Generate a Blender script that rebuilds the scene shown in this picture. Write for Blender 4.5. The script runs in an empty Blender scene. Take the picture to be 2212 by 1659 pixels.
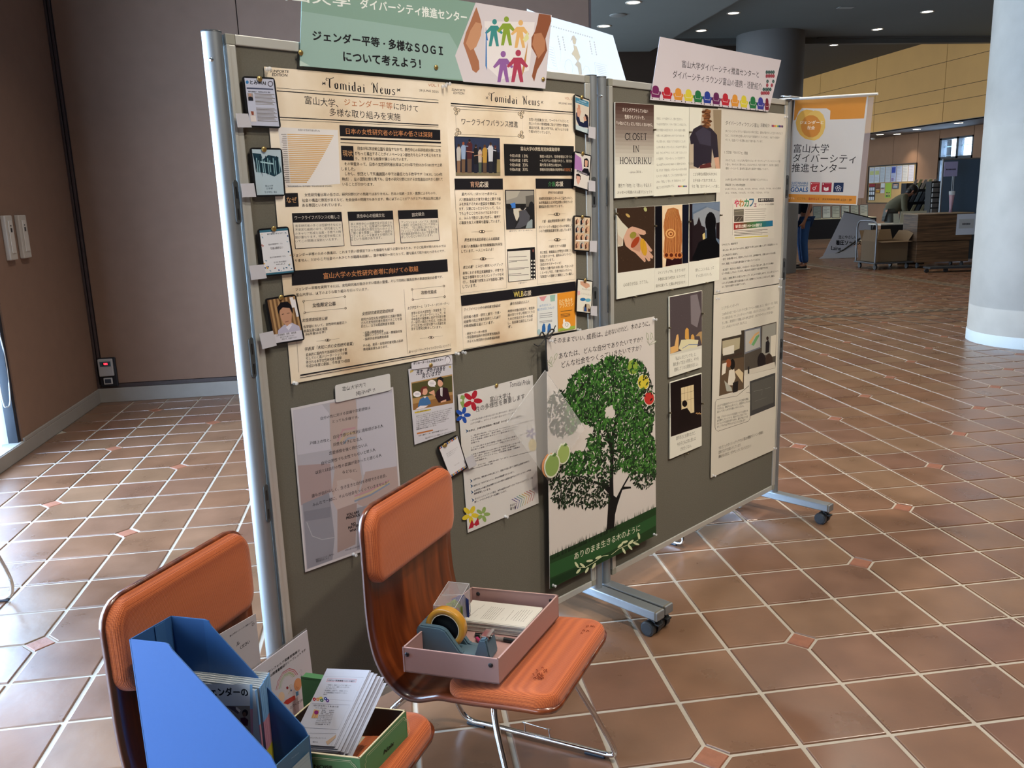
import bpy, bmesh, math, random
from mathutils import Vector, Matrix
R = math.radians
C = bpy.context.scene.collection
S = bpy.context.scene
# ---------------------------------------------------------------- camera, world, lights, exposure
cam = bpy.data.cameras.new('camera')
cam.sensor_fit = 'HORIZONTAL'; cam.sensor_width = 36.0; cam.lens = 36.0 * 1821.3 / 2212
cam.clip_start = .02; cam.clip_end = 200
co = bpy.data.objects.new('camera', cam); C.objects.link(co)
def _camera():
    pitch, roll, yaw = 0.21596501, -0.03357605, 1.43082235
    f0 = Vector((math.cos(yaw), math.sin(yaw), 0)); r0 = Vector((math.sin(yaw), -math.cos(yaw), 0)); u0 = Vector((0, 0, 1))
    f = f0 * math.cos(pitch) - u0 * math.sin(pitch); u1 = u0 * math.cos(pitch) + f0 * math.sin(pitch)
    r = r0 * math.cos(roll) + u1 * math.sin(roll); u = -r0 * math.sin(roll) + u1 * math.cos(roll)
    m = Matrix((r, u, -f)).transposed().to_4x4(); m.translation = (-0.7459, -2.8340, 1.4271)
    return m
co.matrix_world = _camera(); S.camera = co
S.view_settings.view_transform = 'Standard'; S.view_settings.look = 'None'
S.view_settings.gamma = 1; S.view_settings.use_curve_mapping = False
S.view_settings.exposure = 0.12
S.cycles.use_denoising = True
S.cycles.max_bounces = 7; S.cycles.transparent_max_bounces = 12; S.cycles.sample_clamp_indirect = 6; S.cycles.caustics_reflective = False; S.cycles.caustics_refractive = False
w = bpy.data.worlds.new('world'); S.world = w; w.use_nodes = True
w.node_tree.nodes['Background'].inputs[0].default_value = (.72, .86, 1, 1)
w.node_tree.nodes['Background'].inputs[1].default_value = 5
def area(name, loc, rot, sx, sy, power, col, shape='RECTANGLE', spread=180):
    l = bpy.data.lights.new(name, 'AREA'); l.shape = shape; l.size = sx; l.energy = power; l.color = col; l.spread = R(spread)
    if shape in ('RECTANGLE', 'ELLIPSE'): l.size_y = sy
    o = bpy.data.objects.new(name, l); C.objects.link(o); o.location = loc; o.rotation_euler = rot; return o
DAY = (.42, .66, 1.0); WARM = (1.0, .89, .74)
area('daylight', (-3.22, .35, 1.35), (0, R(-90), 0), 2.5, 4.2, 560, DAY)          # sky light through the tall windows of the left wall
area('daylight', (-3.22, -3.9, 1.35), (0, R(-90), 0), 2.5, 2.6, 20, DAY)
area('daylight', (12.25, 15.08, 1.95), (0, R(90), 0), .9, .9, 60, DAY)
DOWN = [(2.455, 8.0, 3.75), (2.455, 9.44, 3.75), (4.53, 9.86, 4.0), (4.53, 11.17, 4.0), (7.6, 11.15, 4.0), (7.6, 9.81, 4.0), (8.6, 14.4, 4.3), (8.63, 15.94, 4.3)]
NEAR = [(2.455, 5.2, 3.75), (2.455, 2.6, 3.75), (2.455, .1, 3.75), (2.455, -2.4, 3.75), (.3, -1.9, 3.75), (.3, .9, 3.75), (-1.7, -1.9, 3.75), (-1.3, 1.6, 3.75), (4.53, 7.2, 4.0), (4.53, 1.0, 4.0), (7.6, 6.8, 4.0), (7.6, 4.0, 4.0)]
for i, p in enumerate(DOWN + NEAR):
    e = 12 if i < len(DOWN) else 24
    if p == (-1.7, -1.9, 3.75): e = 9
    if p == (2.455, -2.4, 3.75) or p == (.3, -1.9, 3.75) : e = 30
    if p == (-1.3, 1.6, 3.75): e = 22
    area('lamp_light', (p[0], p[1], p[2] - .03), (0, 0, 0), .13, .13, e, WARM, 'DISK', 120)
def aim(name, p, q, size, e, spread):
    area(name, p, (Vector(p) - Vector(q)).to_track_quat('Z', 'Y').to_euler(), size, size, e, WARM, 'DISK', spread)
aim('spot_light', (2.3, -1.7, 3.7), (.55, .28, 1.15), .12, 6.5, 50)      # ceiling spots trained on the two boards
aim('spot_light', (.9, -2.6, 3.7), (-.5, -.45, 1.35), .12, 4.5, 50)
# ---------------------------------------------------------------- helpers
def lin(h):
    if h == 'K': h = '#15141a'
    v = [x / 255 for x in h] if not isinstance(h, str) else [int(h[i:i + 2], 16) / 255 for i in (1, 3, 5)]
    return tuple(x / 12.92 if x < .04045 else ((x + .055) / 1.055) ** 2.4 for x in v)
_M = {}
def nt(name):
    m = bpy.data.materials.new(name); m.use_nodes = True
    return m, m.node_tree.nodes, m.node_tree.links, m.node_tree.nodes['Principled BSDF']
def mat(col, rough=.6, metal=0, spec=None, alpha=None, emit=0, trans=0, noise=0, scale=40, bump=0, stretch=None, coat=0, name='material'):
    key = (str(col), rough, metal, spec, alpha, emit, trans, noise, scale, bump, stretch, coat)
    if key in _M: return _M[key]
    m, n, l, b = nt(name)
    c = lin(col) + (1,)
    b.inputs['Base Color'].default_value = c; b.inputs['Roughness'].default_value = rough; b.inputs['Metallic'].default_value = metal
    if spec is not None: b.inputs['Specular IOR Level'].default_value = spec
    if coat: b.inputs['Coat Weight'].default_value = coat; b.inputs['Coat Roughness'].default_value = .12
    if emit: b.inputs['Emission Color'].default_value = c; b.inputs['Emission Strength'].default_value = emit
    if trans: b.inputs['Transmission Weight'].default_value = trans
    if alpha is not None: b.inputs['Alpha'].default_value = alpha
    if noise or bump:
        tc = n.new('ShaderNodeTexCoord'); mp = n.new('ShaderNodeMapping'); tx = n.new('ShaderNodeTexNoise')
        l.new(tc.outputs['Object'], mp.inputs[0]); l.new(mp.outputs[0], tx.inputs['Vector']); tx.inputs['Scale'].default_value = scale; tx.inputs['Detail'].default_value = 5
        if stretch: mp.inputs['Scale'].default_value = stretch
        if noise:
            mx = n.new('ShaderNodeMix'); mx.data_type = 'RGBA'
            mx.inputs[6].default_value = tuple(x * (1 - noise) for x in c[:3]) + (1,); mx.inputs[7].default_value = tuple(min(1, x * (1 + noise)) for x in c[:3]) + (1,)
            l.new(tx.outputs[0], mx.inputs[0]); l.new(mx.outputs[2], b.inputs['Base Color'])
        if bump:
            bp = n.new('ShaderNodeBump'); bp.inputs['Strength'].default_value = bump; bp.inputs['Distance'].default_value = .002
            l.new(tx.outputs[0], bp.inputs['Height']); l.new(bp.outputs[0], b.inputs['Normal'])
    _M[key] = m; return m
def print_mat(rough, name):
    m, n, l, b = nt(name); a = n.new('ShaderNodeAttribute'); a.attribute_name = 'Col'
    l.new(a.outputs['Color'], b.inputs['Base Color']); b.inputs['Roughness'].default_value = rough; b.inputs['Specular IOR Level'].default_value = .25
    return m
PRINT = print_mat(.6, 'printed_ink'); GLOSSPRINT = print_mat(.35, 'gloss_print')
class MB:
    def __init__(s): s.v = []; s.f = []; s.c = []; s.sm = []
    def add(s, vs, fs, col=None, smooth=False, M=None):
        o = len(s.v)
        s.v += [tuple(M @ Vector(v)) for v in vs] if M is not None else [tuple(v) for v in vs]
        for f in fs: s.f.append(tuple(i + o for i in f)); s.c.append(col); s.sm.append(smooth)
        return s
    def box(s, x0, y0, z0, x1, y1, z1, b=0, M=None, col=None):
        if b <= 0:
            vs = [(x, y, z) for z in (z0, z1) for y in (y0, y1) for x in (x0, x1)]
            return s.add(vs, [(0, 2, 3, 1), (4, 5, 7, 6), (0, 1, 5, 4), (2, 6, 7, 3), (0, 4, 6, 2), (1, 3, 7, 5)], col, False, M)
        bm = bmesh.new(); bmesh.ops.create_cube(bm, size=1)
        for v in bm.verts: v.co = Vector(((x0 + x1) / 2 + v.co.x * (x1 - x0), (y0 + y1) / 2 + v.co.y * (y1 - y0), (z0 + z1) / 2 + v.co.z * (z1 - z0)))
        bmesh.ops.bevel(bm, geom=bm.edges[:], offset=b, segments=2, affect='EDGES', profile=.5)
        s.bm(bm, col, M); return s
    def bm(s, bm, col=None, M=None, smooth=False):
        bm.verts.ensure_lookup_table(); bm.verts.index_update()
        s.add([v.co[:] for v in bm.verts], [[v.index for v in f.verts] for f in bm.faces], col, smooth, M); bm.free()
    def prism(s, pts, z0, z1, M=None, col=None, smooth=False):
        n = len(pts); vs = [(x, y, z0) for x, y in pts] + [(x, y, z1) for x, y in pts]
        fs = [tuple(range(n))[::-1], tuple(range(n, 2 * n))] + [(i, (i + 1) % n, (i + 1) % n + n, i + n) for i in range(n)]
        return s.add(vs, fs, col, smooth, M)
    def cyl(s, p0, p1, r0, r1=None, n=16, caps=True, col=None, smooth=True):
        r1 = r0 if r1 is None else r1; p0 = Vector(p0); p1 = Vector(p1); d = (p1 - p0).normalized()
        a = d.orthogonal().normalized(); b = d.cross(a)
        ring = [(a * math.cos(2 * math.pi * i / n) + b * math.sin(2 * math.pi * i / n)) for i in range(n)]
        s.add([p0 + q * r0 for q in ring] + [p1 + q * r1 for q in ring], [(i, (i + 1) % n, (i + 1) % n + n, i + n) for i in range(n)], col, smooth)
        if caps:
            s.add([p0 + q * r0 for q in ring], [tuple(range(n))[::-1]], col); s.add([p1 + q * r1 for q in ring], [tuple(range(n))], col)
        return s
    def tube(s, pts, r, n=10, sub=6, caps=True, col=None):
        P = [Vector(p) for p in pts]
        if sub > 1:
            Q = []
            for i in range(len(P) - 1):
                a = P[max(0, i - 1)]; b = P[i]; c = P[i + 1]; d = P[min(len(P) - 1, i + 2)]
                for k in range(sub):
                    t = k / sub; Q.append(.5 * ((2 * b) + (c - a) * t + (2 * a - 5 * b + 4 * c - d) * t * t + (3 * b - a - 3 * c + d) * t ** 3))
            Q.append(P[-1]); P = Q
        up = (P[1] - P[0]).normalized().orthogonal().normalized(); vs = []
        for i, p in enumerate(P):
            d = (P[min(i + 1, len(P) - 1)] - P[max(i - 1, 0)]).normalized(); up = (up - d * up.dot(d)).normalized(); q = d.cross(up)
            rr = r[min(i, len(r) - 1)] if isinstance(r, (list, tuple)) else r
            vs += [p + (up * math.cos(2 * math.pi * k / n) + q * math.sin(2 * math.pi * k / n)) * rr for k in range(n)]
        fs = [(i * n + k, i * n + (k + 1) % n, (i + 1) * n + (k + 1) % n, (i + 1) * n + k) for i in range(len(P) - 1) for k in range(n)]
        s.add(vs, fs, col, True)
        if caps: s.add(vs[:n], [tuple(range(n))[::-1]], col); s.add(vs[-n:], [tuple(range(n))], col)
        return s
    def lathe(s, prof, n=24, M=None, col=None, smooth=True):
        vs = [(r * math.cos(2 * math.pi * k / n), r * math.sin(2 * math.pi * k / n), z) for r, z in prof for k in range(n)]
        fs = [(i * n + k, i * n + (k + 1) % n, (i + 1) * n + (k + 1) % n, (i + 1) * n + k) for i in range(len(prof) - 1) for k in range(n)]
        return s.add(vs, fs, col, smooth, M)
    def sphere(s, c, rx, ry=None, rz=None, n=12, col=None):
        ry = ry or rx; rz = rz or rx
        prof = [(math.sin(math.pi * i / (n // 2)), -math.cos(math.pi * i / (n // 2))) for i in range(n // 2 + 1)]
        M = Matrix.Translation(c) @ Matrix.Diagonal((rx, ry, rz, 1)); return s.lathe(prof, n, M, col)
    def mesh(s, name, m, colors=False):
        me = bpy.data.meshes.new(name); me.from_pydata(s.v, [], s.f); me.materials.append(m)
        me.polygons.foreach_set('use_smooth', s.sm)
        if colors:
            at = me.color_attributes.new('Col', 'FLOAT_COLOR', 'CORNER'); buf = []
            for f, c in zip(s.f, s.c): buf += (list(lin(c)) + [1]) * len(f)
            at.data.foreach_set('color', buf)
        me.update(); return me
    def build(s, name, m, parent=None, colors=False, mw=None):
        o = bpy.data.objects.new(name, s.mesh(name, m, colors)); C.objects.link(o)
        if parent is not None: o.parent = parent
        if mw is not None: o.matrix_world = mw
        return o
def tag(o, label=None, cat=None, group=None, kind=None):
    if label: o['label'] = label
    if cat: o['category'] = cat
    if group: o['group'] = group
    if kind: o['kind'] = kind
    return o
def empty(name, label, cat, loc=(0, 0, 0), rz=0, group=None):
    o = bpy.data.objects.new(name, None); C.objects.link(o); o.location = loc; o.rotation_euler = (0, 0, rz); o.empty_display_size = .1
    return tag(o, label, cat, group)
def copy_tree(o, parent=None):
    c = o.copy(); C.objects.link(c); c.parent = parent
    for ch in [x for x in C.objects if x.parent == o]: copy_tree(ch, c)
    return c
def struct(name, mb, m, parent=None):
    o = mb.build(name, m, parent)
    if parent is None: o['kind'] = 'structure'
    return o
# ---------------------------------------------------------------- lettering
_T = {}
STROKE = {  # serif capitals and a calligraphic hand, drawn as (width, points...) strokes in a unit box
 'C': (.8, [(1.6, (.82, .78, .7, .93, .5, 1, .28, .93, .1, .7, .06, .5, .1, .3, .28, .07, .5, 0, .7, .07, .84, .24)), (1, (.82, 1, .82, .72))]),
 'L': (.72, [(1.6, (.2, 0, .2, 1)), (.7, (.04, 1, .36, 1)), (.7, (.04, 0, .68, 0, .72, .25))]),
 'O': (.9, [(1.5, (.45, 1, .2, .9, .06, .65, .05, .5, .06, .35, .2, .1, .45, 0, .7, .1, .84, .35, .85, .5, .84, .65, .7, .9, .45, 1))]),
 'S': (.62, [(1.5, (.54, .82, .42, .97, .28, 1, .12, .92, .07, .76, .14, .6, .46, .42, .54, .24, .47, .08, .3, 0, .15, .04, .06, .2))]),
 'E': (.7, [(1.6, (.2, 0, .2, 1)), (.7, (.04, 1, .62, 1, .64, .8)), (.7, (.2, .52, .5, .52)), (.7, (.04, 0, .66, 0, .69, .22))]),
 'T': (.74, [(1.6, (.37, 0, .37, 1)), (.7, (.03, .8, .05, 1, .69, 1, .71, .8)), (.7, (.22, 0, .52, 0))]),
 'I': (.4, [(1.6, (.2, 0, .2, 1)), (.7, (.04, 1, .36, 1)), (.7, (.04, 0, .36, 0))]),
 'N': (.86, [(.8, (.16, 0, .16, 1)), (1.6, (.14, 1, .7, 0)), (.8, (.7, 0, .7, 1)), (.7, (.04, 0, .28, 0)), (.7, (.58, 1, .82, 1))]),
 'H': (.88, [(1.6, (.18, 0, .18, 1)), (1.6, (.7, 0, .7, 1)), (.7, (.18, .52, .7, .52)), (.7, (.04, 0, .32, 0)), (.7, (.04, 1, .32, 1)), (.7, (.56, 0, .84, 0)), (.7, (.56, 1, .84, 1))]),
 'K': (.82, [(1.6, (.18, 0, .18, 1)), (.8, (.18, .4, .68, 1)), (1.6, (.34, .58, .72, 0)), (.7, (.04, 0, .32, 0)), (.7, (.04, 1, .32, 1)), (.7, (.54, 1, .8, 1)), (.7, (.6, 0, .84, 0))]),
 'U': (.86, [(1.6, (.18, 1, .18, .3, .28, .08, .45, 0, .62, .08, .7, .3)), (.8, (.7, .25, .7, 1)), (.7, (.04, 1, .32, 1)), (.7, (.58, 1, .82, 1))]),
 'R': (.8, [(1.6, (.18, 0, .18, 1)), (1.3, (.18, 1, .5, .97, .62, .76, .5, .54, .18, .5)), (1.5, (.42, .5, .72, 0)), (.7, (.04, 0, .32, 0)), (.7, (.04, 1, .18, 1)), (.7, (.64, 0, .8, 0))])}
CALLI = {
 'T': (.62, [(1.8, (.34, .02, .3, .3, .34, .92)), (1.1, (.02, .78, .06, 1, .34, .92, .7, 1.14)), (.8, (.02, .78, .1, .7, .14, .78))]),
 'o': (.42, [(1.9, (.1, .5, .1, .14, .2, 0)), (1.9, (.3, .56, .32, .14, .2, 0)), (.8, (.1, .5, .2, .62, .3, .56))]),
 'm': (.66, [(1.7, (.1, 0, .1, .6)), (1.7, (.32, 0, .32, .56)), (1.7, (.55, 0, .55, .56)), (.8, (.1, .52, .2, .62, .32, .56)), (.8, (.32, .52, .43, .62, .55, .56)), (.8, (.55, 0, .62, .04))]),
 'i': (.24, [(1.8, (.12, 0, .12, .58)), (1.8, (.12, .76, .13, .82)), (.8, (.12, 0, .2, .04)), (.8, (.04, .56, .12, .58))]),
 'd': (.44, [(1.9, (.1, .5, .1, .12, .2, 0)), (1.9, (.32, 0, .32, .98)), (.8, (.2, 0, .32, .08)), (.8, (.1, .5, .22, .6, .32, .54))]),
 'a': (.44, [(1.9, (.1, .36, .1, .12, .2, 0)), (1.8, (.32, 0, .32, .56)), (.8, (.2, 0, .32, .1)), (.8, (.08, .56, .22, .62, .32, .56)), (.8, (.1, .36, .32, .34))]),
 'N': (.7, [(1.8, (.2, 0, .2, .92)), (1.5, (.18, .95, .52, .02)), (1.2, (.52, 0, .52, .95, .6, 1.1)), (.9, (.2, .92, .08, 1.04, 0, .9, .04, .78)), (.8, (.1, 0, .2, 0))]),
 'e': (.38, [(1.9, (.1, .5, .1, .14, .2, 0, .32, .1)), (.8, (.1, .5, .2, .62, .3, .52, .28, .38, .1, .32))]),
 'w': (.66, [(1.7, (.1, .6, .1, .1, .2, 0)), (1.7, (.32, .6, .32, .06)), (1.7, (.54, .6, .54, .14, .46, 0)), (.8, (.2, 0, .32, .08, .46, 0))]),
 's': (.4, [(1.4, (.32, .55, .2, .62, .1, .5, .12, .38, .3, .26, .3, .1, .18, 0, .06, .08))])}
def ribbon(pts, w):
    vs = []; fs = []
    for i in range(len(pts)):
        a = pts[max(0, i - 1)]; b = pts[min(len(pts) - 1, i + 1)]; dx, dy = b[0] - a[0], b[1] - a[1]; L = math.hypot(dx, dy) or 1
        vs += [(pts[i][0] - dy / L * w / 2, pts[i][1] + dx / L * w / 2), (pts[i][0] + dy / L * w / 2, pts[i][1] - dx / L * w / 2)]
        if i: k = 2 * i; fs.append((k - 2, k - 1, k + 1, k))
    return vs, fs
def stroke_text(t, table, base):
    x = 0; vs = []; fs = []
    for ch in t:
        if ch not in table: x += .4; continue
        adv, st = table[ch]
        for wd, fl in st:
            p = [(x + fl[i], fl[i + 1]) for i in range(0, len(fl), 2)]; a, b = ribbon(p, base * wd); o = len(vs)
            vs += a; fs += [tuple(i + o for i in f) for f in b]
        x += adv + .06
    return vs, fs
def prepare_texts(reqs):
    tmp = []
    for t, wgt in sorted({r[0]: (r[0], 0) for r in reqs}.values()):
        if t in _T: continue
        if t[0] in '#@' and len(t) > 1: _T[t] = stroke_text(t[1:], STROKE if t[0] == '#' else CALLI, .085 if t[0] == '#' else .062); continue
        c = bpy.data.curves.new('t', 'FONT'); c.body = t; c.size = 1; c.resolution_u = 1 if len(t) > 14 else 3; c.space_character = 1
        o = bpy.data.objects.new('t', c); C.objects.link(o); tmp.append((t, wgt, o))
    dg = bpy.context.evaluated_depsgraph_get(); dg.update()
    for t, wgt, o in tmp:
        me = o.evaluated_get(dg).to_mesh()
        _T[t] = ([(v.co.x, v.co.y) for v in me.vertices], [tuple(p.vertices) for p in me.polygons]); o.evaluated_get(dg).to_mesh_clear()
    for t, wgt, o in tmp:
        c = o.data; bpy.data.objects.remove(o); bpy.data.curves.remove(c)
def put_text(mb, t, wgt, x0, y0, x1, y1, h, col, n, it=0, fit=True):
    vs, fs = _T[t]
    if not vs: return
    if it: vs = [(x + (.22 if it == 1 else .12 * math.sin(3 * x)) * y, y + (.06 * math.sin(5 * x) if it == 2 else 0)) for x, y in vs]
    ax = min(v[0] for v in vs); bx = max(v[0] for v in vs); ay = min(v[1] for v in vs); by = max(v[1] for v in vs)
    dx, dy = x1 - x0, y1 - y0; L = math.hypot(dx, dy) or 1e-6; ux, uy = dx / L, dy / L
    sx = L / max(bx - ax, 1e-6); sy = h / max(by - ay, .6); my = (ay + by) / 2
    if by - ay < .35: sy = sx; my = .35 if t in ('・', '*', '－') else my
    for ex, ey in ([(0, 0)] if wgt < 1 else [(-1, 0), (1, 0)] if wgt < 2 or len(t) > 20 else [(-1, -.7), (1, -.7), (0, 1)]):
        e = wgt * .013 * h; mb.add([(x0 + ((vx - ax) * sx + ex * e) * ux - ((vy - my) * sy + ey * e) * uy, y0 + ((vx - ax) * sx + ex * e) * uy + ((vy - my) * sy + ey * e) * ux, n + ex * 1e-6) for vx, vy in vs], fs, col)
# ---------------------------------------------------------------- flat printed things
def frame_matrix(F, a=0, b=0):
    O, U, V = (Vector(v) for v in F); N = U.cross(V)
    m = Matrix((U, V, N)).transposed().to_4x4(); m.translation = O + U * a + V * b; return m
def round_poly(q, r, n=4):
    if r <= 0: return q
    out = []
    for i in range(len(q)):
        p = Vector(q[i]); a = Vector(q[i - 1]) - p; b = Vector(q[(i + 1) % len(q)]) - p
        a = p + a.normalized() * r; b = p + b.normalized() * r
        for k in range(n + 1):
            t = k / n; out.append(tuple(a * (1 - t) ** 2 + p * 2 * t * (1 - t) + b * t * t))
    return out
def leaves(mb, q, n0, ox, oy):
    rg = random.Random(11); cols = ['#101b10', '#173018', '#1d3f1c', '#27521f', '#376a28', '#4a7f36']; k = 0
    def inside(x, y):
        e = lambda cx, cy, rx, ry: ((x - cx) / rx) ** 2 + ((y - cy) / ry) ** 2 < 1
        return (e(330, 510, 175, 175) or e(430, 420, 140, 130) or e(560, 560, 130, 250) or e(240, 960, 160, 140) or e(150, 600, 90, 130) or e(520, 800, 180, 140) or e(600, 880, 110, 160) or e(370, 820, 110, 150) or e(150, 1080, 60, 60) or e(280, 1100, 110, 60)) and 84 < x < 696 and not e(395, 600, 32, 40)
    while k < 7500:
        x = rg.uniform(80, 700); y = rg.uniform(285, 1190)
        if not inside(x, y): continue
        edge = y > 950 or (x > 610 and y < 600) or x < 160 or (abs(x - 390) < 50 and y > 700)
        b = rg.random(); ci = (0 if b < .6 else 2) if edge else min(5, int(b * 6))
        if edge and rg.random() < .5: k += 1; continue
        if y > 1000: ci = 0 if b < .7 else 1
        xe = 80 + (x - 80) * 1.0; u = (x - 82) / 614; tl = 182 - 118 * u; bl = 1610 - 305 * u; v = (y - tl) / (bl - tl); u = u * 1.16 / (1 + .16 * u)
        (ax, ay), (bx, by), (cx, cy), (dx, dy) = q
        px = (ax * (1 - u) + bx * u) * (1 - v) + (dx * (1 - u) + cx * u) * v; py = (ay * (1 - u) + by * u) * (1 - v) + (dy * (1 - u) + cy * u) * v
        L = rg.uniform(.0075, .012) * (1 if ci else .9); W = L * .4; a = rg.uniform(0, 6.28); c_, s_ = math.cos(a), math.sin(a)
        mb.add([(px - L * c_ - ox, py - L * s_ - oy, n0 + k * 4e-8), (px + W * s_ - ox, py - W * c_ - oy, n0 + k * 4e-8), (px + L * c_ - ox, py + L * s_ - oy, n0 + k * 4e-8), (px - W * s_ - ox, py + W * c_ - oy, n0 + k * 4e-8)], [(0, 1, 2, 3)], cols[ci]); k += 1
def draw(mb, items, n, ox, oy, q=None, k_=2e-4):
    for it in items:
        t = it[0]; n += 6e-6
        if t == 'P':
            f = it[2]; pts = [(f[i] * k_ - ox, f[i + 1] * k_ - oy) for i in range(0, len(f), 2)]
            A = sum(pts[i - 1][0] * pts[i][1] - pts[i][0] * pts[i - 1][1] for i in range(len(pts)))
            if A < 0: pts = pts[::-1]
            mb.add([(x, y, n) for x, y in pts], [tuple(range(len(pts)))], it[1])
        elif t == 'E':
            m = it[8] if len(it) > 8 else 14; cx, cy, ax, ay, bx, by = (v * k_ for v in it[2:8])
            if ax * by - ay * bx < 0: bx, by = -bx, -by
            mb.add([(cx - ox + ax * math.cos(2 * math.pi * i / m) + bx * math.sin(2 * math.pi * i / m), cy - oy + ay * math.cos(2 * math.pi * i / m) + by * math.sin(2 * math.pi * i / m), n) for i in range(m)], [tuple(range(m))], it[1])
        elif t == 'S':
            f = it[3]; a, b = ribbon([(f[i] * k_ - ox, f[i + 1] * k_ - oy) for i in range(0, len(f), 2)], it[2] * k_); mb.add([(x, y, n) for x, y in a], b, it[1])
        elif t == 'T':
            col, tx, x0, y0, x1, y1, h = it[1:8]; wg = it[8] if len(it) > 8 else 0; itl = it[9] if len(it) > 9 else 0
            put_text(mb, tx, wg, x0 * k_ - ox, y0 * k_ - oy, x1 * k_ - ox, y1 * k_ - oy, h * k_, col, n, itl)
        elif t == 'C':
            f = [v * k_ for v in it[2]]; ax, ay, bx, by = f[2] - f[0], f[3] - f[1], f[4] - f[0], f[5] - f[1]
            def g_(col, pts): 
                nonlocal n; n += 6e-6; mb.add([(f[0] + ax * u + bx * v, f[1] + ay * u + by * v, n) for u, v in pts][::-1], [tuple(range(len(pts)))], col)
            ell = lambda u, v, a, b: [(u + a * math.cos(R(30 * i)), v + b * math.sin(R(30 * i))) for i in range(12)][::-1]
            for s_ in (ell(0, .76, .62, .52), [(-.62, .8), (.62, .8), (.7, -.2), (-.7, -.2)], ell(-.84, .04, .22, .32), ell(.84, .04, .22, .32), [(-.92, 0), (.92, 0), (.78, -.86), (-.78, -.86)]): g_(it[1], s_)
            for s_ in ([(-.66, .16), (-.6, .16), (-.52, -.2), (.52, -.2), (.6, .16), (.66, .16), (.56, -.26), (-.56, -.26)],): g_('#d8d2d4', s_)
            for u in (-.7, .7): g_('K', ell(u, -1.05, .1, .12))
        elif t == 'W':
            f = [v * k_ for v in it[2]]; r_ = random.Random(1)
            for i in range(150):
                u = r_.random(); x = f[0] + (f[2] - f[0]) * u; y = f[1] + (f[3] - f[1]) * u; hh = r_.uniform(.008, .027); dx = r_.uniform(-.005, .005); cc = '#0f2410' if u < .6 else '#1a3c1a'
                mb.add([(x - .0022, y - .009, n + i * 1e-7), (x + .0022, y - .008, n + i * 1e-7), (x + dx, y + hh, n + i * 1e-7)], [(0, 1, 2)], cc)
            n += 2e-5
        elif t == 'N':
            f = [v * k_ for v in it[2]]; r_ = random.Random(it[3]); P = [(f[i], f[i + 1]) for i in range(0, 8, 2)]
            for i in range(it[3]):
                u, v = r_.random(), r_.random(); x, y = [(P[0][j] * (1 - u) + P[1][j] * u) * (1 - v) + (P[3][j] * (1 - u) + P[2][j] * u) * v for j in (0, 1)]
                L = it[4] * 1e-4 * r_.uniform(.4, 1); a = r_.uniform(0, 3.14); c_, s_ = math.cos(a), math.sin(a); W = L * it[5]
                mb.add([(x - L * c_, y - L * s_, n + i * 1e-7), (x + W * s_, y - W * c_, n + i * 1e-7), (x + L * c_, y + L * s_, n + i * 1e-7), (x - W * s_, y + W * c_, n + i * 1e-7)], [(0, 1, 2, 3)], r_.choice(it[1]))
            n += 2e-5
        elif t == 'D':
            f = [v * k_ for v in it[2]]
            for i in range(it[4]):
                a0, a1 = i / it[4], (i + .72) / it[4]; a, b = ribbon([(f[0] + (f[2] - f[0]) * q_, f[1] + (f[3] - f[1]) * q_) for q_ in (a0, a1)], it[3] * k_); mb.add([(x, y, n) for x, y in a], b, it[1])
        elif t == 'F': leaves(mb, [(x * k_, y * k_) for x, y in q], n, ox, oy); n += 1.6e-4
    return n
def sheet(F, name, label, cat, group, q, col, th, rad, mt, parts, gloss=False, bend=0):
    ox, oy = q[0][0] * 2e-4, q[0][1] * 2e-4; q = q[1:]
    pts = [(x * 2e-4, y * 2e-4) for x, y in q][::-1]
    mb = MB(); mb.prism(round_poly(pts, rad), -th, 0)
    m = SEPIA if mt == 'sepia' else mat(col, .35 if rad and th > .002 else .62, name='paper', noise=.03, scale=6)
    o = mb.build(name, m, None, mw=frame_matrix(F, ox, oy)); tag(o, label, cat, group)
    n = 3e-5
    for pn, pl, items in parts:
        pm = MB(); n = draw(pm, items, n, 0, 0, q) + 1e-5
        p = pm.build(pn, GLOSSPRINT if th > .002 else PRINT, o, True)
        if pl: p['label'] = pl
    return o
def sepia():
    m, n, l, b = nt('sepia_paper'); tc = n.new('ShaderNodeTexCoord'); t1 = n.new('ShaderNodeTexNoise'); t1.inputs['Scale'].default_value = 3.2; t1.inputs['Detail'].default_value = 6
    cr = n.new('ShaderNodeValToRGB'); e = cr.color_ramp.elements; e[0].position = .3; e[0].color = lin('#c2a482') + (1,); e[1].position = .6; e[1].color = lin('#eee3d2') + (1,); x = e.new(.46); x.color = lin('#dfcfb6') + (1,)
    l.new(tc.outputs['Object'], t1.inputs['Vector']); l.new(t1.outputs[0], cr.inputs[0]); l.new(cr.outputs[0], b.inputs['Base Color']); b.inputs['Roughness'].default_value = .6; b.inputs['Specular IOR Level'].default_value = .25
    return m
SEPIA = sepia()
K='K';N_=None
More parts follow.
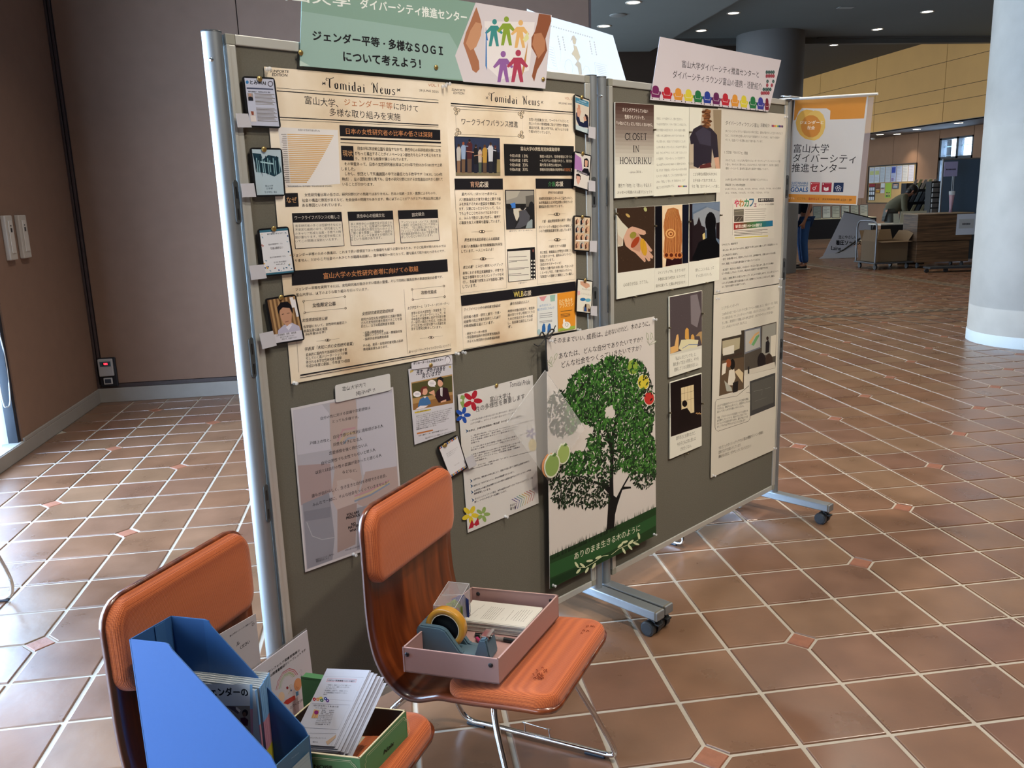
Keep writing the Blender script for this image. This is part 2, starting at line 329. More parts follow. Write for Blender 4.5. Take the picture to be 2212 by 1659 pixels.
FRAMES=[[(-1.06221, -0.89586, 0.0), (0.80683, 0.59078, 0.0), (0.0, 0.0, 1.0)], [(-1.05749, -0.90231, 0.0), (0.80683, 0.59078, 0.0), (0.0, 0.0, 1.0)], [(-0.03468, -0.14768, 0.0), (0.80015, 0.5998, 0.0), (0.0, 0.0, 1.0)], [(0.94631, 0.60268, 0.0), (0.5998, -0.80015, 0.0), (0.0, 0.0, 1.0)], [(-0.03677, -0.14488, 0.0), (0.80015, 0.5998, 0.0), (0.0, 0.0, 1.0)], [(-0.03827, -0.14288, 0.0), (0.80015, 0.5998, 0.0), (0.0, 0.0, 1.0)], [(-1.06162, -0.89666, 0.0), (0.80683, 0.59078, 0.0), (0.0, 0.0, 1.0)], [(-1.05985, -0.89908, 0.0), (0.80683, 0.59078, 0.0), (0.0, 0.0, 1.0)], [(-1.06015, -0.89868, 0.0), (0.80683, 0.59078, 0.0), (0.0, 0.0, 1.0)], [(-1.05424, -0.90675, 0.0), (0.80683, 0.59078, 0.0), (0.0, 0.0, 1.0)], [(-1.04685, -0.91683, 0.0), (0.80683, 0.59078, 0.0), (0.0, 0.0, 1.0)], [(-1.02041, -1.37327, 0.0), (0.47532, 0.87981, 0.0), (0.0, 0.0, 1.0)], [(-1.12159, -1.31861, 0.0), (0.47532, 0.87981, 0.0), (0.0, 0.0, 1.0)], [(-1.02016, -1.43592, 0.44), (0.87981, -0.47532, 0.0), (0.26091, 0.48295, 0.83588)], [(-0.84768, -1.52797, 0.433), (0.55007, 0.83512, 0.0), (0.0, 0.0, 1.0)], [(-0.84806, -1.52867, 0.433), (0.93941, -0.3428, 0.0), (0.0, 0.0, 1.0)], [(-0.97684, -1.5798, 0.437), (0.55591, 0.83124, 0.0), (0.0, 0.0, 1.0)], [(-1.14284, -1.45262, 0.44), (0.92479, -0.38049, 0.0), (0.0, 0.0, 1.0)], [(-0.655, -1.014, 0.4757), (0.83962, -0.54317, 0.0), (0.54317, 0.83962, 0.0)]]
SHEETS=[
(0,'newspaper_poster','aged sepia newspaper poster headed VOL. 1, hanging left of its twin on the left board','poster','newspaper style posters on the left board',[(1754,6860),(-1278,1768),(1298,1775),(1278,-1784),(-1297,-1761)],'#d9cbb6',0.0006,0,'sepia',[('masthead',N_,[('T',K,'SUNFORTE',-1216,1728,-980,1737,29,2,1),('T',K,'EDITION',-1192,1692,-998,1698,30,2,1),('T',K,'@Tomidai',-512,1660,30,1636,130),('T',K,'@News',124,1642,477,1630,128),('S',K,8,[-556,1657,-518,1628]),('S',K,8,[-516,1659,-559,1626]),('S',K,8,[-561,1641,-514,1644]),('S',K,8,[511,1651,555,1621]),('S',K,8,[558,1654,508,1618]),('S',K,8,[506,1634,560,1638]),('T','#b0693a','VOL. 1',1010,1725,1181,1733,34,1),('T',K,'28 JUNE 2025',857,1650,1175,1649,34),('P',K,[-1149,1558,1167,1553,1166,1548,-1149,1554]),('P',K,[-1151,1530,1165,1522,1164,1511,-1152,1520]),('P',K,[-1180,1251,1146,1246,1145,1233,-1181,1240]),('P',K,[-1183,1220,1145,1220,1144,1215,-1184,1216])]),('headline',N_,[('T',K,'富山大学、',-806,1451,-362,1429,92),('T','#b0693a','ジェンダー平等',-279,1453,423,1441,82),('T',K,'に向けて',444,1442,826,1428,81),('T',K,'多様な取り組みを実施',-492,1331,536,1314,89)]),('bar_chart',N_,[('P','#dcd9d8',[-1177,1139,-394,1132,-417,516,-1144,485]),('T',K,'各国の女性研究者比率 (%)',-925,1116,-642,1114,26),('P','#d3ab72',[-1067,1071,-459,1070,-460,1059,-1069,1059]),('P','#5a5552',[-1144,1066,-1076,1068,-1077,1062,-1145,1060]),('P','#d3ab72',[-1068,1050,-474,1049,-475,1037,-1069,1039]),('P','#5a5552',[-1130,1046,-1077,1047,-1078,1041,-1130,1040]),('P','#d3ab72',[-1068,1030,-489,1028,-490,1016,-1069,1018]),('P','#5a5552',[-1135,1025,-1077,1027,-1078,1020,-1136,1019]),('P','#d3ab72',[-1069,1009,-504,1007,-505,995,-1070,997]),('P','#5a5552',[-1140,1005,-1078,1006,-1078,1000,-1141,998]),('P','#d3ab72',[-1069,988,-519,986,-521,974,-1070,977]),('P','#5a5552',[-1146,984,-1078,986,-1079,979,-1146,978]),('P','#d3ab72',[-1069,968,-535,964,-536,953,-1071,956]),('P','#5a5552',[-1132,964,-1079,965,-1079,959,-1132,957]),('P','#d3ab72',[-1070,947,-550,943,-551,931,-1071,935]),('P','#5a5552',[-1137,943,-1079,944,-1080,938,-1138,937]),('P','#d3ab72',[-1070,926,-565,922,-566,910,-1072,915]),('P','#5a5552',[-1142,922,-1079,924,-1080,917,-1143,916]),('P','#d3ab72',[-1071,905,-581,901,-582,889,-1072,894]),('P','#5a5552',[-1148,902,-1080,903,-1081,896,-1148,895]),('P','#d3ab72',[-1071,885,-596,880,-597,868,-1072,873]),('P','#5a5552',[-1133,881,-1080,882,-1081,876,-1134,875]),('P','#d3ab72',[-1072,864,-612,859,-613,847,-1073,852]),('P','#5a5552',[-1139,861,-1081,861,-1081,855,-1139,854]),('P','#d3ab72',[-1072,843,-627,838,-628,826,-1073,832]),('P','#5a5552',[-1144,840,-1081,841,-1082,834,-1145,833]),('P','#d3ab72',[-1072,822,-643,817,-644,805,-1074,811]),('P','#5a5552',[-1149,819,-1082,820,-1082,813,-1150,813]),('P','#d3ab72',[-1073,802,-659,796,-660,784,-1074,790]),('P','#5a5552',[-1135,799,-1082,799,-1083,793,-1136,792]),('P','#d3ab72',[-1073,781,-675,775,-676,763,-1075,769]),('P','#5a5552',[-1141,778,-1083,778,-1083,772,-1141,771]),('P','#d3ab72',[-1074,760,-691,754,-692,742,-1075,748]),('P','#5a5552',[-1146,757,-1083,757,-1084,751,-1147,751]),('P','#d3ab72',[-1074,739,-707,733,-708,722,-1075,727]),('P','#5a5552',[-1151,736,-1083,736,-1084,730,-1152,730]),('P','#d3ab72',[-1075,718,-723,713,-724,701,-1076,707]),('P','#5a5552',[-1137,715,-1084,716,-1084,709,-1138,709]),('P','#d3ab72',[-1075,697,-740,692,-741,680,-1076,686]),('P','#5a5552',[-1142,695,-1084,695,-1085,688,-1143,688]),('P','#d3ab72',[-1076,676,-756,671,-757,659,-1077,665]),('P','#5a5552',[-1148,674,-1085,674,-1085,667,-1148,667]),('P','#d3ab72',[-1076,655,-773,650,-774,638,-1077,644]),('P','#5a5552',[-1153,653,-1085,653,-1086,646,-1154,647]),('P','#d3ab72',[-1076,634,-790,630,-791,618,-1078,623]),('P','#5a5552',[-1139,632,-1086,632,-1086,625,-1140,626]),('P','#d3ab72',[-1077,613,-808,609,-809,597,-1078,602]),('P','#5a5552',[-1144,611,-1086,611,-1087,604,-1145,605]),('P','#d3ab72',[-1077,592,-826,588,-827,576,-1078,581]),('P','#5a5552',[-1150,590,-1086,590,-1087,583,-1150,584]),('P','#d3ab72',[-1078,571,-845,568,-846,556,-1079,560]),('P','#5a5552',[-1155,569,-1087,569,-1088,562,-1156,563]),('P','#d3ab72',[-1078,550,-866,547,-867,535,-1079,539]),('P','#5a5552',[-1141,548,-1087,548,-1088,541,-1141,542]),('T',K,'「科学技術指標2024」及び内閣府「男女共同参画白書 令和4年版」',-1121,498,-533,493,18)]),('section_heading',N_,[('P',K,[-369,1189,1170,1182,1163,1053,-371,1066]),('T','#c08457','日本の女性研究者の比率の低さは深刻',-284,1124,1030,1117,70,1),('P',K,[-368,1042,1172,1033,1170,1012,-369,1024]),('P',K,[-372,993,1168,978,1168,972,-373,988]),('P',K,[-369,956,-196,953,-201,787,-374,791]),('T','#c99b6b','現状',-352,869,-212,868,70)]),('body_text',N_,[('T',K,'日本が科学技術立国を目指すなかで、男性中心の科学技術分野に女性',-136,929,1162,922,44),('T',K,'がもっと進出することがイノベーション創出をもたらすと考えられてお',-178,872,1162,858,44),('T',K,'り、さまざまな施策が講じられています。',-173,811,611,807,41),('T',K,'その甲斐あって、日本の女性研究者比率はこの30年で約5%から18%まで上昇',-342,748,1174,737,43),('T',K,'しました。',-383,691,-191,689,38),('T',K,'しかし、依然として先進諸国の中では最低となる数字です（18.3%、2024年',-340,634,1170,620,44),('T',K,'時点）。左の国際比較を見ても、日本の研究分野における女性進出は大きく遅れて',-387,572,1170,557,44),('T',K,'いることが分かります。',-387,515,68,507,41),('P',K,[-1166,422,-998,423,-1000,271,-1171,271]),('T','#c99b6b','なぜ',-1149,347,-1017,346,66),('T',K,'女性研究者比率の低さは、研究分野だけの問題ではありません。日本の伝統・文化・思想によるものや、',-912,400,1051,382,39),('T',K,'社会の構造に原因があるなど、社会全体の問題でもあります。特に以下のことがアカデミアの男女比率に差が',-951,339,1121,315,39),('T',K,'ある原因といわれています。',-954,283,-424,274,38)]),('info_box',N_,[('P',K,[-1096,199,-431,191,-424,-214,-1094,-205]),('P','#dcd3c4',[-1091,93,-438,79,-431,-207,-1086,-200]),('T','#cfc8bd','ワークライフバランスの難しさ',-1065,145,-462,136,43),('T',K,'若手研究者の多くは任期付きなどの',-1068,54,-452,43,32),('T',K,'不安定な雇用の中で、研究者として',-1072,11,-456,1,32),('T',K,'のキャリア形成と出産・子育ての時',-1077,-33,-459,-41,32),('T',K,'期が重なります。特に若手女性にお',-1081,-76,-463,-83,32),('T',K,'いてこの問題は深刻といえます。',-1085,-120,-507,-125,32),('P',K,[-346,190,328,182,332,-223,-332,-218]),('P','#dcd3c4',[-337,82,323,71,325,-216,-324,-212]),('T','#cfc8bd','男性中心の組織文化',-217,132,196,131,46),('T',K,'長く男性中心の組織文化が形成され',-311,41,308,34,34),('T',K,'てきたことで、仕事以外の個人的な',-315,5,305,-1,34),('T',K,'生活の必要性や責任がないかのよう',-318,-31,303,-36,34),('T',K,'に働く者を尊重し、組織への過度な',-321,-67,300,-71,34),('T',K,'コミットメントを要求する傾向にあ',-324,-104,297,-107,34),('T',K,'るという指摘があります。',-327,-140,134,-141,34),('P',K,[406,181,1059,173,1063,-233,421,-230]),('P','#dcd3c4',[418,72,1056,60,1054,-226,430,-224]),('T','#cfc8bd','固定観念',629,119,832,124,48),('T',K,'アンコンシャス・バイアス（無意識',447,29,1040,21,35),('T',K,'の偏見）が日本文化において存在し',444,-7,1038,-14,35),('T',K,'ており、「女は理系に向かない」',441,-43,997,-48,35),('T',K,'「エンジニアは男の職業」などの偏',439,-79,1033,-83,35),('T',K,'見が進路選択時点において影響を及',436,-116,1031,-117,35),('T',K,'ぼしているといわれています。',433,-152,951,-152,35)]),('body_text',N_,[('T',K,'ジェンダー平等のための推進は、これまで長い間慣習であった価値をも疑う必要があるため、すぐに結果が現れるものでは',-1134,-273,1165,-306,37),('T',K,'りません。だからこそ社会の一人ひとりが問題を認識し、国や地域が一体となって、腰を据えて取り組むべきものです。',-1107,-338,1151,-373,37)]),('section_heading',N_,[('P',K,[-1165,-451,1180,-486,1183,-649,-1175,-618]),('T','#c08457','富山大学の女性研究者増に向けての取組',-749,-545,679,-571,73,1)]),('body_text',N_,[('T',K,'ジェンダー平等を実現するには、女性研究者が働きやすい環境の整備、そして同時に職員全体の意識啓発が必要です。',-1136,-666,1089,-713,39),('T',K,'富山大学は、以下のような取り組みを行っています。',-1136,-731,-122,-758,39),('T',K,'女性限定採用公募',-1086,-1033,-735,-1051,42,0,1),('T',K,'各学部において、女性研究者限定の',-1077,-1114,-472,-1133,36),('T',K,'教員採用公募を実施',-1076,-1162,-754,-1173,36),('T',K,'（R6年度は８件）',-1059,-1204,-782,-1210,33),('T',K,'学長賞「未知に挑む女性研究者賞」',-1085,-1378,-395,-1406,46,0,1),('T',K,'将来的に国内外で当該研究分野を牽',-1073,-1448,-498,-1466,40),('T',K,'引していく高いリーダーシップが期',-1077,-1494,-502,-1513,40),('T',K,'待される本学女性研究者を顕彰',-1082,-1539,-581,-1558,40),('T',K,'平成29年度に創設、今年度で9回目',-1086,-1585,-473,-1610,40),('T',K,'女性研究者限定助成制度',-243,-1056,246,-1067,45,0,1),('T',K,'研究力活性化及び国際的に活躍が期待',-260,-1127,364,-1144,38),('T',K,'される女性研究者を育成することを目',-264,-1169,360,-1190,38),('T',K,'的とし、以下の助成制度を実施',-268,-1210,243,-1232,38),('T',K,'・成果公開費助成金',-248,-1294,65,-1309,35),('T',K,'・国際シンポジウム企画・開催助成金',-247,-1329,358,-1351,35),('T',K,'・国際学会参加費助成金',-249,-1378,140,-1389,35),('T',K,'その他、若手・女性研究者対象の科研',-262,-1457,363,-1477,39),('T',K,'費発展支援もあります。',-262,-1503,121,-1519,36),('T',K,'女子学生チーム「スマート・ポリネーター」',465,-1068,1174,-1075,40,0,1),('T',K,'本学の女子大学院生・学部生を「ス',521,-1142,1110,-1152,40),('T',K,'マート・ポリネーター」として、女',518,-1182,1107,-1198,40),('T',K,'子中高生や保護者に向けて科学の魅',515,-1222,1104,-1245,40),('T',K,'力・研究の面白さを伝え、社会に向',512,-1263,1101,-1292,40),('T',K,'けては女性の科学分野での活躍を発',509,-1303,1098,-1339,40),('T',K,'信する啓発活動をしています。',506,-1343,1019,-1381,40),('T',K,'次ページ「ワークライフバランス」につづく',440,-1641,1169,-1650,41,0,1)]),('frame_ornament',N_,[('S','#39322c',3,[-1042,-812,-474,-818,-476,-959,-1041,-947,-1042,-812]),('E','#4a423a',-1042,-812,14,-1,-1,-13),('E','#d9cbb6',-1042,-812,8,-1,-1,-9),('E','#39322c',-1037,-813,3,0,0,-3),('E','#4a423a',-474,-818,15,-2,-1,-14),('E','#d9cbb6',-474,-818,9,-1,-1,-9),('E','#39322c',-469,-819,4,0,0,-3),('E','#4a423a',-476,-959,15,-2,-1,-14),('E','#d9cbb6',-476,-959,9,-1,-1,-9),('E','#39322c',-470,-960,4,0,0,-3),('E','#4a423a',-1041,-947,14,-2,-1,-13),('E','#d9cbb6',-1041,-947,8,-1,-1,-9),('E','#39322c',-1036,-947,3,0,0,-3),('T',K,'女性限定公募',-931,-874,-609,-888,51,1),('S','#39322c',3,[559,-831,1099,-836,1103,-980,561,-965,559,-831]),('E','#4a423a',559,-831,17,-2,-1,-15),('E','#d9cbb6',559,-831,10,-1,-1,-10),('E','#39322c',565,-831,4,0,0,-3),('E','#4a423a',1099,-836,18,-2,-1,-15),('E','#d9cbb6',1099,-836,11,-1,-1,-10),('E','#39322c',1105,-837,4,0,0,-3),('E','#4a423a',1103,-980,18,-2,-1,-16),('E','#d9cbb6',1103,-980,11,-1,-1,-10),('E','#39322c',1109,-981,4,0,0,-3),('E','#4a423a',561,-965,17,-2,-1,-15),('E','#d9cbb6',561,-965,11,-1,-1,-10),('E','#39322c',568,-966,4,0,0,-3),('T',K,'次世代育成',703,-889,965,-898,50,1),('S','#4a423a',2,[-919,-1306,-596,-1317]),('E','#4a423a',-763,-1312,39,-5,-1,-14),('E','#d9cbb6',-781,-1310,11,-1,-1,-8),('E','#d9cbb6',-745,-1315,11,-1,-1,-8),('S','#4a423a',2,[639,-1491,1037,-1507]),('E','#4a423a',831,-1500,48,-7,-1,-16),('E','#d9cbb6',809,-1497,13,-2,-1,-9),('E','#d9cbb6',853,-1503,13,-2,-1,-9),('S','#5b5048',3,[426,-818,425,-1666]),('S','#5b5048',3,[-1177,-1215,-1188,-1640])]),('footer_rule',N_,[('P',K,[-1174,-1670,1175,-1701,1175,-1713,-1175,-1685]),('P',K,[-1177,-1705,1174,-1729,1173,-1735,-1178,-1711])])]),
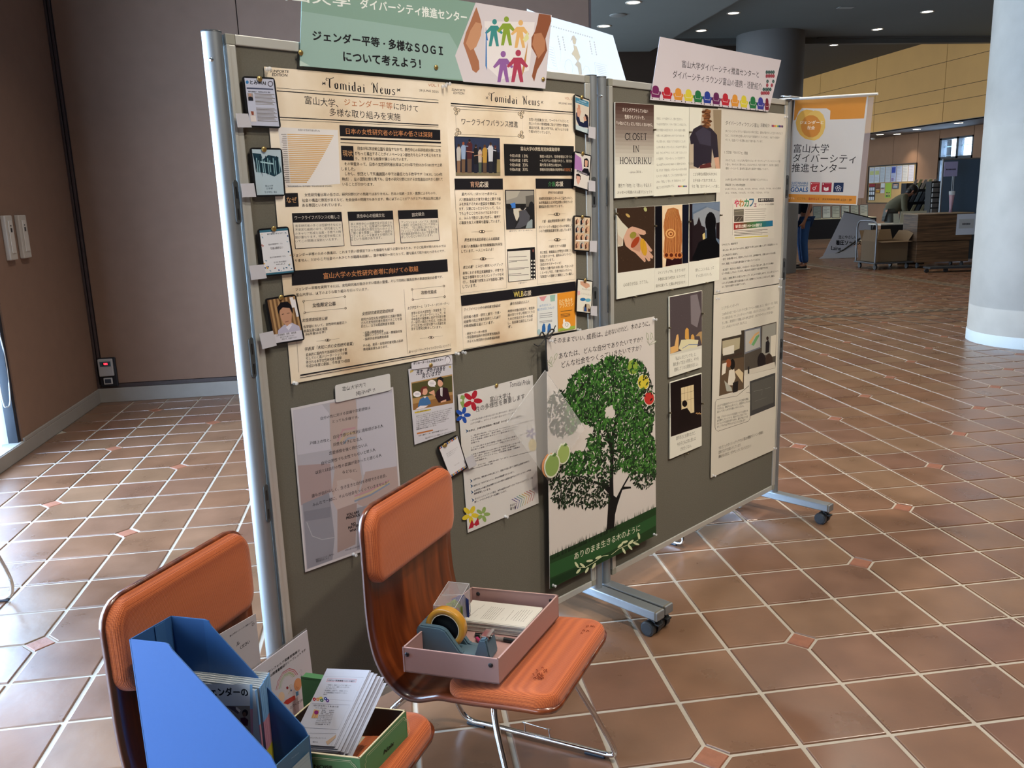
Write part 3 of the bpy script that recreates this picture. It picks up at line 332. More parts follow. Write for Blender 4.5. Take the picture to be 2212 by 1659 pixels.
(0,'newspaper_poster','aged sepia newspaper poster headed VOL. 2 with black panels and small photos','poster','newspaper style posters on the left board',[(4302,6860),(-1252,1771),(1284,1784),(1238,-1787),(-1271,-1769)],'#dccbad',0.0006,0,'sepia',[('masthead',N_,[('T',K,'SUNFORTE',-1149,1695,-910,1697,29,1,1),('T',K,'EDITION',-1122,1655,-927,1658,29,1,1),('T',K,'@Tomidai',-492,1647,60,1634,130),('T',K,'@News',158,1636,513,1630,127),('S',K,7,[-542,1641,-501,1610]),('S',K,7,[-499,1644,-544,1608]),('S',K,7,[543,1641,586,1607]),('S',K,7,[588,1643,542,1605]),('T','#b0693a','VOL. 2',1061,1708,1216,1710,33),('T',K,'28 JUNE 2025',920,1631,1222,1626,33),('P',K,[-1174,1528,1251,1522,1251,1508,-1175,1512]),('P',K,[-1176,1495,1250,1490,1250,1483,-1177,1487])]),('frame_ornament',N_,[('S','#39322c',4,[-1100,1454,158,1465,143,1133,-1099,1136,-1100,1454]),('E','#39322c',-1100,1454,31,1,-2,-25),('E','#dccbad',-1100,1454,22,1,-1,-19),('E','#39322c',-1092,1455,8,0,0,-7),('E','#39322c',-1047,1442,31,1,-2,-25),('E','#dccbad',-1047,1442,23,1,-1,-19),('E','#39322c',-1039,1442,8,0,0,-7),('E','#39322c',-1087,1402,31,1,-2,-25),('E','#dccbad',-1087,1402,23,1,-1,-19),('E','#39322c',-1078,1402,8,0,0,-7),('E','#39322c',158,1465,36,2,-1,-27),('E','#dccbad',158,1465,26,1,-1,-21),('E','#39322c',167,1466,9,0,0,-8),('E','#39322c',96,1447,35,2,-1,-27),('E','#dccbad',96,1447,26,1,-1,-21),('E','#39322c',105,1447,9,0,0,-8),('E','#39322c',136,1407,36,1,-1,-27),('E','#dccbad',136,1407,26,1,-1,-21),('E','#39322c',146,1408,9,0,0,-8),('E','#39322c',143,1133,36,1,-1,-27),('E','#dccbad',143,1133,26,1,-1,-21),('E','#39322c',153,1133,10,0,0,-8),('E','#39322c',83,1147,35,1,-1,-27),('E','#dccbad',83,1147,26,1,-1,-21),('E','#39322c',92,1147,9,0,0,-8),('E','#39322c',127,1190,36,1,-1,-27),('E','#dccbad',127,1190,26,1,-1,-21),('E','#39322c',136,1190,9,0,0,-8),('E','#39322c',-1099,1136,31,1,-2,-25),('E','#dccbad',-1099,1136,23,1,-1,-19),('E','#39322c',-1091,1136,8,0,0,-7),('E','#39322c',-1045,1152,31,1,-2,-25),('E','#dccbad',-1045,1152,23,1,-1,-19),('E','#39322c',-1036,1152,8,0,0,-7),('E','#39322c',-1079,1190,31,1,-2,-25),('E','#dccbad',-1079,1190,23,1,-1,-19),('E','#39322c',-1071,1190,8,0,0,-7),('T',K,'ワークライフバランス推進',-1000,1303,56,1299,87),('T',K,'女性の社会進出には、ワークライフバランス',285,1378,1131,1380,42),('T',K,'向上のための環境整備に加えて男性の家庭内',283,1323,1129,1320,42),('T',K,'進出が必須。富山大学では、以下のような取',281,1268,1127,1259,42),('T',K,'り組みを行っています。',278,1214,734,1205,42)]),('group_photo',N_,[('P','#15192a',[-1142,1109,-309,1105,-321,597,-1145,601]),('P','#2c3550',[-1126,1098,-319,1094,-325,914,-1126,903]),('P','#7d7258',[-1142,646,-319,641,-321,600,-1140,604]),('P','#8b7d54',[-391,818,-319,819,-323,644,-391,645]),('P','#b9b4ae',[-1113,944,-1092,974,-1052,975,-1034,945,-1052,793,-1115,793]),('P','#8b6b52',[-1112,796,-1053,797,-1065,634,-1120,634]),('E','#9c6f58',-1071,983,17,0,-1,-15),('E','#3a2a20',-1071,995,21,0,-1,-18),('P','#8fa4c4',[-1031,971,-1008,1001,-966,1002,-947,972,-965,812,-1032,812]),('P','#6e5642',[-1030,815,-967,815,-980,634,-1039,634]),('E','#9c6f58',-987,1011,17,0,-1,-15),('E','#8b4a30',-986,1023,21,0,-1,-18),('P','#4b2227',[-930,1007,-902,1038,-849,1039,-825,1009,-846,818,-931,817]),('P','#5d4a3e',[-928,820,-849,821,-862,633,-937,634]),('E','#9c6f58',-875,1048,17,0,-1,-15),('E','#1d1614',-875,1060,21,0,-1,-18),('P','#17171c',[-809,941,-786,972,-743,972,-724,942,-743,749,-812,749]),('P','#1f2030',[-810,752,-745,752,-754,633,-814,633]),('E','#9c6f58',-764,981,17,0,-1,-15),('E','#2a1c18',-764,994,21,0,-1,-18),('P','#b8a89a',[-727,911,-707,942,-670,943,-654,912,-669,773,-728,772]),('P','#4d5a4c',[-726,776,-670,776,-680,633,-732,633]),('E','#9c6f58',-688,952,17,0,-1,-15),('E','#251a16',-688,964,22,0,-1,-18),('P','#b08a3c',[-648,940,-623,971,-577,972,-556,942,-574,770,-648,770]),('P','#5a4738',[-646,773,-576,773,-586,632,-651,633]),('E','#9c6f58',-600,981,18,0,-1,-15),('E','#5a3a20',-599,993,22,0,-1,-19),('P','#c3c7cf',[-539,973,-513,1004,-464,1005,-441,975,-461,786,-539,786]),('P','#23232b',[-536,789,-463,790,-474,632,-542,632]),('E','#9c6f58',-488,1014,18,0,-1,-16),('E','#3b2a22',-487,1027,22,0,-1,-19),('P','#16161b',[-441,934,-421,965,-382,966,-365,935,-381,762,-442,761]),('P','#1a1a20',[-440,764,-383,765,-392,632,-445,632]),('E','#9c6f58',-401,975,18,0,-1,-16),('E','#5a2a20',-400,988,22,0,-1,-19),('S','#8fa4c4',11,[-1019,987,-904,985]),('S','#b98a78',11,[-946,920,-803,907]),('S','#b58a70',11,[-805,861,-658,881]),('S','#b08a3c',11,[-676,863,-568,833]),('S','#c3c7cf',11,[-561,960,-385,932])]),('rate_table',N_,[('P','#141214',[-236,1029,1243,1024,1227,592,-238,599]),('T','#d8cdb8','富山大学の男性育児休業取得率',96,971,925,971,55,1),('T','#d8cdb8','令和3年度',-128,871,87,871,45),('T','#d8cdb8','13%',132,869,240,869,42),('T','#d8cdb8','令和4年度',-131,809,84,807,45),('T','#d8cdb8','18%',130,808,238,807,42),('T','#d8cdb8','令和5年度',-134,747,82,744,45),('T','#d8cdb8','33%',127,746,235,745,42),('T','#d8cdb8','令和6年度',-137,684,79,681,45),('T','#d8cdb8','33%',124,684,232,682,42),('T','#d8cdb8','制度の改正や、取得者増加に伴うロ',490,868,1196,869,43),('T','#d8cdb8','ールモデルの影響が大きく、育児休',488,809,1195,805,43),('T','#d8cdb8','業を取る男性は増加中。',485,749,966,744,43),('T','#d8cdb8','事務系男性職員の取得率は',483,682,1010,679,43),('T','#b0693a','100%',1021,679,1154,677,45),('T','#d8cdb8','！',1165,677,1186,677,45)]),('column_box',N_,[('S','#2a2420',4,[-1178,435,-1155,-967,-273,-976,-281,414]),('S','#2a2420',4,[387,411,365,-983,1220,-983,1255,401]),('P',K,[-1174,565,-279,559,-282,409,-1172,421]),('T','#c9a184','育児',-894,486,-735,485,78,1),('T','#e0d6c4','応援',-727,485,-556,482,79,1),('P',K,[386,554,1215,545,1211,402,387,411]),('T','#3f7a4c','介護',653,471,806,473,73,1),('T','#e0d6c4','応援',815,472,986,472,74,1),('T',K,'富大パパ、“ほっ”と一息タイム',-1059,361,-404,356,42,0,1),('T',K,'パパ教職員同士が育児や両立に関する悩',-1107,289,-334,282,45),('T',K,'みを共有するための座談会を開催してい',-1110,228,-337,221,45),('T',K,'ます。父親になったからといって、なん',-1114,167,-340,160,45),('T',K,'でも上手にこなせるわけではありませ',-1118,105,-388,99,45),('T',K,'ん。みんなで励ましあいながら、育児す',-1122,43,-346,37,45),('T',K,'る職員を支える職場を目指しています。',-1126,-18,-349,-25,45),('T',K,'男性育児休業取得者による経験談',-1046,-249,-382,-266,46,0,1),('T',K,'先輩パパ教職員の育児休業奮闘記を発信',-1109,-337,-331,-346,43),('T',K,'しています。一人じゃないよ！',-1109,-399,-513,-406,43),('T',K,'両立応援！とみだい育児ハンドブック',-1091,-616,-333,-633,43,0,1),('T',K,'本学における両立支援制度や、子育てお',-1104,-696,-324,-713,46),('T',K,'役立ち情報をまとめたハンドブックを発',-1107,-756,-327,-773,46),('T',K,'行し、各部署で供覧および当該者に配布',-1111,-817,-330,-833,46),('T',K,'しています。',-1115,-878,-862,-883,46),('T',K,'学内での介護相談',644,349,982,346,40,0,1),('T',K,'地域包括支援センターのご協力のもと、',445,267,1193,260,43),('T',K,'本学教職員および学生対象に学内での介',442,209,1191,202,43),('T',K,'護相談を受け付けています。',440,151,975,147,43),('T',K,'介護・福祉関連書籍の展示・貸出',496,-66,1140,-64,43,0,1),('T',K,'ダイバーシティ推進センターが保有して',429,-146,1182,-155,43),('T',K,'いる介護関連図書を貸し出しています。',431,-205,1170,-214,43),('T',K,'介護セミナーの実施',635,-438,1022,-449,41,0,1),('T',K,'年に数回、教職員および学生を対象とし',442,-520,1146,-527,44),('T',K,'た介護セミナーを、昼休みにオンライン',440,-579,1145,-587,44),('T',K,'開催しています。',438,-639,745,-642,44),('T',K,'（過去のセミナーテーマ）',436,-698,900,-704,44),('T',K,'「家族の介護が始まる前に知っておくべき',433,-758,1181,-769,44),('T',K,'ことーもし今日、介護が始まったらー」',431,-818,1138,-828,44),('T',K,'「認知症への理解と介護者としての備え」',429,-878,1177,-890,44),('S','#4a423a',2,[-912,-150,-512,-153]),('E','#4a423a',-714,-151,60,-3,-1,-20),('E','#dccbad',-742,-150,16,-1,-1,-10),('E','#dccbad',-686,-153,16,-1,-1,-10),('S','#4a423a',2,[-914,-522,-511,-534]),('E','#4a423a',-715,-528,60,-4,-1,-20),('E','#dccbad',-743,-526,16,-1,-1,-10),('E','#dccbad',-687,-530,16,-1,-1,-10),('S','#4a423a',2,[630,28,1026,33]),('E','#4a423a',830,30,71,-3,-1,-22),('E','#dccbad',797,32,19,-1,0,-11),('E','#dccbad',863,29,19,-1,0,-11),('S','#4a423a',2,[627,-349,1024,-353]),('E','#4a423a',827,-351,72,-4,-1,-22),('E','#dccbad',794,-349,19,-1,0,-11),('E','#dccbad',860,-353,19,-1,0,-11)]),('meeting_photo',N_,[('P','#1b1a1c',[-247,403,351,396,343,-155,-242,-148]),('P','#8e8a83',[-228,391,337,382,334,197,-229,212]),('P','#a8a297',[-228,391,60,386,-8,299,-226,259]),('P','#5d5a55',[166,310,334,321,328,155,171,159]),('P','#3d78c8',[-149,210,-46,225,-45,151,-147,145]),('P','#c6c1b4',[-90,137,181,144,46,58,-23,-37,-86,3]),('P','#c0a878',[5,105,114,119,45,40]),('P','#24242a',[-231,157,-122,153,-44,-28,-81,-139,-237,-139]),('P','#4c4d55',[26,104,158,118,247,21,216,-85,37,-140,-71,-140,21,-31]),('E','#120f10',98,153,52,-2,-2,-42),('E','#120f10',-176,167,51,-2,-2,-38),('P','#8d9a9c',[190,-68,274,-23,296,-35,291,-152,147,-150]),('E','#1a1a1e',280,141,58,-2,-4,-91),('T',K,'富大パパ、“ほっ”と一息タイム',-183,-172,288,-180,24,0,1)]),('slide_image',N_,[('P',K,[-242,-426,332,-429,336,-901,-239,-898]),('P','#dcd8cc',[-235,-457,231,-466,223,-897,-230,-891]),('P','#3a3632',[-218,-536,152,-548,152,-554,-218,-542]),('P','#3a3632',[-220,-591,172,-605,172,-612,-220,-597]),('P','#3a3632',[-221,-609,-48,-608,-49,-614,-221,-615]),('P','#3a3632',[-225,-696,190,-715,190,-721,-225,-702]),('P','#3a3632',[-226,-714,100,-727,100,-733,-226,-720]),('P','#3a3632',[-229,-780,31,-788,31,-794,-229,-786]),('P','#3a3632',[-230,-799,186,-821,185,-827,-230,-805]),('E','#e8e4d8',256,-625,16,-1,-1,-14),('E','#e8e4d8',310,-629,16,-1,-1,-14),('E','#e8e4d8',254,-678,16,-1,-1,-14),('E','#e8e4d8',308,-682,16,-1,-1,-14),('E','#e8e4d8',252,-731,16,-1,-1,-14),('E','#e8e4d8',306,-735,16,-1,-1,-14),('E','#e8e4d8',250,-784,16,-1,-1,-14),('E','#e8e4d8',304,-788,16,-1,-1,-14),('E','#e8e4d8',248,-837,16,-1,-1,-14),('E','#e8e4d8',302,-842,16,-1,-1,-14),('E','#e8e4d8',246,-890,16,-1,-1,-14),('E','#e8e4d8',300,-895,16,-1,-1,-14),('E','#7a4a40',294,-481,20,-1,-1,-22),('T',K,'介護セミナー',-37,-930,141,-931,25,0,1)]),('section_heading',N_,[('P',K,[-1161,-998,1219,-1016,1221,-1158,-1150,-1140]),('T','#d9c565','WLB',-140,-1087,58,-1092,80,1),('T','#e0d6c4','応援',62,-1092,228,-1096,75,1),('T','#8a857c','ワークライフバランス',-168,-1029,100,-1036,15)]),('body_text',N_,[('S','#2a2420',4,[-1150,-1145,-1159,-1743,1230,-1781,1226,-1159]),('T',K,'ライフイベント中の研究者対象助成',-1114,-1197,-412,-1212,44,0,1),('T',K,'研究者の教育・研究と育児・介護・',-1121,-1302,-413,-1313,44),('T',K,'妊娠等の両立支援を目的とした以下',-1124,-1364,-416,-1375,44),('T',K,'の助成制度を設けています。',-1128,-1425,-556,-1434,44),('T',K,'・研究サポーター制度',-1103,-1536,-697,-1545,39),('T',K,'・学会等参加時の休日保育利用料及',-1102,-1587,-444,-1606,42),('T',K,'び子ども帯同時の交通費補助制度',-1078,-1647,-451,-1667,42),('T',K,'働き方改革のススメ',-215,-1212,174,-1217,43,0,1),('T',K,'時間外労働の削減や、有給休',-267,-1315,292,-1325,43),('T',K,'暇の取りやすい環境づくりの',-270,-1372,290,-1382,43),('T',K,'ための啓発ポスターを作成',-273,-1429,244,-1439,43),('T',K,'し、各部署で掲示していま',-275,-1486,241,-1496,43),('T',K,'す。',-278,-1543,-194,-1545,43)]),('footer_rule',N_,[('P',K,[-1193,-1754,1243,-1780,1243,-1793,-1194,-1768])]),('printed_flyer','pale blue flyer with two blue birds',[('P','#d5d8d6',[349,-1172,796,-1169,787,-1757,336,-1745]),('P','#cf8f94',[395,-1176,563,-1174,490,-1250,432,-1235]),('P','#8fb5a8',[629,-1178,753,-1174,738,-1274,642,-1273]),('T','#4f86b8','まずはひとつ、',399,-1311,653,-1313,35,1),('T','#4f86b8','働き方を変えてみよう',346,-1363,718,-1369,38,1),('P','#2d62a0',[430,-1722,443,-1622,473,-1585,505,-1597,517,-1672,510,-1720]),('P','#2d62a0',[552,-1739,565,-1637,595,-1600,628,-1612,640,-1688,634,-1736]),('P','#5a6068',[390,-1429,672,-1438,672,-1444,390,-1435]),('P','#5a6068',[389,-1461,671,-1470,671,-1477,388,-1468]),('P','#5a6068',[388,-1490,670,-1500,670,-1506,387,-1496]),('P','#5a6068',[386,-1545,668,-1555,668,-1562,385,-1551]),('P','#5a6068',[385,-1564,668,-1575,668,-1581,385,-1570]),('E','#9db8bd',368,-1701,37,-5,-2,-42)]),('printed_flyer','orange flyer with a white bird',[('P','#d98e2b',[796,-1166,1226,-1162,1200,-1761,802,-1755]),('T','#e8d9a8','ひと休みを',836,-1294,1147,-1291,69,1),('T','#e8d9a8','プラスワン',839,-1360,1160,-1359,69,1),('P','#9aae4a',[808,-1713,1006,-1702,1202,-1710,1200,-1761,802,-1755]),('E','#e8e4dc',994,-1680,95,-12,-2,-57),('E','#e8e4dc',939,-1610,25,-3,-1,-37),('E','#4a4640',1002,-1671,35,-4,-1,-30),('E','#e8e4dc',1002,-1671,27,-3,-1,-25),('P','#4a3a20',[865,-1445,1138,-1453,1137,-1462,865,-1453]),('P','#4a3a20',[864,-1493,1086,-1496,1086,-1504,864,-1501]),('P','#4a3a20',[863,-1514,1086,-1517,1085,-1526,863,-1523]),('P','#4a3a20',[863,-1534,1085,-1537,1085,-1546,862,-1542])])]),
(1,'banner_sheet','long sage green banner on top of the left board, with hands around paper figures','banner','banners on top of the boards',[(2973,9159),(-1951,464),(2100,519),(1929,-490),(-2077,-493)],'#7fa093',0.0012,0,'paper',[('title_panel',N_,[('P','#93b1aa',[-2001,84,149,74,595,-473,-2077,-496]),('P','#b7cbc2',[-2072,-437,-1949,-483,-2078,-499])]),('banner_text',N_,[('T','#e6ece8','富山大学',-2378,221,-1343,255,107,2),('T','#e6ece8','ダイバーシティ',-1204,265,-305,291,111,2),('T','#e6ece8','推進センター',-283,285,463,300,118,2),('T',K,'ジェンダー平等',-1880,-154,-961,-142,105,3),('E',K,-893,-151,14,1,-1,-11),('T',K,'多様なＳＯＧＩ',-827,-146,26,-149,116,3),('T',K,'について考えよう！',-1489,-341,-349,-335,112,3)]),('hands_photo','photo of two hands sheltering cut-out paper figures',[('P','#cfc9cf',[630,503,2100,519,1929,-490,354,-500,232,-188]),('P','#e0dcde',[775,292,1744,385,1600,-264,1042,-428,766,-268]),('P','#a56f52',[641,450,702,313,729,214,678,63,565,-79,645,-218,652,-321,590,-373,525,-346,465,-204,383,-24,436,111,522,249,591,372]),('P','#c08f6e',[516,148,616,260,720,257,702,109,609,-46,502,-99,428,-19]),('P','#8a5238',[2075,516,2085,439,1954,190,1985,35,1882,-116,1768,-251,1701,-409,1656,-338,1723,-161,1763,-63,1660,52,1670,177,1739,261,1791,375,1832,511]),('P','#b27c5c',[1726,229,1871,260,1953,158,1936,31,1798,-92,1730,12,1680,85]),('E','#3e8a8a',962,304,44,5,-2,-35),('P','#3e8a8a',[887,247,1018,261,1112,180,1080,160,996,196,1028,0,975,-5,938,128,888,-13,836,-18,888,185,801,131,776,146]),('E','#86a03a',1187,361,48,5,-2,-37),('P','#86a03a',[1113,300,1256,316,1363,230,1333,208,1241,247,1277,35,1219,30,1178,173,1123,21,1067,16,1122,234,1028,176,1001,192]),('E','#dcb070',1461,347,47,5,-2,-37),('P','#dcb070',[1380,288,1521,303,1624,218,1589,196,1497,235,1534,28,1477,23,1436,162,1383,14,1326,9,1381,222,1287,166,1260,181]),('P','#3f78b8',[797,221,830,49,805,61,789,-326,762,-268]),('P','#b88a50',[1597,123,1532,-207,1467,-344,1463,-274,1525,-84]),('P','#d9d9a0',[1597,246,1617,156,1545,103,1488,128]),('E','#8d5f9e',1103,-92,51,5,-2,-41),('P','#8d5f9e',[1023,-156,1177,-143,1292,-241,1260,-264,1160,-218,1199,-451,1137,-455,1093,-297,1034,-462,972,-466,1033,-229,931,-289,902,-271]),('E','#a83e58',1395,-53,55,5,-2,-43),('P','#a83e58',[1301,-121,1466,-107,1586,-210,1545,-235,1438,-187,1481,-431,1414,-436,1366,-270,1304,-443,1238,-448,1302,-198,1193,-262,1162,-243])])]),
(2,'banner_sheet','white banner with a row of coloured armchairs on top of the right board','banner','banners on top of the boards',[(3275,9156),(-1888,508),(2242,494),(1805,-505),(-2158,-497)],'#c9c2c9',0.0012,0,'paper',[('banner_text',N_,[('T',K,'富山大学ダイバーシティ推進センターと',-1246,140,1378,157,122),('T',K,'ダイバーシティラウンジ富山の連携・活動紹介',-1511,-47,1512,-59,129)]),('armchair_row',N_,[('C','#6b1f55',[-2005,-378,-1858,-378,-2006,-289]),('C','#ab2230',[-1677,-378,-1530,-378,-1678,-289]),('C','#cc8a35',[-1345,-379,-1199,-379,-1347,-288]),('C','#c9bb3c',[-1030,-380,-884,-380,-1032,-287]),('C','#1d6a3c',[-731,-380,-584,-381,-733,-287]),('C','#22388c',[-430,-381,-284,-381,-433,-286]),('C','#5c1f50',[-132,-382,14,-382,-135,-286]),('C','#ab2230',[182,-383,328,-383,178,-285]),('C','#cc8a35',[517,-383,662,-383,513,-284]),('C','#c9bb3c',[842,-384,986,-384,836,-284]),('C','#1d6a3c',[1180,-385,1324,-385,1174,-283]),('C','#35388c',[1476,-386,1619,-386,1469,-282]),('C','#6b1830',[1726,-386,1815,-386,1719,-282])]),('hexagon_pattern','dark green and red patchwork of small hexagons',[('E','#1f4a48',1677,225,48,4,2,-35,6),('S','#d8c8c8',6,[1676,241,1679,200]),('E','#1f4a48',1765,231,48,4,2,-35,6),('S','#d8c8c8',6,[1764,248,1767,207]),('E','#1f4a48',1853,238,49,4,2,-35,6),('S','#d8c8c8',6,[1852,254,1855,213]),('E','#1f4a48',1942,245,49,4,2,-35,6),('S','#d8c8c8',6,[1941,261,1944,220]),('E','#8f2036',1682,155,48,4,2,-35,6),('S','#d8c8c8',6,[1681,171,1683,130]),('E','#8f2036',1770,161,49,4,2,-35,6),('S','#d8c8c8',6,[1769,178,1771,137]),('E','#8f2036',1858,168,49,4,2,-35,6),('S','#d8c8c8',6,[1857,184,1860,143]),('E','#8f2036',1947,174,49,4,2,-35,6),('S','#d8c8c8',6,[1946,191,1949,149]),('E','#1f4a48',1715,58,48,3,2,-35,6),('S','#d8c8c8',6,[1713,74,1716,33]),('E','#1f4a48',1945,74,49,3,2,-35,6),('S','#d8c8c8',6,[1944,90,1947,49]),('E','#8f2036',1710,-15,48,3,2,-35,6),('S','#d8c8c8',6,[1709,2,1712,-40]),('E','#8f2036',1892,-3,49,3,2,-35,6),('S','#d8c8c8',6,[1891,14,1894,-28]),('E','#1f4a48',1575,-100,48,3,2,-35,6),('S','#d8c8c8',6,[1574,-84,1577,-125]),('E','#1f4a48',1663,-95,48,3,2,-35,6),('S','#d8c8c8',6,[1662,-78,1664,-119]),('E','#1f4a48',1751,-89,49,3,2,-35,6),('S','#d8c8c8',6,[1750,-73,1752,-114]),('E','#1f4a48',1839,-84,49,3,2,-35,6),('S','#d8c8c8',6,[1838,-67,1841,-108]),('E','#8f2036',1506,-172,48,3,2,-35,6),('S','#d8c8c8',6,[1505,-156,1507,-197]),('E','#8f2036',1593,-167,48,3,2,-35,6),('S','#d8c8c8',6,[1592,-151,1594,-192]),('E','#8f2036',1680,-162,48,3,2,-35,6),('S','#d8c8c8',6,[1679,-145,1682,-187]),('E','#8f2036',1768,-157,49,3,2,-35,6),('S','#d8c8c8',6,[1767,-140,1770,-182])])]),
(3,'hanging_sign','white hanging sign with orange top band, held out on a rod from the right board','sign',N_,[(741,7859),(-700,1076),(820,992),(713,-1072),(-834,-995)],'#cfccca',0.0012,0,'paper',[('orange_band',N_,[('P','#d08b3a',[-688,1070,790,985,760,584,72,623,75,793,-8,845,-246,865,-523,901,-597,839,-666,676,-701,671])]),('orange_footer',N_,[('P','#d08b3a',[-789,-810,692,-889,692,-1049,-803,-976])]),('round_logo',N_,[('E','#d9ac55',-365,558,261,67,128,-298),('E','#dcb865',-247,533,229,-55,-43,-291),('E','#c9863c',-322,524,216,-17,10,-223),('T','#efe6d8','ジェンダーと',-562,620,-60,579,71,2),('T','#efe6d8','社会',-400,506,-237,487,71,2)]),('sign_text',N_,[('T',K,'富山大学',-677,112,79,61,176),('T',K,'ダイバーシティ',-687,-81,640,-171,177),('T',K,'推進センター',-705,-278,461,-343,178),('T','#2a6090','SUSTAINABLE',-692,-590,-330,-606,42,2),('T','#2a6090','DEVELOPMENT',-697,-641,-331,-657,42,2),('T','#23588f','GOALS',-708,-724,-331,-739,90,3)]),('goal_tile','red square pictogram tile',[('P','#b3303a',[-277,-589,-78,-600,-81,-790,-280,-781]),('E','#e8dedc',-197,-716,34,-1,1,-31),('E','#b3303a',-197,-716,22,-1,1,-20),('S','#e8dedc',8,[-174,-693,-142,-663]),('S','#e8dedc',8,[-199,-748,-198,-771]),('P','#e8dedc',[-266,-604,-246,-605,-244,-631,-261,-631]),('P','#d08a8a',[-229,-605,-103,-611,-102,-621,-228,-615])]),('goal_tile','crimson square tile with an open book',[('P','#951f35',[-32,-605,174,-612,170,-801,-36,-792]),('P','#e8dedc',[9,-692,60,-717,108,-695,111,-762,59,-776,9,-754]),('S','#951f35',4,[60,-717,59,-771]),('P','#e8dedc',[-19,-617,2,-618,4,-649,-16,-649]),('P','#c98a98',[22,-622,154,-627,154,-636,22,-630])]),('goal_tile','navy square tile with linked rings',[('P','#16294f',[218,-614,421,-621,418,-808,211,-802]),('E','#dcdce4',313,-694,26,-1,1,-25),('E','#16294f',313,-694,19,-1,1,-18),('E','#dcdce4',351,-721,26,-1,1,-25),('E','#16294f',351,-721,19,-1,1,-18),('E','#dcdce4',339,-762,26,-1,1,-25),('E','#16294f',339,-762,19,-1,1,-19),('E','#dcdce4',293,-760,26,-1,1,-25),('E','#16294f',293,-760,19,-1,1,-19),('E','#dcdce4',277,-718,26,-1,1,-25),('E','#16294f',277,-718,19,-1,1,-19)]),('footer_text',N_,[('T','#e8dcc8','誰でも',-759,-900,-618,-906,42),('T','#3a5a30','どこでも、',-554,-909,-359,-917,42),('T','#a02a20','自分らしく',-302,-922,-76,-930,48,2),('T','#4a3a28','男女共同参画週間',-9,-938,349,-952,41),('T','#4a3a28','6/23－29',378,-961,597,-969,40)])]),
(4,'message_card','card with brown top reading CLOSET IN HOKURIKU, top row of the right board','photo card','photo and message panels on the right board',[(720,7842),(-517,735),(525,746),(527,-729),(-533,-750)],'#d9d8cc',0.005,0,'paper',[('brown_gradient',N_,[('P',(74,52,46),[-514,730,522,742,522,682,-515,671]),('P',(83,62,56),[-515,671,522,682,523,623,-515,612]),('P',(92,72,66),[-515,612,523,623,523,563,-516,553]),('P',(101,83,76),[-516,553,523,563,523,503,-517,493]),('P',(110,93,86),[-517,493,523,503,524,443,-517,434]),('P',(119,104,96),[-517,434,524,443,524,382,-518,374]),('P',(128,114,106),[-518,374,524,382,524,322,-518,315]),('P',(137,125,116),[-518,315,524,322,525,261,-519,255]),('P',(146,135,126),[-519,255,525,261,525,201,-520,195]),('P',(156,146,136),[-520,195,525,201,525,140,-520,135]),('P',(165,156,146),[-520,135,525,140,526,79,-521,75]),('P',(174,167,156),[-521,75,526,79,526,18,-522,15]),('P',(183,177,166),[-522,15,526,18,526,-43,-522,-46]),('P',(192,187,176),[-522,-46,526,-43,527,-104,-523,-106]),('P',(201,198,187),[-523,-106,527,-104,527,-165,-524,-167]),('P',(210,208,197),[-524,-167,527,-165,527,-226,-524,-227])]),('panel_text',N_,[('T','#ece6dc','カミングアウトしていない',-331,631,356,635,61,1),('T','#ece6dc','性的マイノリティを、',-273,524,263,529,62,1),('T','#ece6dc','「いないこと」にしてほしくないから。',-486,420,495,420,61,1),('T',K,'#CLOSET',-275,215,332,231,114),('T',K,'#IN',-55,28,115,31,109),('T',K,'#HOKURIKU',-410,-160,460,-159,111),('T','#6a6660','- since 2016 -',-168,-341,208,-336,39),('T','#55524c','匿名で「存在」と「思い」を伝える',-446,-554,455,-556,60),('T','#55524c','メッセージ写真パネル展プロジェクト',-476,-659,481,-667,56)])]),
(4,'message_card','white card of fine message lines, right of the brown-topped CLOSET card','photo card','photo and message panels on the right board',[(1774,7851),(-526,737),(519,749),(533,-734),(-524,-751)],'#dcdccf',0.005,0,'paper',[('panel_text',N_,[('T','#6b6a62','本当は、いつも自分らしく、堂々と生きたい。',-454,523,326,539,43),('T','#6b6a62','でも自分が性的マイノリティであることを伝えると、',-454,430,444,451,43),('T','#6b6a62','自分が周囲から拒否されたり、あるいは自分の家族',-453,336,407,357,43),('T','#6b6a62','や親しい人に迷惑がかかったりするのではないか…',-453,243,409,264,43),('T','#6b6a62','そんな思いから、本当は「とても伝えたいこと」を',-452,149,411,171,44),('T','#6b6a62','心の中の押入れ（クローゼット）から出せずに閉じ込',-451,55,452,78,44),('T','#6b6a62','める（カミングアウト）ということを「しない」とい',-451,-39,454,-16,44),('T','#6b6a62','いう選択が、「クローゼット」という生き方です。',-450,-134,416,-111,44),('T','#6b6a62','CLOSET IN HOKURIKU に寄せられた、「北陸在',-449,-229,697,-204,44),('T','#6b6a62','住」または「北陸出身」のクローゼットの方々の写真',-449,-324,460,-300,44),('T','#6b6a62','とメッセージを通して、こうした生き方を選んでいる',-448,-419,462,-395,44),('T','#6b6a62','人々の「存在」と「思い」を「身近なもの」として',-447,-515,424,-490,44),('T','#6b6a62','感じていただければ幸いです。',-447,-611,76,-581,45),('E','#6b1f55',214,-594,17,0,0,-15),('E','#ab2230',254,-595,17,0,0,-15),('E','#cc8a35',294,-595,17,0,0,-15),('E','#c9bb3c',334,-596,18,0,0,-15),('E','#1d6a3c',375,-596,18,0,0,-15),('E','#22388c',415,-597,18,0,0,-15),('E','#5c1f50',456,-597,18,0,0,-15)])]),
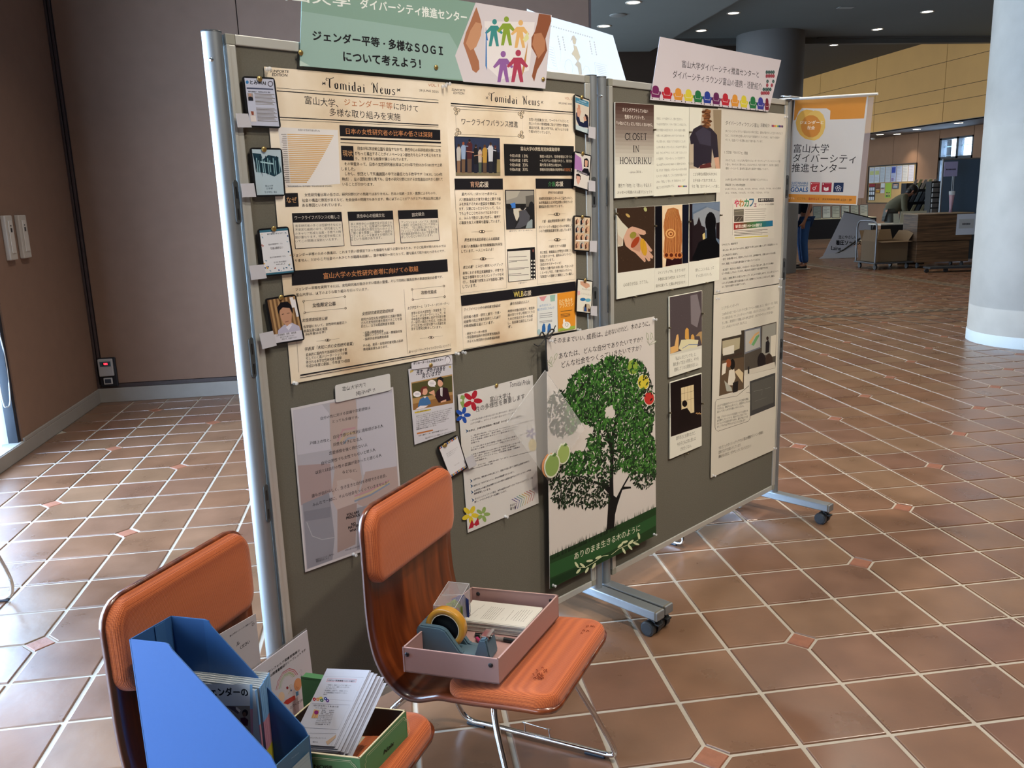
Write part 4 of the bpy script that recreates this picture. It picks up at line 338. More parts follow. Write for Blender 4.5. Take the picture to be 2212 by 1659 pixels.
(4,'photo_card','photo card of a person in a dark shirt seen from behind','photo card','photo and message panels on the right board',[(2838,7866),(-535,738),(519,751),(525,-739),(-509,-750)],'#d9d8cc',0.005,0,'paper',[('photo',N_,[('P','#b5a794',[-535,731,519,747,525,-307,-519,-308]),('P','#d9d8cc',[-535,731,-117,736,-181,432,-393,272,-521,117]),('P','#8f7f68',[235,728,519,741,525,-307,346,-307]),('P','#2a2430',[-516,231,-396,377,-200,441,1,457,201,396,382,294,455,-102,294,-124,220,54,206,-214,-71,-225,-234,-300,-380,-265,-389,120,-478,108]),('P','#3c3848',[-340,312,-90,416,172,347,180,92,-191,124]),('P','#c69a80',[294,-114,455,-98,501,-307,366,-307]),('P','#5a2a28',[-181,-255,182,-194,216,-283,-179,-307]),('E','#6b452c',27,708,72,3,1,-25),('E','#8a5c38',91,698,74,3,1,-25),('E','#54331f',-70,677,75,3,1,-25),('E','#6b452c',75,670,79,4,1,-25),('E','#8a5c38',26,655,81,4,1,-25),('E','#54331f',28,641,83,4,1,-25),('E','#6b452c',65,629,85,4,1,-25),('E','#8a5c38',-46,611,87,4,1,-25),('E','#54331f',65,603,90,4,1,-25),('E','#6b452c',58,589,92,4,1,-25),('E','#8a5c38',9,573,94,4,1,-25),('E','#54331f',31,561,96,4,1,-25),('E','#6b452c',20,547,94,4,1,-25),('E','#8a5c38',16,533,92,4,1,-25),('E','#54331f',117,523,90,3,1,-25),('E','#6b452c',-51,504,87,3,1,-25),('E','#8a5c38',57,494,86,3,1,-25),('E','#54331f',34,480,83,3,1,-25),('E','#6b452c',25,466,81,3,1,-25),('E','#8a5c38',94,455,79,3,1,-25),('E','#54331f',-41,437,76,3,1,-25),('E','#6b452c',48,426,74,3,1,-25)]),('panel_text',N_,[('T','#4d4a44','こども時代は周囲の人のために',-388,-405,411,-403,54),('T','#4d4a44','女子を装って生きてきました。',-392,-514,377,-516,58),('T','#4d4a44','今は「俺、生きてる～！」って感じ。',-433,-615,497,-627,62)])]),
(4,'photo_card','photo card of an open hand holding autumn leaves, first of the middle row','photo card','photo and message panels on the right board',[(751,6197),(-525,732),(529,743),(524,-729),(-528,-746)],'#d9d8cc',0.005,0,'paper',[('photo',N_,[('P','#3a2a20',[-525,732,526,739,527,-310,-507,-314]),('N',('#4a3728','#2c1f18','#5a4432','#463a28','#64503a'),[-490,709,496,722,501,-293,-488,-280],130,35,0.3),('P','#c9c5b4',[-521,626,-387,508,-222,401,-354,250,-366,122,-503,116]),('P','#bfae9c',[-506,316,-354,222,-426,111,-502,173]),('P','#c99f88',[-354,250,-246,388,-113,425,70,388,256,335,277,290,219,266,94,284,45,309,144,223,269,157,461,-3,423,-31,346,4,490,-110,462,-151,397,-126,403,-182,346,-187,245,-108,270,-177,232,-191,94,-98,-29,-15,-151,36,-295,118]),('P','#b58870',[-150,297,21,310,194,147,94,-9,-102,48]),('S','#9a6f5a',3,[282,134,448,-10]),('S','#9a6f5a',3,[194,-30,385,-163]),('S','#9a6f5a',3,[94,-68,245,-171]),('S','#9a6f5a',3,[320,36,474,-132]),('E','#8c8436',-89,282,66,43,63,-35),('E','#9a3f22',-29,160,106,84,64,-31),('E','#c6962c',207,65,44,-149,-89,-4),('E','#a9ac74',256,693,22,-36,-42,-8),('E','#b89a5c',-230,609,55,-30,-23,-16),('S','#7a5a18',3,[157,-58,219,190])]),('panel_text',N_,[('T','#6b6a60','心のありかたは、カラフル。',-359,-524,332,-528,61)])]),
(4,'photo_card','photo card of wavy golden hair seen from behind, centre of the middle row','photo card','photo and message panels on the right board',[(1808,6205),(-523,732),(521,741),(530,-735),(-530,-738)],'#d9d8cc',0.005,0,'paper',[('photo',N_,[('P','#0b0b12',[-521,728,-313,729,-293,-334,-514,-327]),('P','#0c1120',[303,731,513,735,518,-315,322,-311]),('P','#e0c9a8',[-313,729,306,731,320,-314,-293,-329]),('P','#a8683a',[-222,569,-144,672,30,689,180,654,223,553,295,397,307,86,277,-131,167,-185,-25,-218,-188,-176,-269,-63,-232,178,-273,376]),('P','#2a1015',[-174,-177,2,-220,222,-158,310,-101,314,-311,-200,-321]),('S','#c98a4c',6,[-99,663,-261,481,-245,179,-255,-125]),('S','#8a4c26',6,[-93,663,-244,455,-210,177,-212,-128]),('S','#dba468',6,[-88,663,-228,452,-230,178,-229,-127]),('S','#6e3a1c',6,[-82,662,-212,475,-204,176,-230,-127]),('S','#c98a4c',6,[-76,662,-196,501,-162,174,-176,-131]),('S','#8a4c26',6,[-70,662,-179,507,-179,175,-151,-132]),('S','#dba468',6,[-64,662,-163,485,-163,174,-174,-131]),('S','#6e3a1c',6,[-59,662,-146,456,-114,171,-155,-132]),('S','#c98a4c',6,[-53,661,-129,446,-126,172,-99,-136]),('S','#8a4c26',6,[-47,661,-113,462,-120,172,-95,-136]),('S','#dba468',6,[-41,661,-96,491,-68,169,-115,-135]),('S','#6e3a1c',6,[-35,661,-80,504,-72,169,-76,-137]),('S','#c98a4c',6,[-29,661,-63,489,-76,169,-28,-141]),('S','#8a4c26',6,[-24,661,-46,460,-24,166,-41,-140]),('S','#dba468',6,[-18,660,-29,441,-18,166,-48,-139]),('S','#6e3a1c',6,[-12,660,-13,451,-30,167,5,-143]),('S','#c98a4c',6,[-6,660,4,479,20,164,37,-145]),('S','#8a4c26',6,[0,660,20,499,35,163,13,-144]),('S','#dba468',6,[6,660,37,492,18,164,27,-145]),('S','#6e3a1c',6,[12,659,54,464,62,162,85,-149]),('S','#c98a4c',6,[17,659,72,440,88,160,95,-149]),('S','#8a4c26',6,[23,659,89,441,68,161,73,-148]),('S','#dba468',6,[29,659,105,466,105,159,107,-150]),('S','#6e3a1c',6,[35,659,122,491,140,158,159,-154]),('S','#c98a4c',6,[41,658,139,492,120,159,150,-153]),('S','#8a4c26',6,[47,658,156,468,147,157,139,-152]),('S','#dba468',6,[53,658,173,440,191,155,189,-156]),('S','#6e3a1c',6,[58,658,191,433,173,156,227,-158]),('S','#c98a4c',6,[64,658,207,454,190,155,205,-157]),('S','#8a4c26',6,[70,658,224,482,240,152,212,-157]),('S','#dba468',6,[76,657,241,491,227,153,271,-161]),('S','#6e3a1c',6,[82,657,258,472,234,152,288,-163]),('S','#c98a4c',6,[88,657,276,442,287,149,264,-161]),('S','#8a4c26',6,[94,657,294,428,283,150,292,-163]),('E','#d8a468',-53,244,158,-8,1,-84),('E','#9c5a2c',-53,241,114,-6,1,-61),('E','#dba468',-53,241,76,-4,1,-41),('E','#8a4c26',-45,236,38,-2,0,-21),('E','#c07a44',-175,-131,92,-6,1,-55),('E','#5a2414',-175,-124,54,-4,0,-34),('E','#c07a44',-26,-141,93,-6,1,-56),('E','#5a2414',-26,-135,55,-4,0,-34),('E','#c07a44',138,-152,94,-7,1,-56),('E','#5a2414',138,-146,55,-4,1,-34),('E','#c07a44',236,-159,95,-7,1,-56),('E','#5a2414',235,-153,56,-4,1,-34)]),('panel_text',N_,[('T','#6b6a60','マイノリティでも、生きています',-430,-414,424,-428,58),('T','#6b6a60','多数派に従う人生は、もうイヤだ',-424,-528,426,-537,58),('T','#6b6a60','自分に従って、ど真ん中を生きます。',-486,-636,451,-651,58)])]),
(4,'photo_card','photo card of a head silhouette against a dusk sky, last of the middle row','photo card','photo and message panels on the right board',[(2861,6218),(-521,735),(509,748),(527,-730),(-514,-752)],'#d9d8cc',0.005,0,'paper',[('photo',N_,[('P','#5b6c82',[-512,730,506,743,526,-298,-501,-308]),('P','#8a9099',[-394,540,71,651,507,557,513,231,-387,242]),('P','#6a7a90',[-512,707,500,727,506,573,11,669,-423,572]),('P','#21181c',[-506,435,-392,454,-360,335,-274,363,-205,486,-112,324,8,287,29,77,-205,-54,-233,-100,-168,-314,-501,-308]),('P','#c9b67c',[-78,163,-4,191,23,77,-60,66]),('P','#1c1418',[384,351,514,361,514,33,394,73]),('E','#08080c',194,367,190,-8,6,-194),('P','#090a0e',[53,285,363,270,395,40,518,-66,526,-298,-489,-309,-320,-143,-207,26,74,91]),('P','#1a1014',[-521,731,-427,720,-397,-310,-501,-308])]),('panel_text',N_,[('T','#6b6a60','僕もここにいるよ、って',-300,-478,339,-480,58),('T','#6b6a60','ずっと言いたかった。',-279,-583,269,-590,58)])]),
(4,'photo_card','photo card of raised fingers over a blurred dark ground, upper of the two lower cards','photo card','photo and message panels on the right board',[(2278,4603),(-550,733),(523,741),(552,-728),(-524,-746)],'#d9d8cc',0.005,0,'paper',[('photo',N_,[('P','#4e4548',[-534,722,515,733,544,-305,-506,-318]),('P','#7a7276',[132,684,357,689,492,347,374,59,164,155]),('N',('#8a8084','#6a6064','#a89ea0'),[-511,684,482,706,500,42,-495,15],90,8,0.8),('P','#d5a86a',[-500,-187,-371,-184,-307,7,-256,18,-235,-67,-247,-293,-498,-315]),('P','#cc9a4c',[-34,-95,-29,65,27,104,85,62,106,-160]),('P','#cf9f55',[155,-167,177,-59,231,-48,277,-91,288,-186]),('P','#a88a60',[319,-97,452,-33,536,-37,544,-305,462,-117]),('P','#d3cda8',[-239,-249,-154,-101,130,-129,422,-186,383,-317,-110,-318]),('S','#3d5fa0',10,[-111,-268,91,-228,424,-271]),('P','#c9c8bc',[-506,-311,-230,-307,134,-304,154,-279,183,-311,544,-312,546,-365,-505,-345])]),('panel_text',N_,[('T','#5b5a52','「私はレズビアンです」と、',-340,-428,353,-442,73),('T','#5b5a52','胸を張って言える勇気と、それを',-409,-525,440,-539,73),('T','#5b5a52','理解してくれる環境がほしい。',-376,-629,426,-643,74)])]),
(4,'photo_card','photo card of a seated silhouette before a lattice window, lowest on the right board','photo card','photo and message panels on the right board',[(2319,3027),(-540,734),(514,732),(555,-728),(-529,-737)],'#d9d8cc',0.005,0,'paper',[('photo',N_,[('P','#120c10',[-532,721,501,715,539,-334,-503,-309]),('P','#d6c49c',[-187,566,242,552,273,4,79,15,-163,141]),('S','#5a4636',6,[-73,564,-58,215]),('S','#5a4636',6,[34,558,44,99]),('S','#5a4636',6,[142,553,162,27]),('S','#5a4636',5,[-185,448,254,430]),('S','#5a4636',5,[-174,297,257,285]),('E','#0c080c',-58,239,87,-17,1,-65),('P','#0c080c',[-250,16,-139,148,26,138,163,2,147,-212,-287,-214]),('E','#c9a06a',342,-34,17,-4,0,-10),('E','#c9a06a',367,-29,17,-4,0,-10),('E','#c9a06a',394,-54,17,-4,0,-10),('E','#c9a06a',419,-54,17,-4,0,-10),('E','#c9a06a',445,-43,17,-4,0,-10),('E','#c9a06a',471,-68,17,-4,0,-10),('E','#c9a06a',497,-73,17,-4,0,-10)]),('panel_text',N_,[('T','#5b5a52','理不尽さにも慣れたけど、',-333,-383,325,-410,77),('T','#5b5a52','今の子どもに同じ思いは',-298,-509,337,-529,77),('T','#5b5a52','させたくない。',-182,-628,186,-637,73)])]),
(5,'text_poster','upper cream text poster with a small colourful cafe flyer printed on it','poster','long text posters on the right board',[(4552,6927),(-1290,1716),(1310,1712),(1287,-1727),(-1305,-1701)],'#c9c4ba',0.0006,0,'paper',[('heading',N_,[('T',K,'ダイバーシティラウンジ富山',-1021,1462,212,1453,76),('T',K,'活動紹介',272,1463,646,1464,71),('E','#6b1f55',746,1465,27,1,2,-24),('E','#ab2230',805,1465,27,1,2,-24),('E','#cc8a35',865,1466,28,1,2,-24),('E','#c9bb3c',924,1466,28,1,2,-24),('E','#1d6a3c',985,1466,28,1,2,-24),('E','#22388c',1045,1467,28,1,2,-24),('E','#5c1f50',1106,1467,28,1,2,-24),('E','#301f50',1167,1467,28,1,2,-24)]),('body_text',N_,[('T','#56524c','ダイバーシティラウンジ富山は2019年に設立。誰もが自分らしく生きられるよう',-1023,1312,1182,1332,48),('T','#56524c','など、さまざまな立場の人がつながる居場所づくりのために、SNSでの発信や',-1020,1232,1062,1243,48),('T','#56524c','づくり、社会づくりを活動に加えて取り組んでいます。',-1017,1152,392,1155,48),('T','#4a4640','1. 交流会「やわカフェ」開催',-1035,933,-189,924,60),('T','#56524c','やわカフェは、いろんな人が自分のジェンダーやセクシュアリティなどについて語',-994,784,1122,782,45),('T','#56524c','り合い、やわらかく穏やかに、みんなで安心して話せる場です。毎月第２金曜日',-991,710,1066,703,45),('T','#56524c','場所・イベントで、基本的に富山市と高岡市で開催しています。',-988,637,643,626,45),('T','#56524c','2024年も富山大学人文学部の協力を得て、毎月開催することができました。',-987,433,642,416,45),('T','#3c3a36','開催記録（カッコ内は参加者数）',-983,335,-250,322,49),('T','#56524c','2024/1/19(10)、2/16(8)、3/15(9)、4/19(6)、6/21(7)、7/19(8)、8/16(7)開催',-996,257,1187,237,45),('T','#56524c','(21)、9/18(4)、10/16(7)、11/15(8)、12/20(9)、1/17(6)',-977,182,705,160,41)]),('event_flyer','small colourful cafe flyer',[('P','#cfcabf',[-737,81,918,61,975,-761,-637,-698]),('T','#c0405a','や',-642,-14,-472,-15,139,4),('T','#b07a3a','わ',-459,-15,-286,-17,141,4),('T','#3a8a5a','カ',-272,-17,-97,-18,142,4),('T','#3a6a8a','フ',-83,-18,95,-20,143,4),('T','#7a2a4a','ェ',105,-71,209,-71,69,3),('P',K,[264,58,904,47,909,-23,269,-14]),('T','#e0dcd0','多様性ライブラリ',287,23,885,13,52,1),('T',K,'オープン・タイム in 図書館',296,-66,912,-73,38,1),('P','#6a6458',[-656,-128,-283,-131,-277,-258,-651,-253]),('P','#474038',[-641,-256,-287,-263,-281,-376,-635,-370]),('S','#b0a890',5,[-628,-170,-298,-164]),('S','#9a9284',8,[-587,-355,-459,-277]),('S','#9a9284',8,[-455,-361,-326,-273]),('P','#77726a',[-249,-141,604,-155,605,-162,-249,-149]),('P','#77726a',[-247,-181,571,-196,571,-203,-247,-190]),('P','#77726a',[-245,-222,538,-237,538,-244,-245,-230]),('P','#77726a',[-243,-263,612,-282,613,-289,-243,-271]),('P','#77726a',[-241,-303,579,-323,579,-330,-240,-312]),('P','#77726a',[-239,-344,546,-363,546,-370,-238,-353]),('P',(150,40,35),[-651,-390,-528,-390,-522,-518,-645,-519]),('P',(133,52,39),[-530,-390,-406,-391,-399,-518,-524,-519]),('P',(117,65,44),[-407,-391,-282,-392,-275,-518,-401,-518]),('P',(100,78,48),[-283,-392,-157,-393,-150,-517,-277,-518]),('P',(84,90,53),[-158,-393,-30,-394,-24,-517,-152,-518]),('P',(68,103,57),[-32,-394,97,-395,104,-517,-25,-518]),('P',(57,110,68),[96,-395,226,-395,233,-517,102,-517]),('P',(51,110,84),[225,-395,357,-396,364,-516,232,-517]),('P',(46,110,100),[355,-396,488,-397,496,-516,362,-517]),('P',(40,110,117),[487,-397,622,-398,629,-516,494,-517]),('P',(35,110,133),[620,-398,756,-399,764,-516,627,-517]),('P',(30,110,150),[755,-399,892,-400,900,-515,762,-516]),('T','#e8e0d4','毎月 第２金曜日 19:30〜21:00 開催予定',-582,-456,445,-471,67,2),('P','#d6c23c',[-606,-666,712,-696,713,-714,-605,-684]),('P','#56524c',[-628,-538,685,-567,686,-576,-627,-548]),('P','#56524c',[-627,-567,470,-587,470,-595,-626,-577]),('P','#56524c',[-625,-595,689,-628,690,-636,-625,-606]),('P','#56524c',[-624,-624,473,-647,474,-655,-623,-634]),('S','#4a4640',6,[-700,-19,-689,-619])]),('body_text',N_,[('T','#2c2a28','○やわカフェ 参加の仕方',-1068,-781,-483,-782,43,1),('T','#2c2a28','・申し込み：申し込みフォームから、前日までに申し込みをお願いします。お名前等のメール',-1063,-886,1123,-894,43,1),('T','#2c2a28','しなど呼ばれたい名前で。',-1060,-982,-473,-985,44,1),('T','#2c2a28','・受付：会場が開いたら、受付をしてもらいます。途中参加でも、会場にはいつでもお越し',-1057,-1059,1079,-1073,44,1),('T','#2c2a28','だけ、用意している名札を書き留めつけて待っていてください。',-1053,-1149,420,-1162,44,1),('T','#2c2a28','・自己紹介：呼ばれたい名前と、その日のテーマに沿って話します。話したくない時は',-1049,-1261,980,-1282,44,1),('T','#2c2a28','どうぞお話ししてもらっています。呼ばれたい名前だけの自己紹介でもOK。',-1046,-1332,761,-1353,44,1),('T','#2c2a28','・お話し：会場に集まった皆さんでゆっくり、おしゃべりを楽しみます。ジェンダーについて、',-1042,-1433,1221,-1464,44,1),('T','#2c2a28','いろいろな多様性に関する話を聴いてます。自然体でくつろげることも多いので、安心し',-1039,-1518,1056,-1549,44,1),('T','#2c2a28','心して話せる場作りを心掛けています。',-1036,-1586,-137,-1601,44,1)])]),
(5,'text_poster','lower cream poster with meeting photos and a speech bubble','poster','long text posters on the right board',[(4546,3357),(-1314,1857),(1292,1823),(1323,-1857),(-1302,-1822)],'#ccc7ba',0.0006,0,'paper',[('body_text',N_,[('T','#5a564f','2. とやまレインボーデイ',-1016,1571,-371,1571,63),('T','#4a4640','2024年6月30日とやまレインボーデイに際してイベントを開催しました。今年のテーマは「家族と',-993,1448,1238,1442,58),('T','#4a4640','する多様な愛の形」です。ジェンダーについての展示、パネルディスカッション、多様性について',-990,1361,1090,1348,58),('T','#4a4640','をした後に、東京都内などで開催しながら他人と語り合う、だれでもワークショップに取り組み',-987,1273,1045,1253,58),('T','#4a4640','した。20人以上の多くの人で、熱心でした。',-983,1185,-31,1172,59)]),('photo','photo of people round meeting tables',[('P','#3a3228',[-993,963,-245,951,-258,1029,-127,1024,-89,-212,-1050,-180]),('P','#a89f84',[-968,915,-290,895,-303,670,-517,652,-958,656]),('P','#cfcabc',[-940,764,-523,777,-515,601,-934,616]),('P','#5b4a38',[-976,523,-123,465,-99,-210,-1041,-175]),('P','#d2cbbb',[-689,277,-501,296,-434,82,-533,-54,-732,-18]),('E','#120e0e',-562,382,96,-15,5,-114),('E','#8a4a2a',-719,433,104,-17,4,-86),('P','#d8d2c4',[-950,457,-789,456,-827,250,-964,224]),('P','#c9b693',[-473,216,-307,252,-131,132,-145,-72]),('P','#1a1616',[-535,-2,-319,-2,-333,-218,-525,-213]),('P','#a8a89c',[-868,107,-578,-96,-551,-178,-765,-138]),('E','#3a2a22',-908,550,42,-7,1,-25),('E','#3a2a22',-816,550,42,-7,1,-25),('E','#3a2a22',-724,551,42,-7,1,-25),('E','#3a2a22',-630,551,43,-7,1,-25),('E','#3a2a22',-536,552,43,-7,1,-25),('E','#3a2a22',-441,552,43,-7,1,-25),('E','#3a2a22',-346,553,44,-7,1,-25),('E','#3a2a22',-249,553,44,-7,1,-26)]),('photo','photo of a projected slide and a speaker',[('P','#4c463e',[-127,1024,1209,1028,1237,9,-93,69]),('P','#6a6e78',[-127,1019,547,1007,575,553,-102,518]),('P','#a9a9a4',[-92,989,508,979,532,578,-69,554]),('P','#caa06a',[59,744,300,890,476,918,478,879,313,837,137,682]),('P','#6aa06a',[172,677,354,831,480,853,482,814,264,638]),('P','#8d8c84',[599,1006,1178,1005,1214,338,612,377]),('P','#cfc9ba',[982,745,1207,746,1218,283,986,292]),('P','#1c1a1e',[767,643,870,682,938,606,925,408,766,406]),('E','#2a1a16',836,718,53,-7,3,-43),('E','#1a1416',620,244,185,-30,12,-201),('E','#3a2c24',937,220,162,-26,11,-163),('P','#c8c2b4',[-84,176,496,158,1184,154,1237,15,-93,69]),('P','#1a1a1e',[47,232,106,235,115,78,55,80])]),('photo','grey photo of a blackboard with chalk',[('P','#3c3c3c',[144,-92,1233,-93,1275,-849,206,-855]),('P','#55544f',[207,-140,1182,-144,1202,-751,251,-746]),('S','#8a8984',6,[320,-340,684,-367,665,-484]),('S','#8a8984',5,[790,-373,1058,-381]),('S','#77766f',5,[384,-565,856,-575])]),('speech_bubble',N_,[('P','#3a3834',[-1196,-282,-1130,-233,-353,-305,118,-171,15,-309,126,-317,189,-368,208,-903,125,-952,-1059,-907,-1153,-858,-1187,-787]),('P','#ccc7ba',[-1182,-285,-1129,-240,-353,-313,119,-187,11,-316,126,-325,174,-365,193,-900,124,-944,-1060,-899,-1139,-861,-1173,-790]),('T','#2c2a28','これまで全国各地でのナイトイベントや交流会を開催し',-1115,-373,133,-458,51,1),('T','#2c2a28','てきました。開催するたびにカフェ、雰囲気やスタイルが',-1113,-434,190,-526,51,1),('T','#2c2a28','変わって多くの人に足を運んでもらえました。',-1111,-495,-69,-571,51,1),('T','#2c2a28','今後、プライドイベントや交流会についてのお知らせ',-1107,-617,95,-711,51,1),('T','#2c2a28','度を増やしていくことで、県内のさまざまなアライ・',-1104,-679,98,-775,51,1),('T','#2c2a28','トイベントや交流会を作りながら、誰もが安心できる',-1102,-740,101,-840,51,1),('T','#2c2a28','かしこでもそれができるようにしたいと思います',-1100,-801,0,-895,51,1)]),('body_text',N_,[('T','#5a564f','やわカフェやダイバーシティラウンジ富山が開催するイベント情報は、',-1028,-1263,797,-1329,73),('T','#5a564f','団体ブログでお知らせしています。',-1024,-1357,-144,-1395,73),('T','#5a564f','興味がある方は、ぜひチェックしてみてください！',-1021,-1451,268,-1516,73)])]),
(6,'photo_poster','faded grey photo poster of an arm with rainbow paint, lower left of the left board','poster',N_,[(1168,3766),(-747,1045),(744,1034),(759,-1046),(-758,-1033)],'#c6c3c8',0.0006,0,'paper',[('photo',N_,[('P','#a9a7b2',[-728,1016,724,1008,729,-1007,-736,-1007]),('P','#b8b6c2',[-728,1016,-328,1009,-241,883,-263,425,-717,463]),('P','#a08e90',[-729,335,-279,249,-292,-111,-731,-169]),('P','#b6b4c0',[175,970,721,968,716,-56,186,-16,127,663]),('P','#ad9c98',[-220,1002,156,992,166,745,120,335,162,-47,63,-321,-72,-414,-234,-367,-292,-111,-228,146,-254,530]),('P','#a89694',[221,13,718,-37,730,-470,264,-512,59,-377]),('P','#b3a5a4',[-211,4,-15,-10,84,-83,63,-321,-73,-433,-236,-385,-302,-218,-206,-61]),('P','#878894',[-711,-157,-333,-118,-317,-380,-307,-718,-364,-1000,-725,-998]),('P','#7b7c88',[-702,-258,-330,-302,-339,-438,-695,-386]),('P','#8a8b97',[54,-432,730,-470,722,-984,6,-990]),('S','#a3a4ae',10,[-677,-401,-618,-601,-487,-689,-307,-718]),('P','#998785',[-234,-367,60,-358,-9,-908,-285,-932]),('S','#b08a94',25,[-155,508,-62,631,123,618]),('S','#b5a184',25,[-112,480,-31,570,118,557]),('S','#8e9aac',25,[-70,452,1,509,113,496]),('S','#b08a94',22,[30,-265,285,-250,592,-189]),('S','#b8a88a',22,[27,-298,283,-284,589,-215]),('S','#7e8ca4',22,[24,-331,280,-317,587,-242])]),('poster_text',N_,[('T','#25252e','自分の性に対する認識や恋愛感情は',-363,841,365,833,41,1),('T','#25252e','とっても多様です。',-200,768,181,751,38,1),('T','#25252e','自分で感じる性別に違和感がある人',-206,570,545,555,46,1),('T','#25252e','戸籍上の性と、',-541,568,-242,549,41,1),('T','#25252e','同性を好きになる人',-214,475,211,458,46,1),('T','#25252e','恋愛感情を強く持たない人',-287,381,282,363,46,1),('T','#25252e','自分は男性でも女性でもないと思う人',-404,280,399,269,46,1),('T','#25252e','以前とは自分の性の認識が変わったと感じる人',-500,186,488,172,46,1),('T','#25252e','などなど。',-118,96,97,67,40,1),('T','#25252e','誰もが自分らしく、生き生きと自分を表現できる社会。',-577,-94,545,-117,46,1),('T','#25252e','みんなで一緒に、そんな社会をつくっていきませんか？',-577,-209,578,-218,46,1),('T',K,'YOU ARE',-107,-479,79,-488,33,5),('T',K,'PRECIOUS',-115,-518,88,-533,33,5),('T',K,'NO',-48,-621,16,-625,33,5),('T',K,'MATTER',-97,-655,66,-667,33,5),('T',K,'WHAT',-80,-702,43,-710,33,5),('T',K,'性的マイノリティ専門の',-599,-924,-337,-934,25),('T',K,'相談窓口はこちら',-596,-948,-415,-957,25),('T',K,'学内の様々な相談窓口はこちら',-169,-940,161,-956,22)])]),
(7,'handwritten_note','white card with handwriting, overlapping the top of the grey photo poster','note',N_,[(1446,4876),(-412,106),(420,113),(414,-107),(-422,-112)],'#c9c8c8',0.0006,0.006,'paper',[('handwriting',N_,[('T',K,'富山大学内で',-312,38,39,39,59,0,2),('T',K,'掲示中 !!',-123,-57,171,-50,60,0,2)])]),
(6,'illustrated_poster','small white poster with a drawn teacher and pupil, under the seam of the newspapers','poster',N_,[(2563,4476),(-389,517),(373,498),(374,-493),(-359,-524)],'#c4c3cc',0.0006,0,'paper',[('heading',N_,[('T','#14142a','先生、その子自身を',-261,449,241,428,66,2,1),('T','#14142a','見ていますか',-170,384,158,377,60,2,1),('P','#bba25a',[-360,494,-295,493,-321,468,-363,461]),('P','#bba25a',[303,441,344,451,341,409,315,420])]),('illustration','drawing of a pupil and a teacher talking in class',[('P','#a88556',[-356,332,358,323,350,-84,-351,-49]),('P','#4c4a2a',[-345,315,352,303,347,78,-347,114]),('P','#8a6238',[-349,38,353,33,350,-84,-351,-49]),('P','#3f6a9c',[-269,-11,-230,74,-178,93,-93,91,-51,23,-41,-22,-250,-29]),('E','#cf9c84',-139,171,50,-9,-4,-50),('P','#6b2d28',[-203,213,-167,243,-100,235,-74,181,-102,208,-159,208,-186,125,-204,137]),('P','#ded8d8',[-167,105,-141,74,-110,101]),('P','#2c121c',[64,130,123,167,176,175,262,142,308,-38,92,-31,34,67]),('P','#dcd8dc',[132,172,175,168,163,42,131,66]),('S','#3a3a4a',6,[153,162,151,62]),('E','#cf9c84',141,240,48,-8,-4,-54),('P','#16141c',[77,264,89,314,149,327,197,295,188,228,164,266,114,292]),('P','#cf9c84',[-68,146,-25,150,23,163,30,136,34,67,3,98,-59,127]),('E','#e4e0e4',-7,259,72,-13,-3,-47),('P','#e4e0e4',[27,222,53,197,11,211]),('E','#e4e0e4',-268,157,66,-12,-3,-40),('P','#ded8dc',[-313,-45,-227,-11,-91,-33,-167,-57]),('P','#d6a890',[126,-20,226,-8,228,-36,135,-39]),('P','#8a8894',[-42,282,30,274,30,269,-42,277]),('P','#8a8894',[-47,263,33,253,33,248,-48,258]),('P','#8a8894',[-45,243,23,236,23,231,-45,238]),('P','#8a8894',[-302,174,-232,166,-232,161,-302,169]),('P','#8a8894',[-307,158,-229,148,-229,143,-307,153])]),('body_text',N_,[('P','#c9b13e',[-328,-77,-50,-89,-47,-107,-326,-98]),('T',K,'子供・教員のためのワーク',-295,-84,-53,-97,20),('T','#33323c','自分らしさを大切にしながら学ぶことのできる学校',-304,-140,323,-153,18),('T','#33323c','づくりのために、私たち大人ができることは何で',-306,-166,293,-179,18,1),('T','#33323c','しょうか。子供たちの声に耳を傾け、先入観なく',-307,-192,292,-206,18),('T','#33323c','その子自身を見ることから始めてみませんか。',-309,-218,262,-232,19,1),('T','#33323c','生徒の個性や可能性を決めつけず、応援する',-311,-244,232,-258,19),('T','#33323c','一言が未来を広げます。まずは身近な言葉から',-313,-270,258,-286,19,1),('T','#33323c','見直してみましょう。性別にとらわれない',-315,-296,200,-311,19),('T','#33323c','進路選択を応援しています。',-317,-322,32,-333,19,1),('P','#b8703a',[-312,-369,-36,-382,-33,-401,-309,-391]),('T',K,'先生と親がつくる、次世代応援プロジェクト！',-286,-417,231,-435,20,2),('T',K,'富山大学ダイバーシティ推進センター スマートポリネーター',-172,-477,348,-484,21,1)])]),
(8,'paper_tab','white paper tab with a pointing hand, on top of the teacher and pupil poster','note',N_,[(2574,5018),(-353,54),(353,54),(354,-70),(-352,-40)],'#c8c7d0',0.0006,0.004,'paper',[('tab_text',N_,[('T',K,'ポリネーターさん作成ポスター',-320,37,192,13,36,3),('E','#26262e',270,-2,48,-8,-3,-54),('E','#d2d0d8',270,-6,42,-7,-3,-47),('P','#d2d0d8',[226,-12,263,16,269,-19,240,-59]),('S','#26262e',3,[240,-62,260,-18])])]),
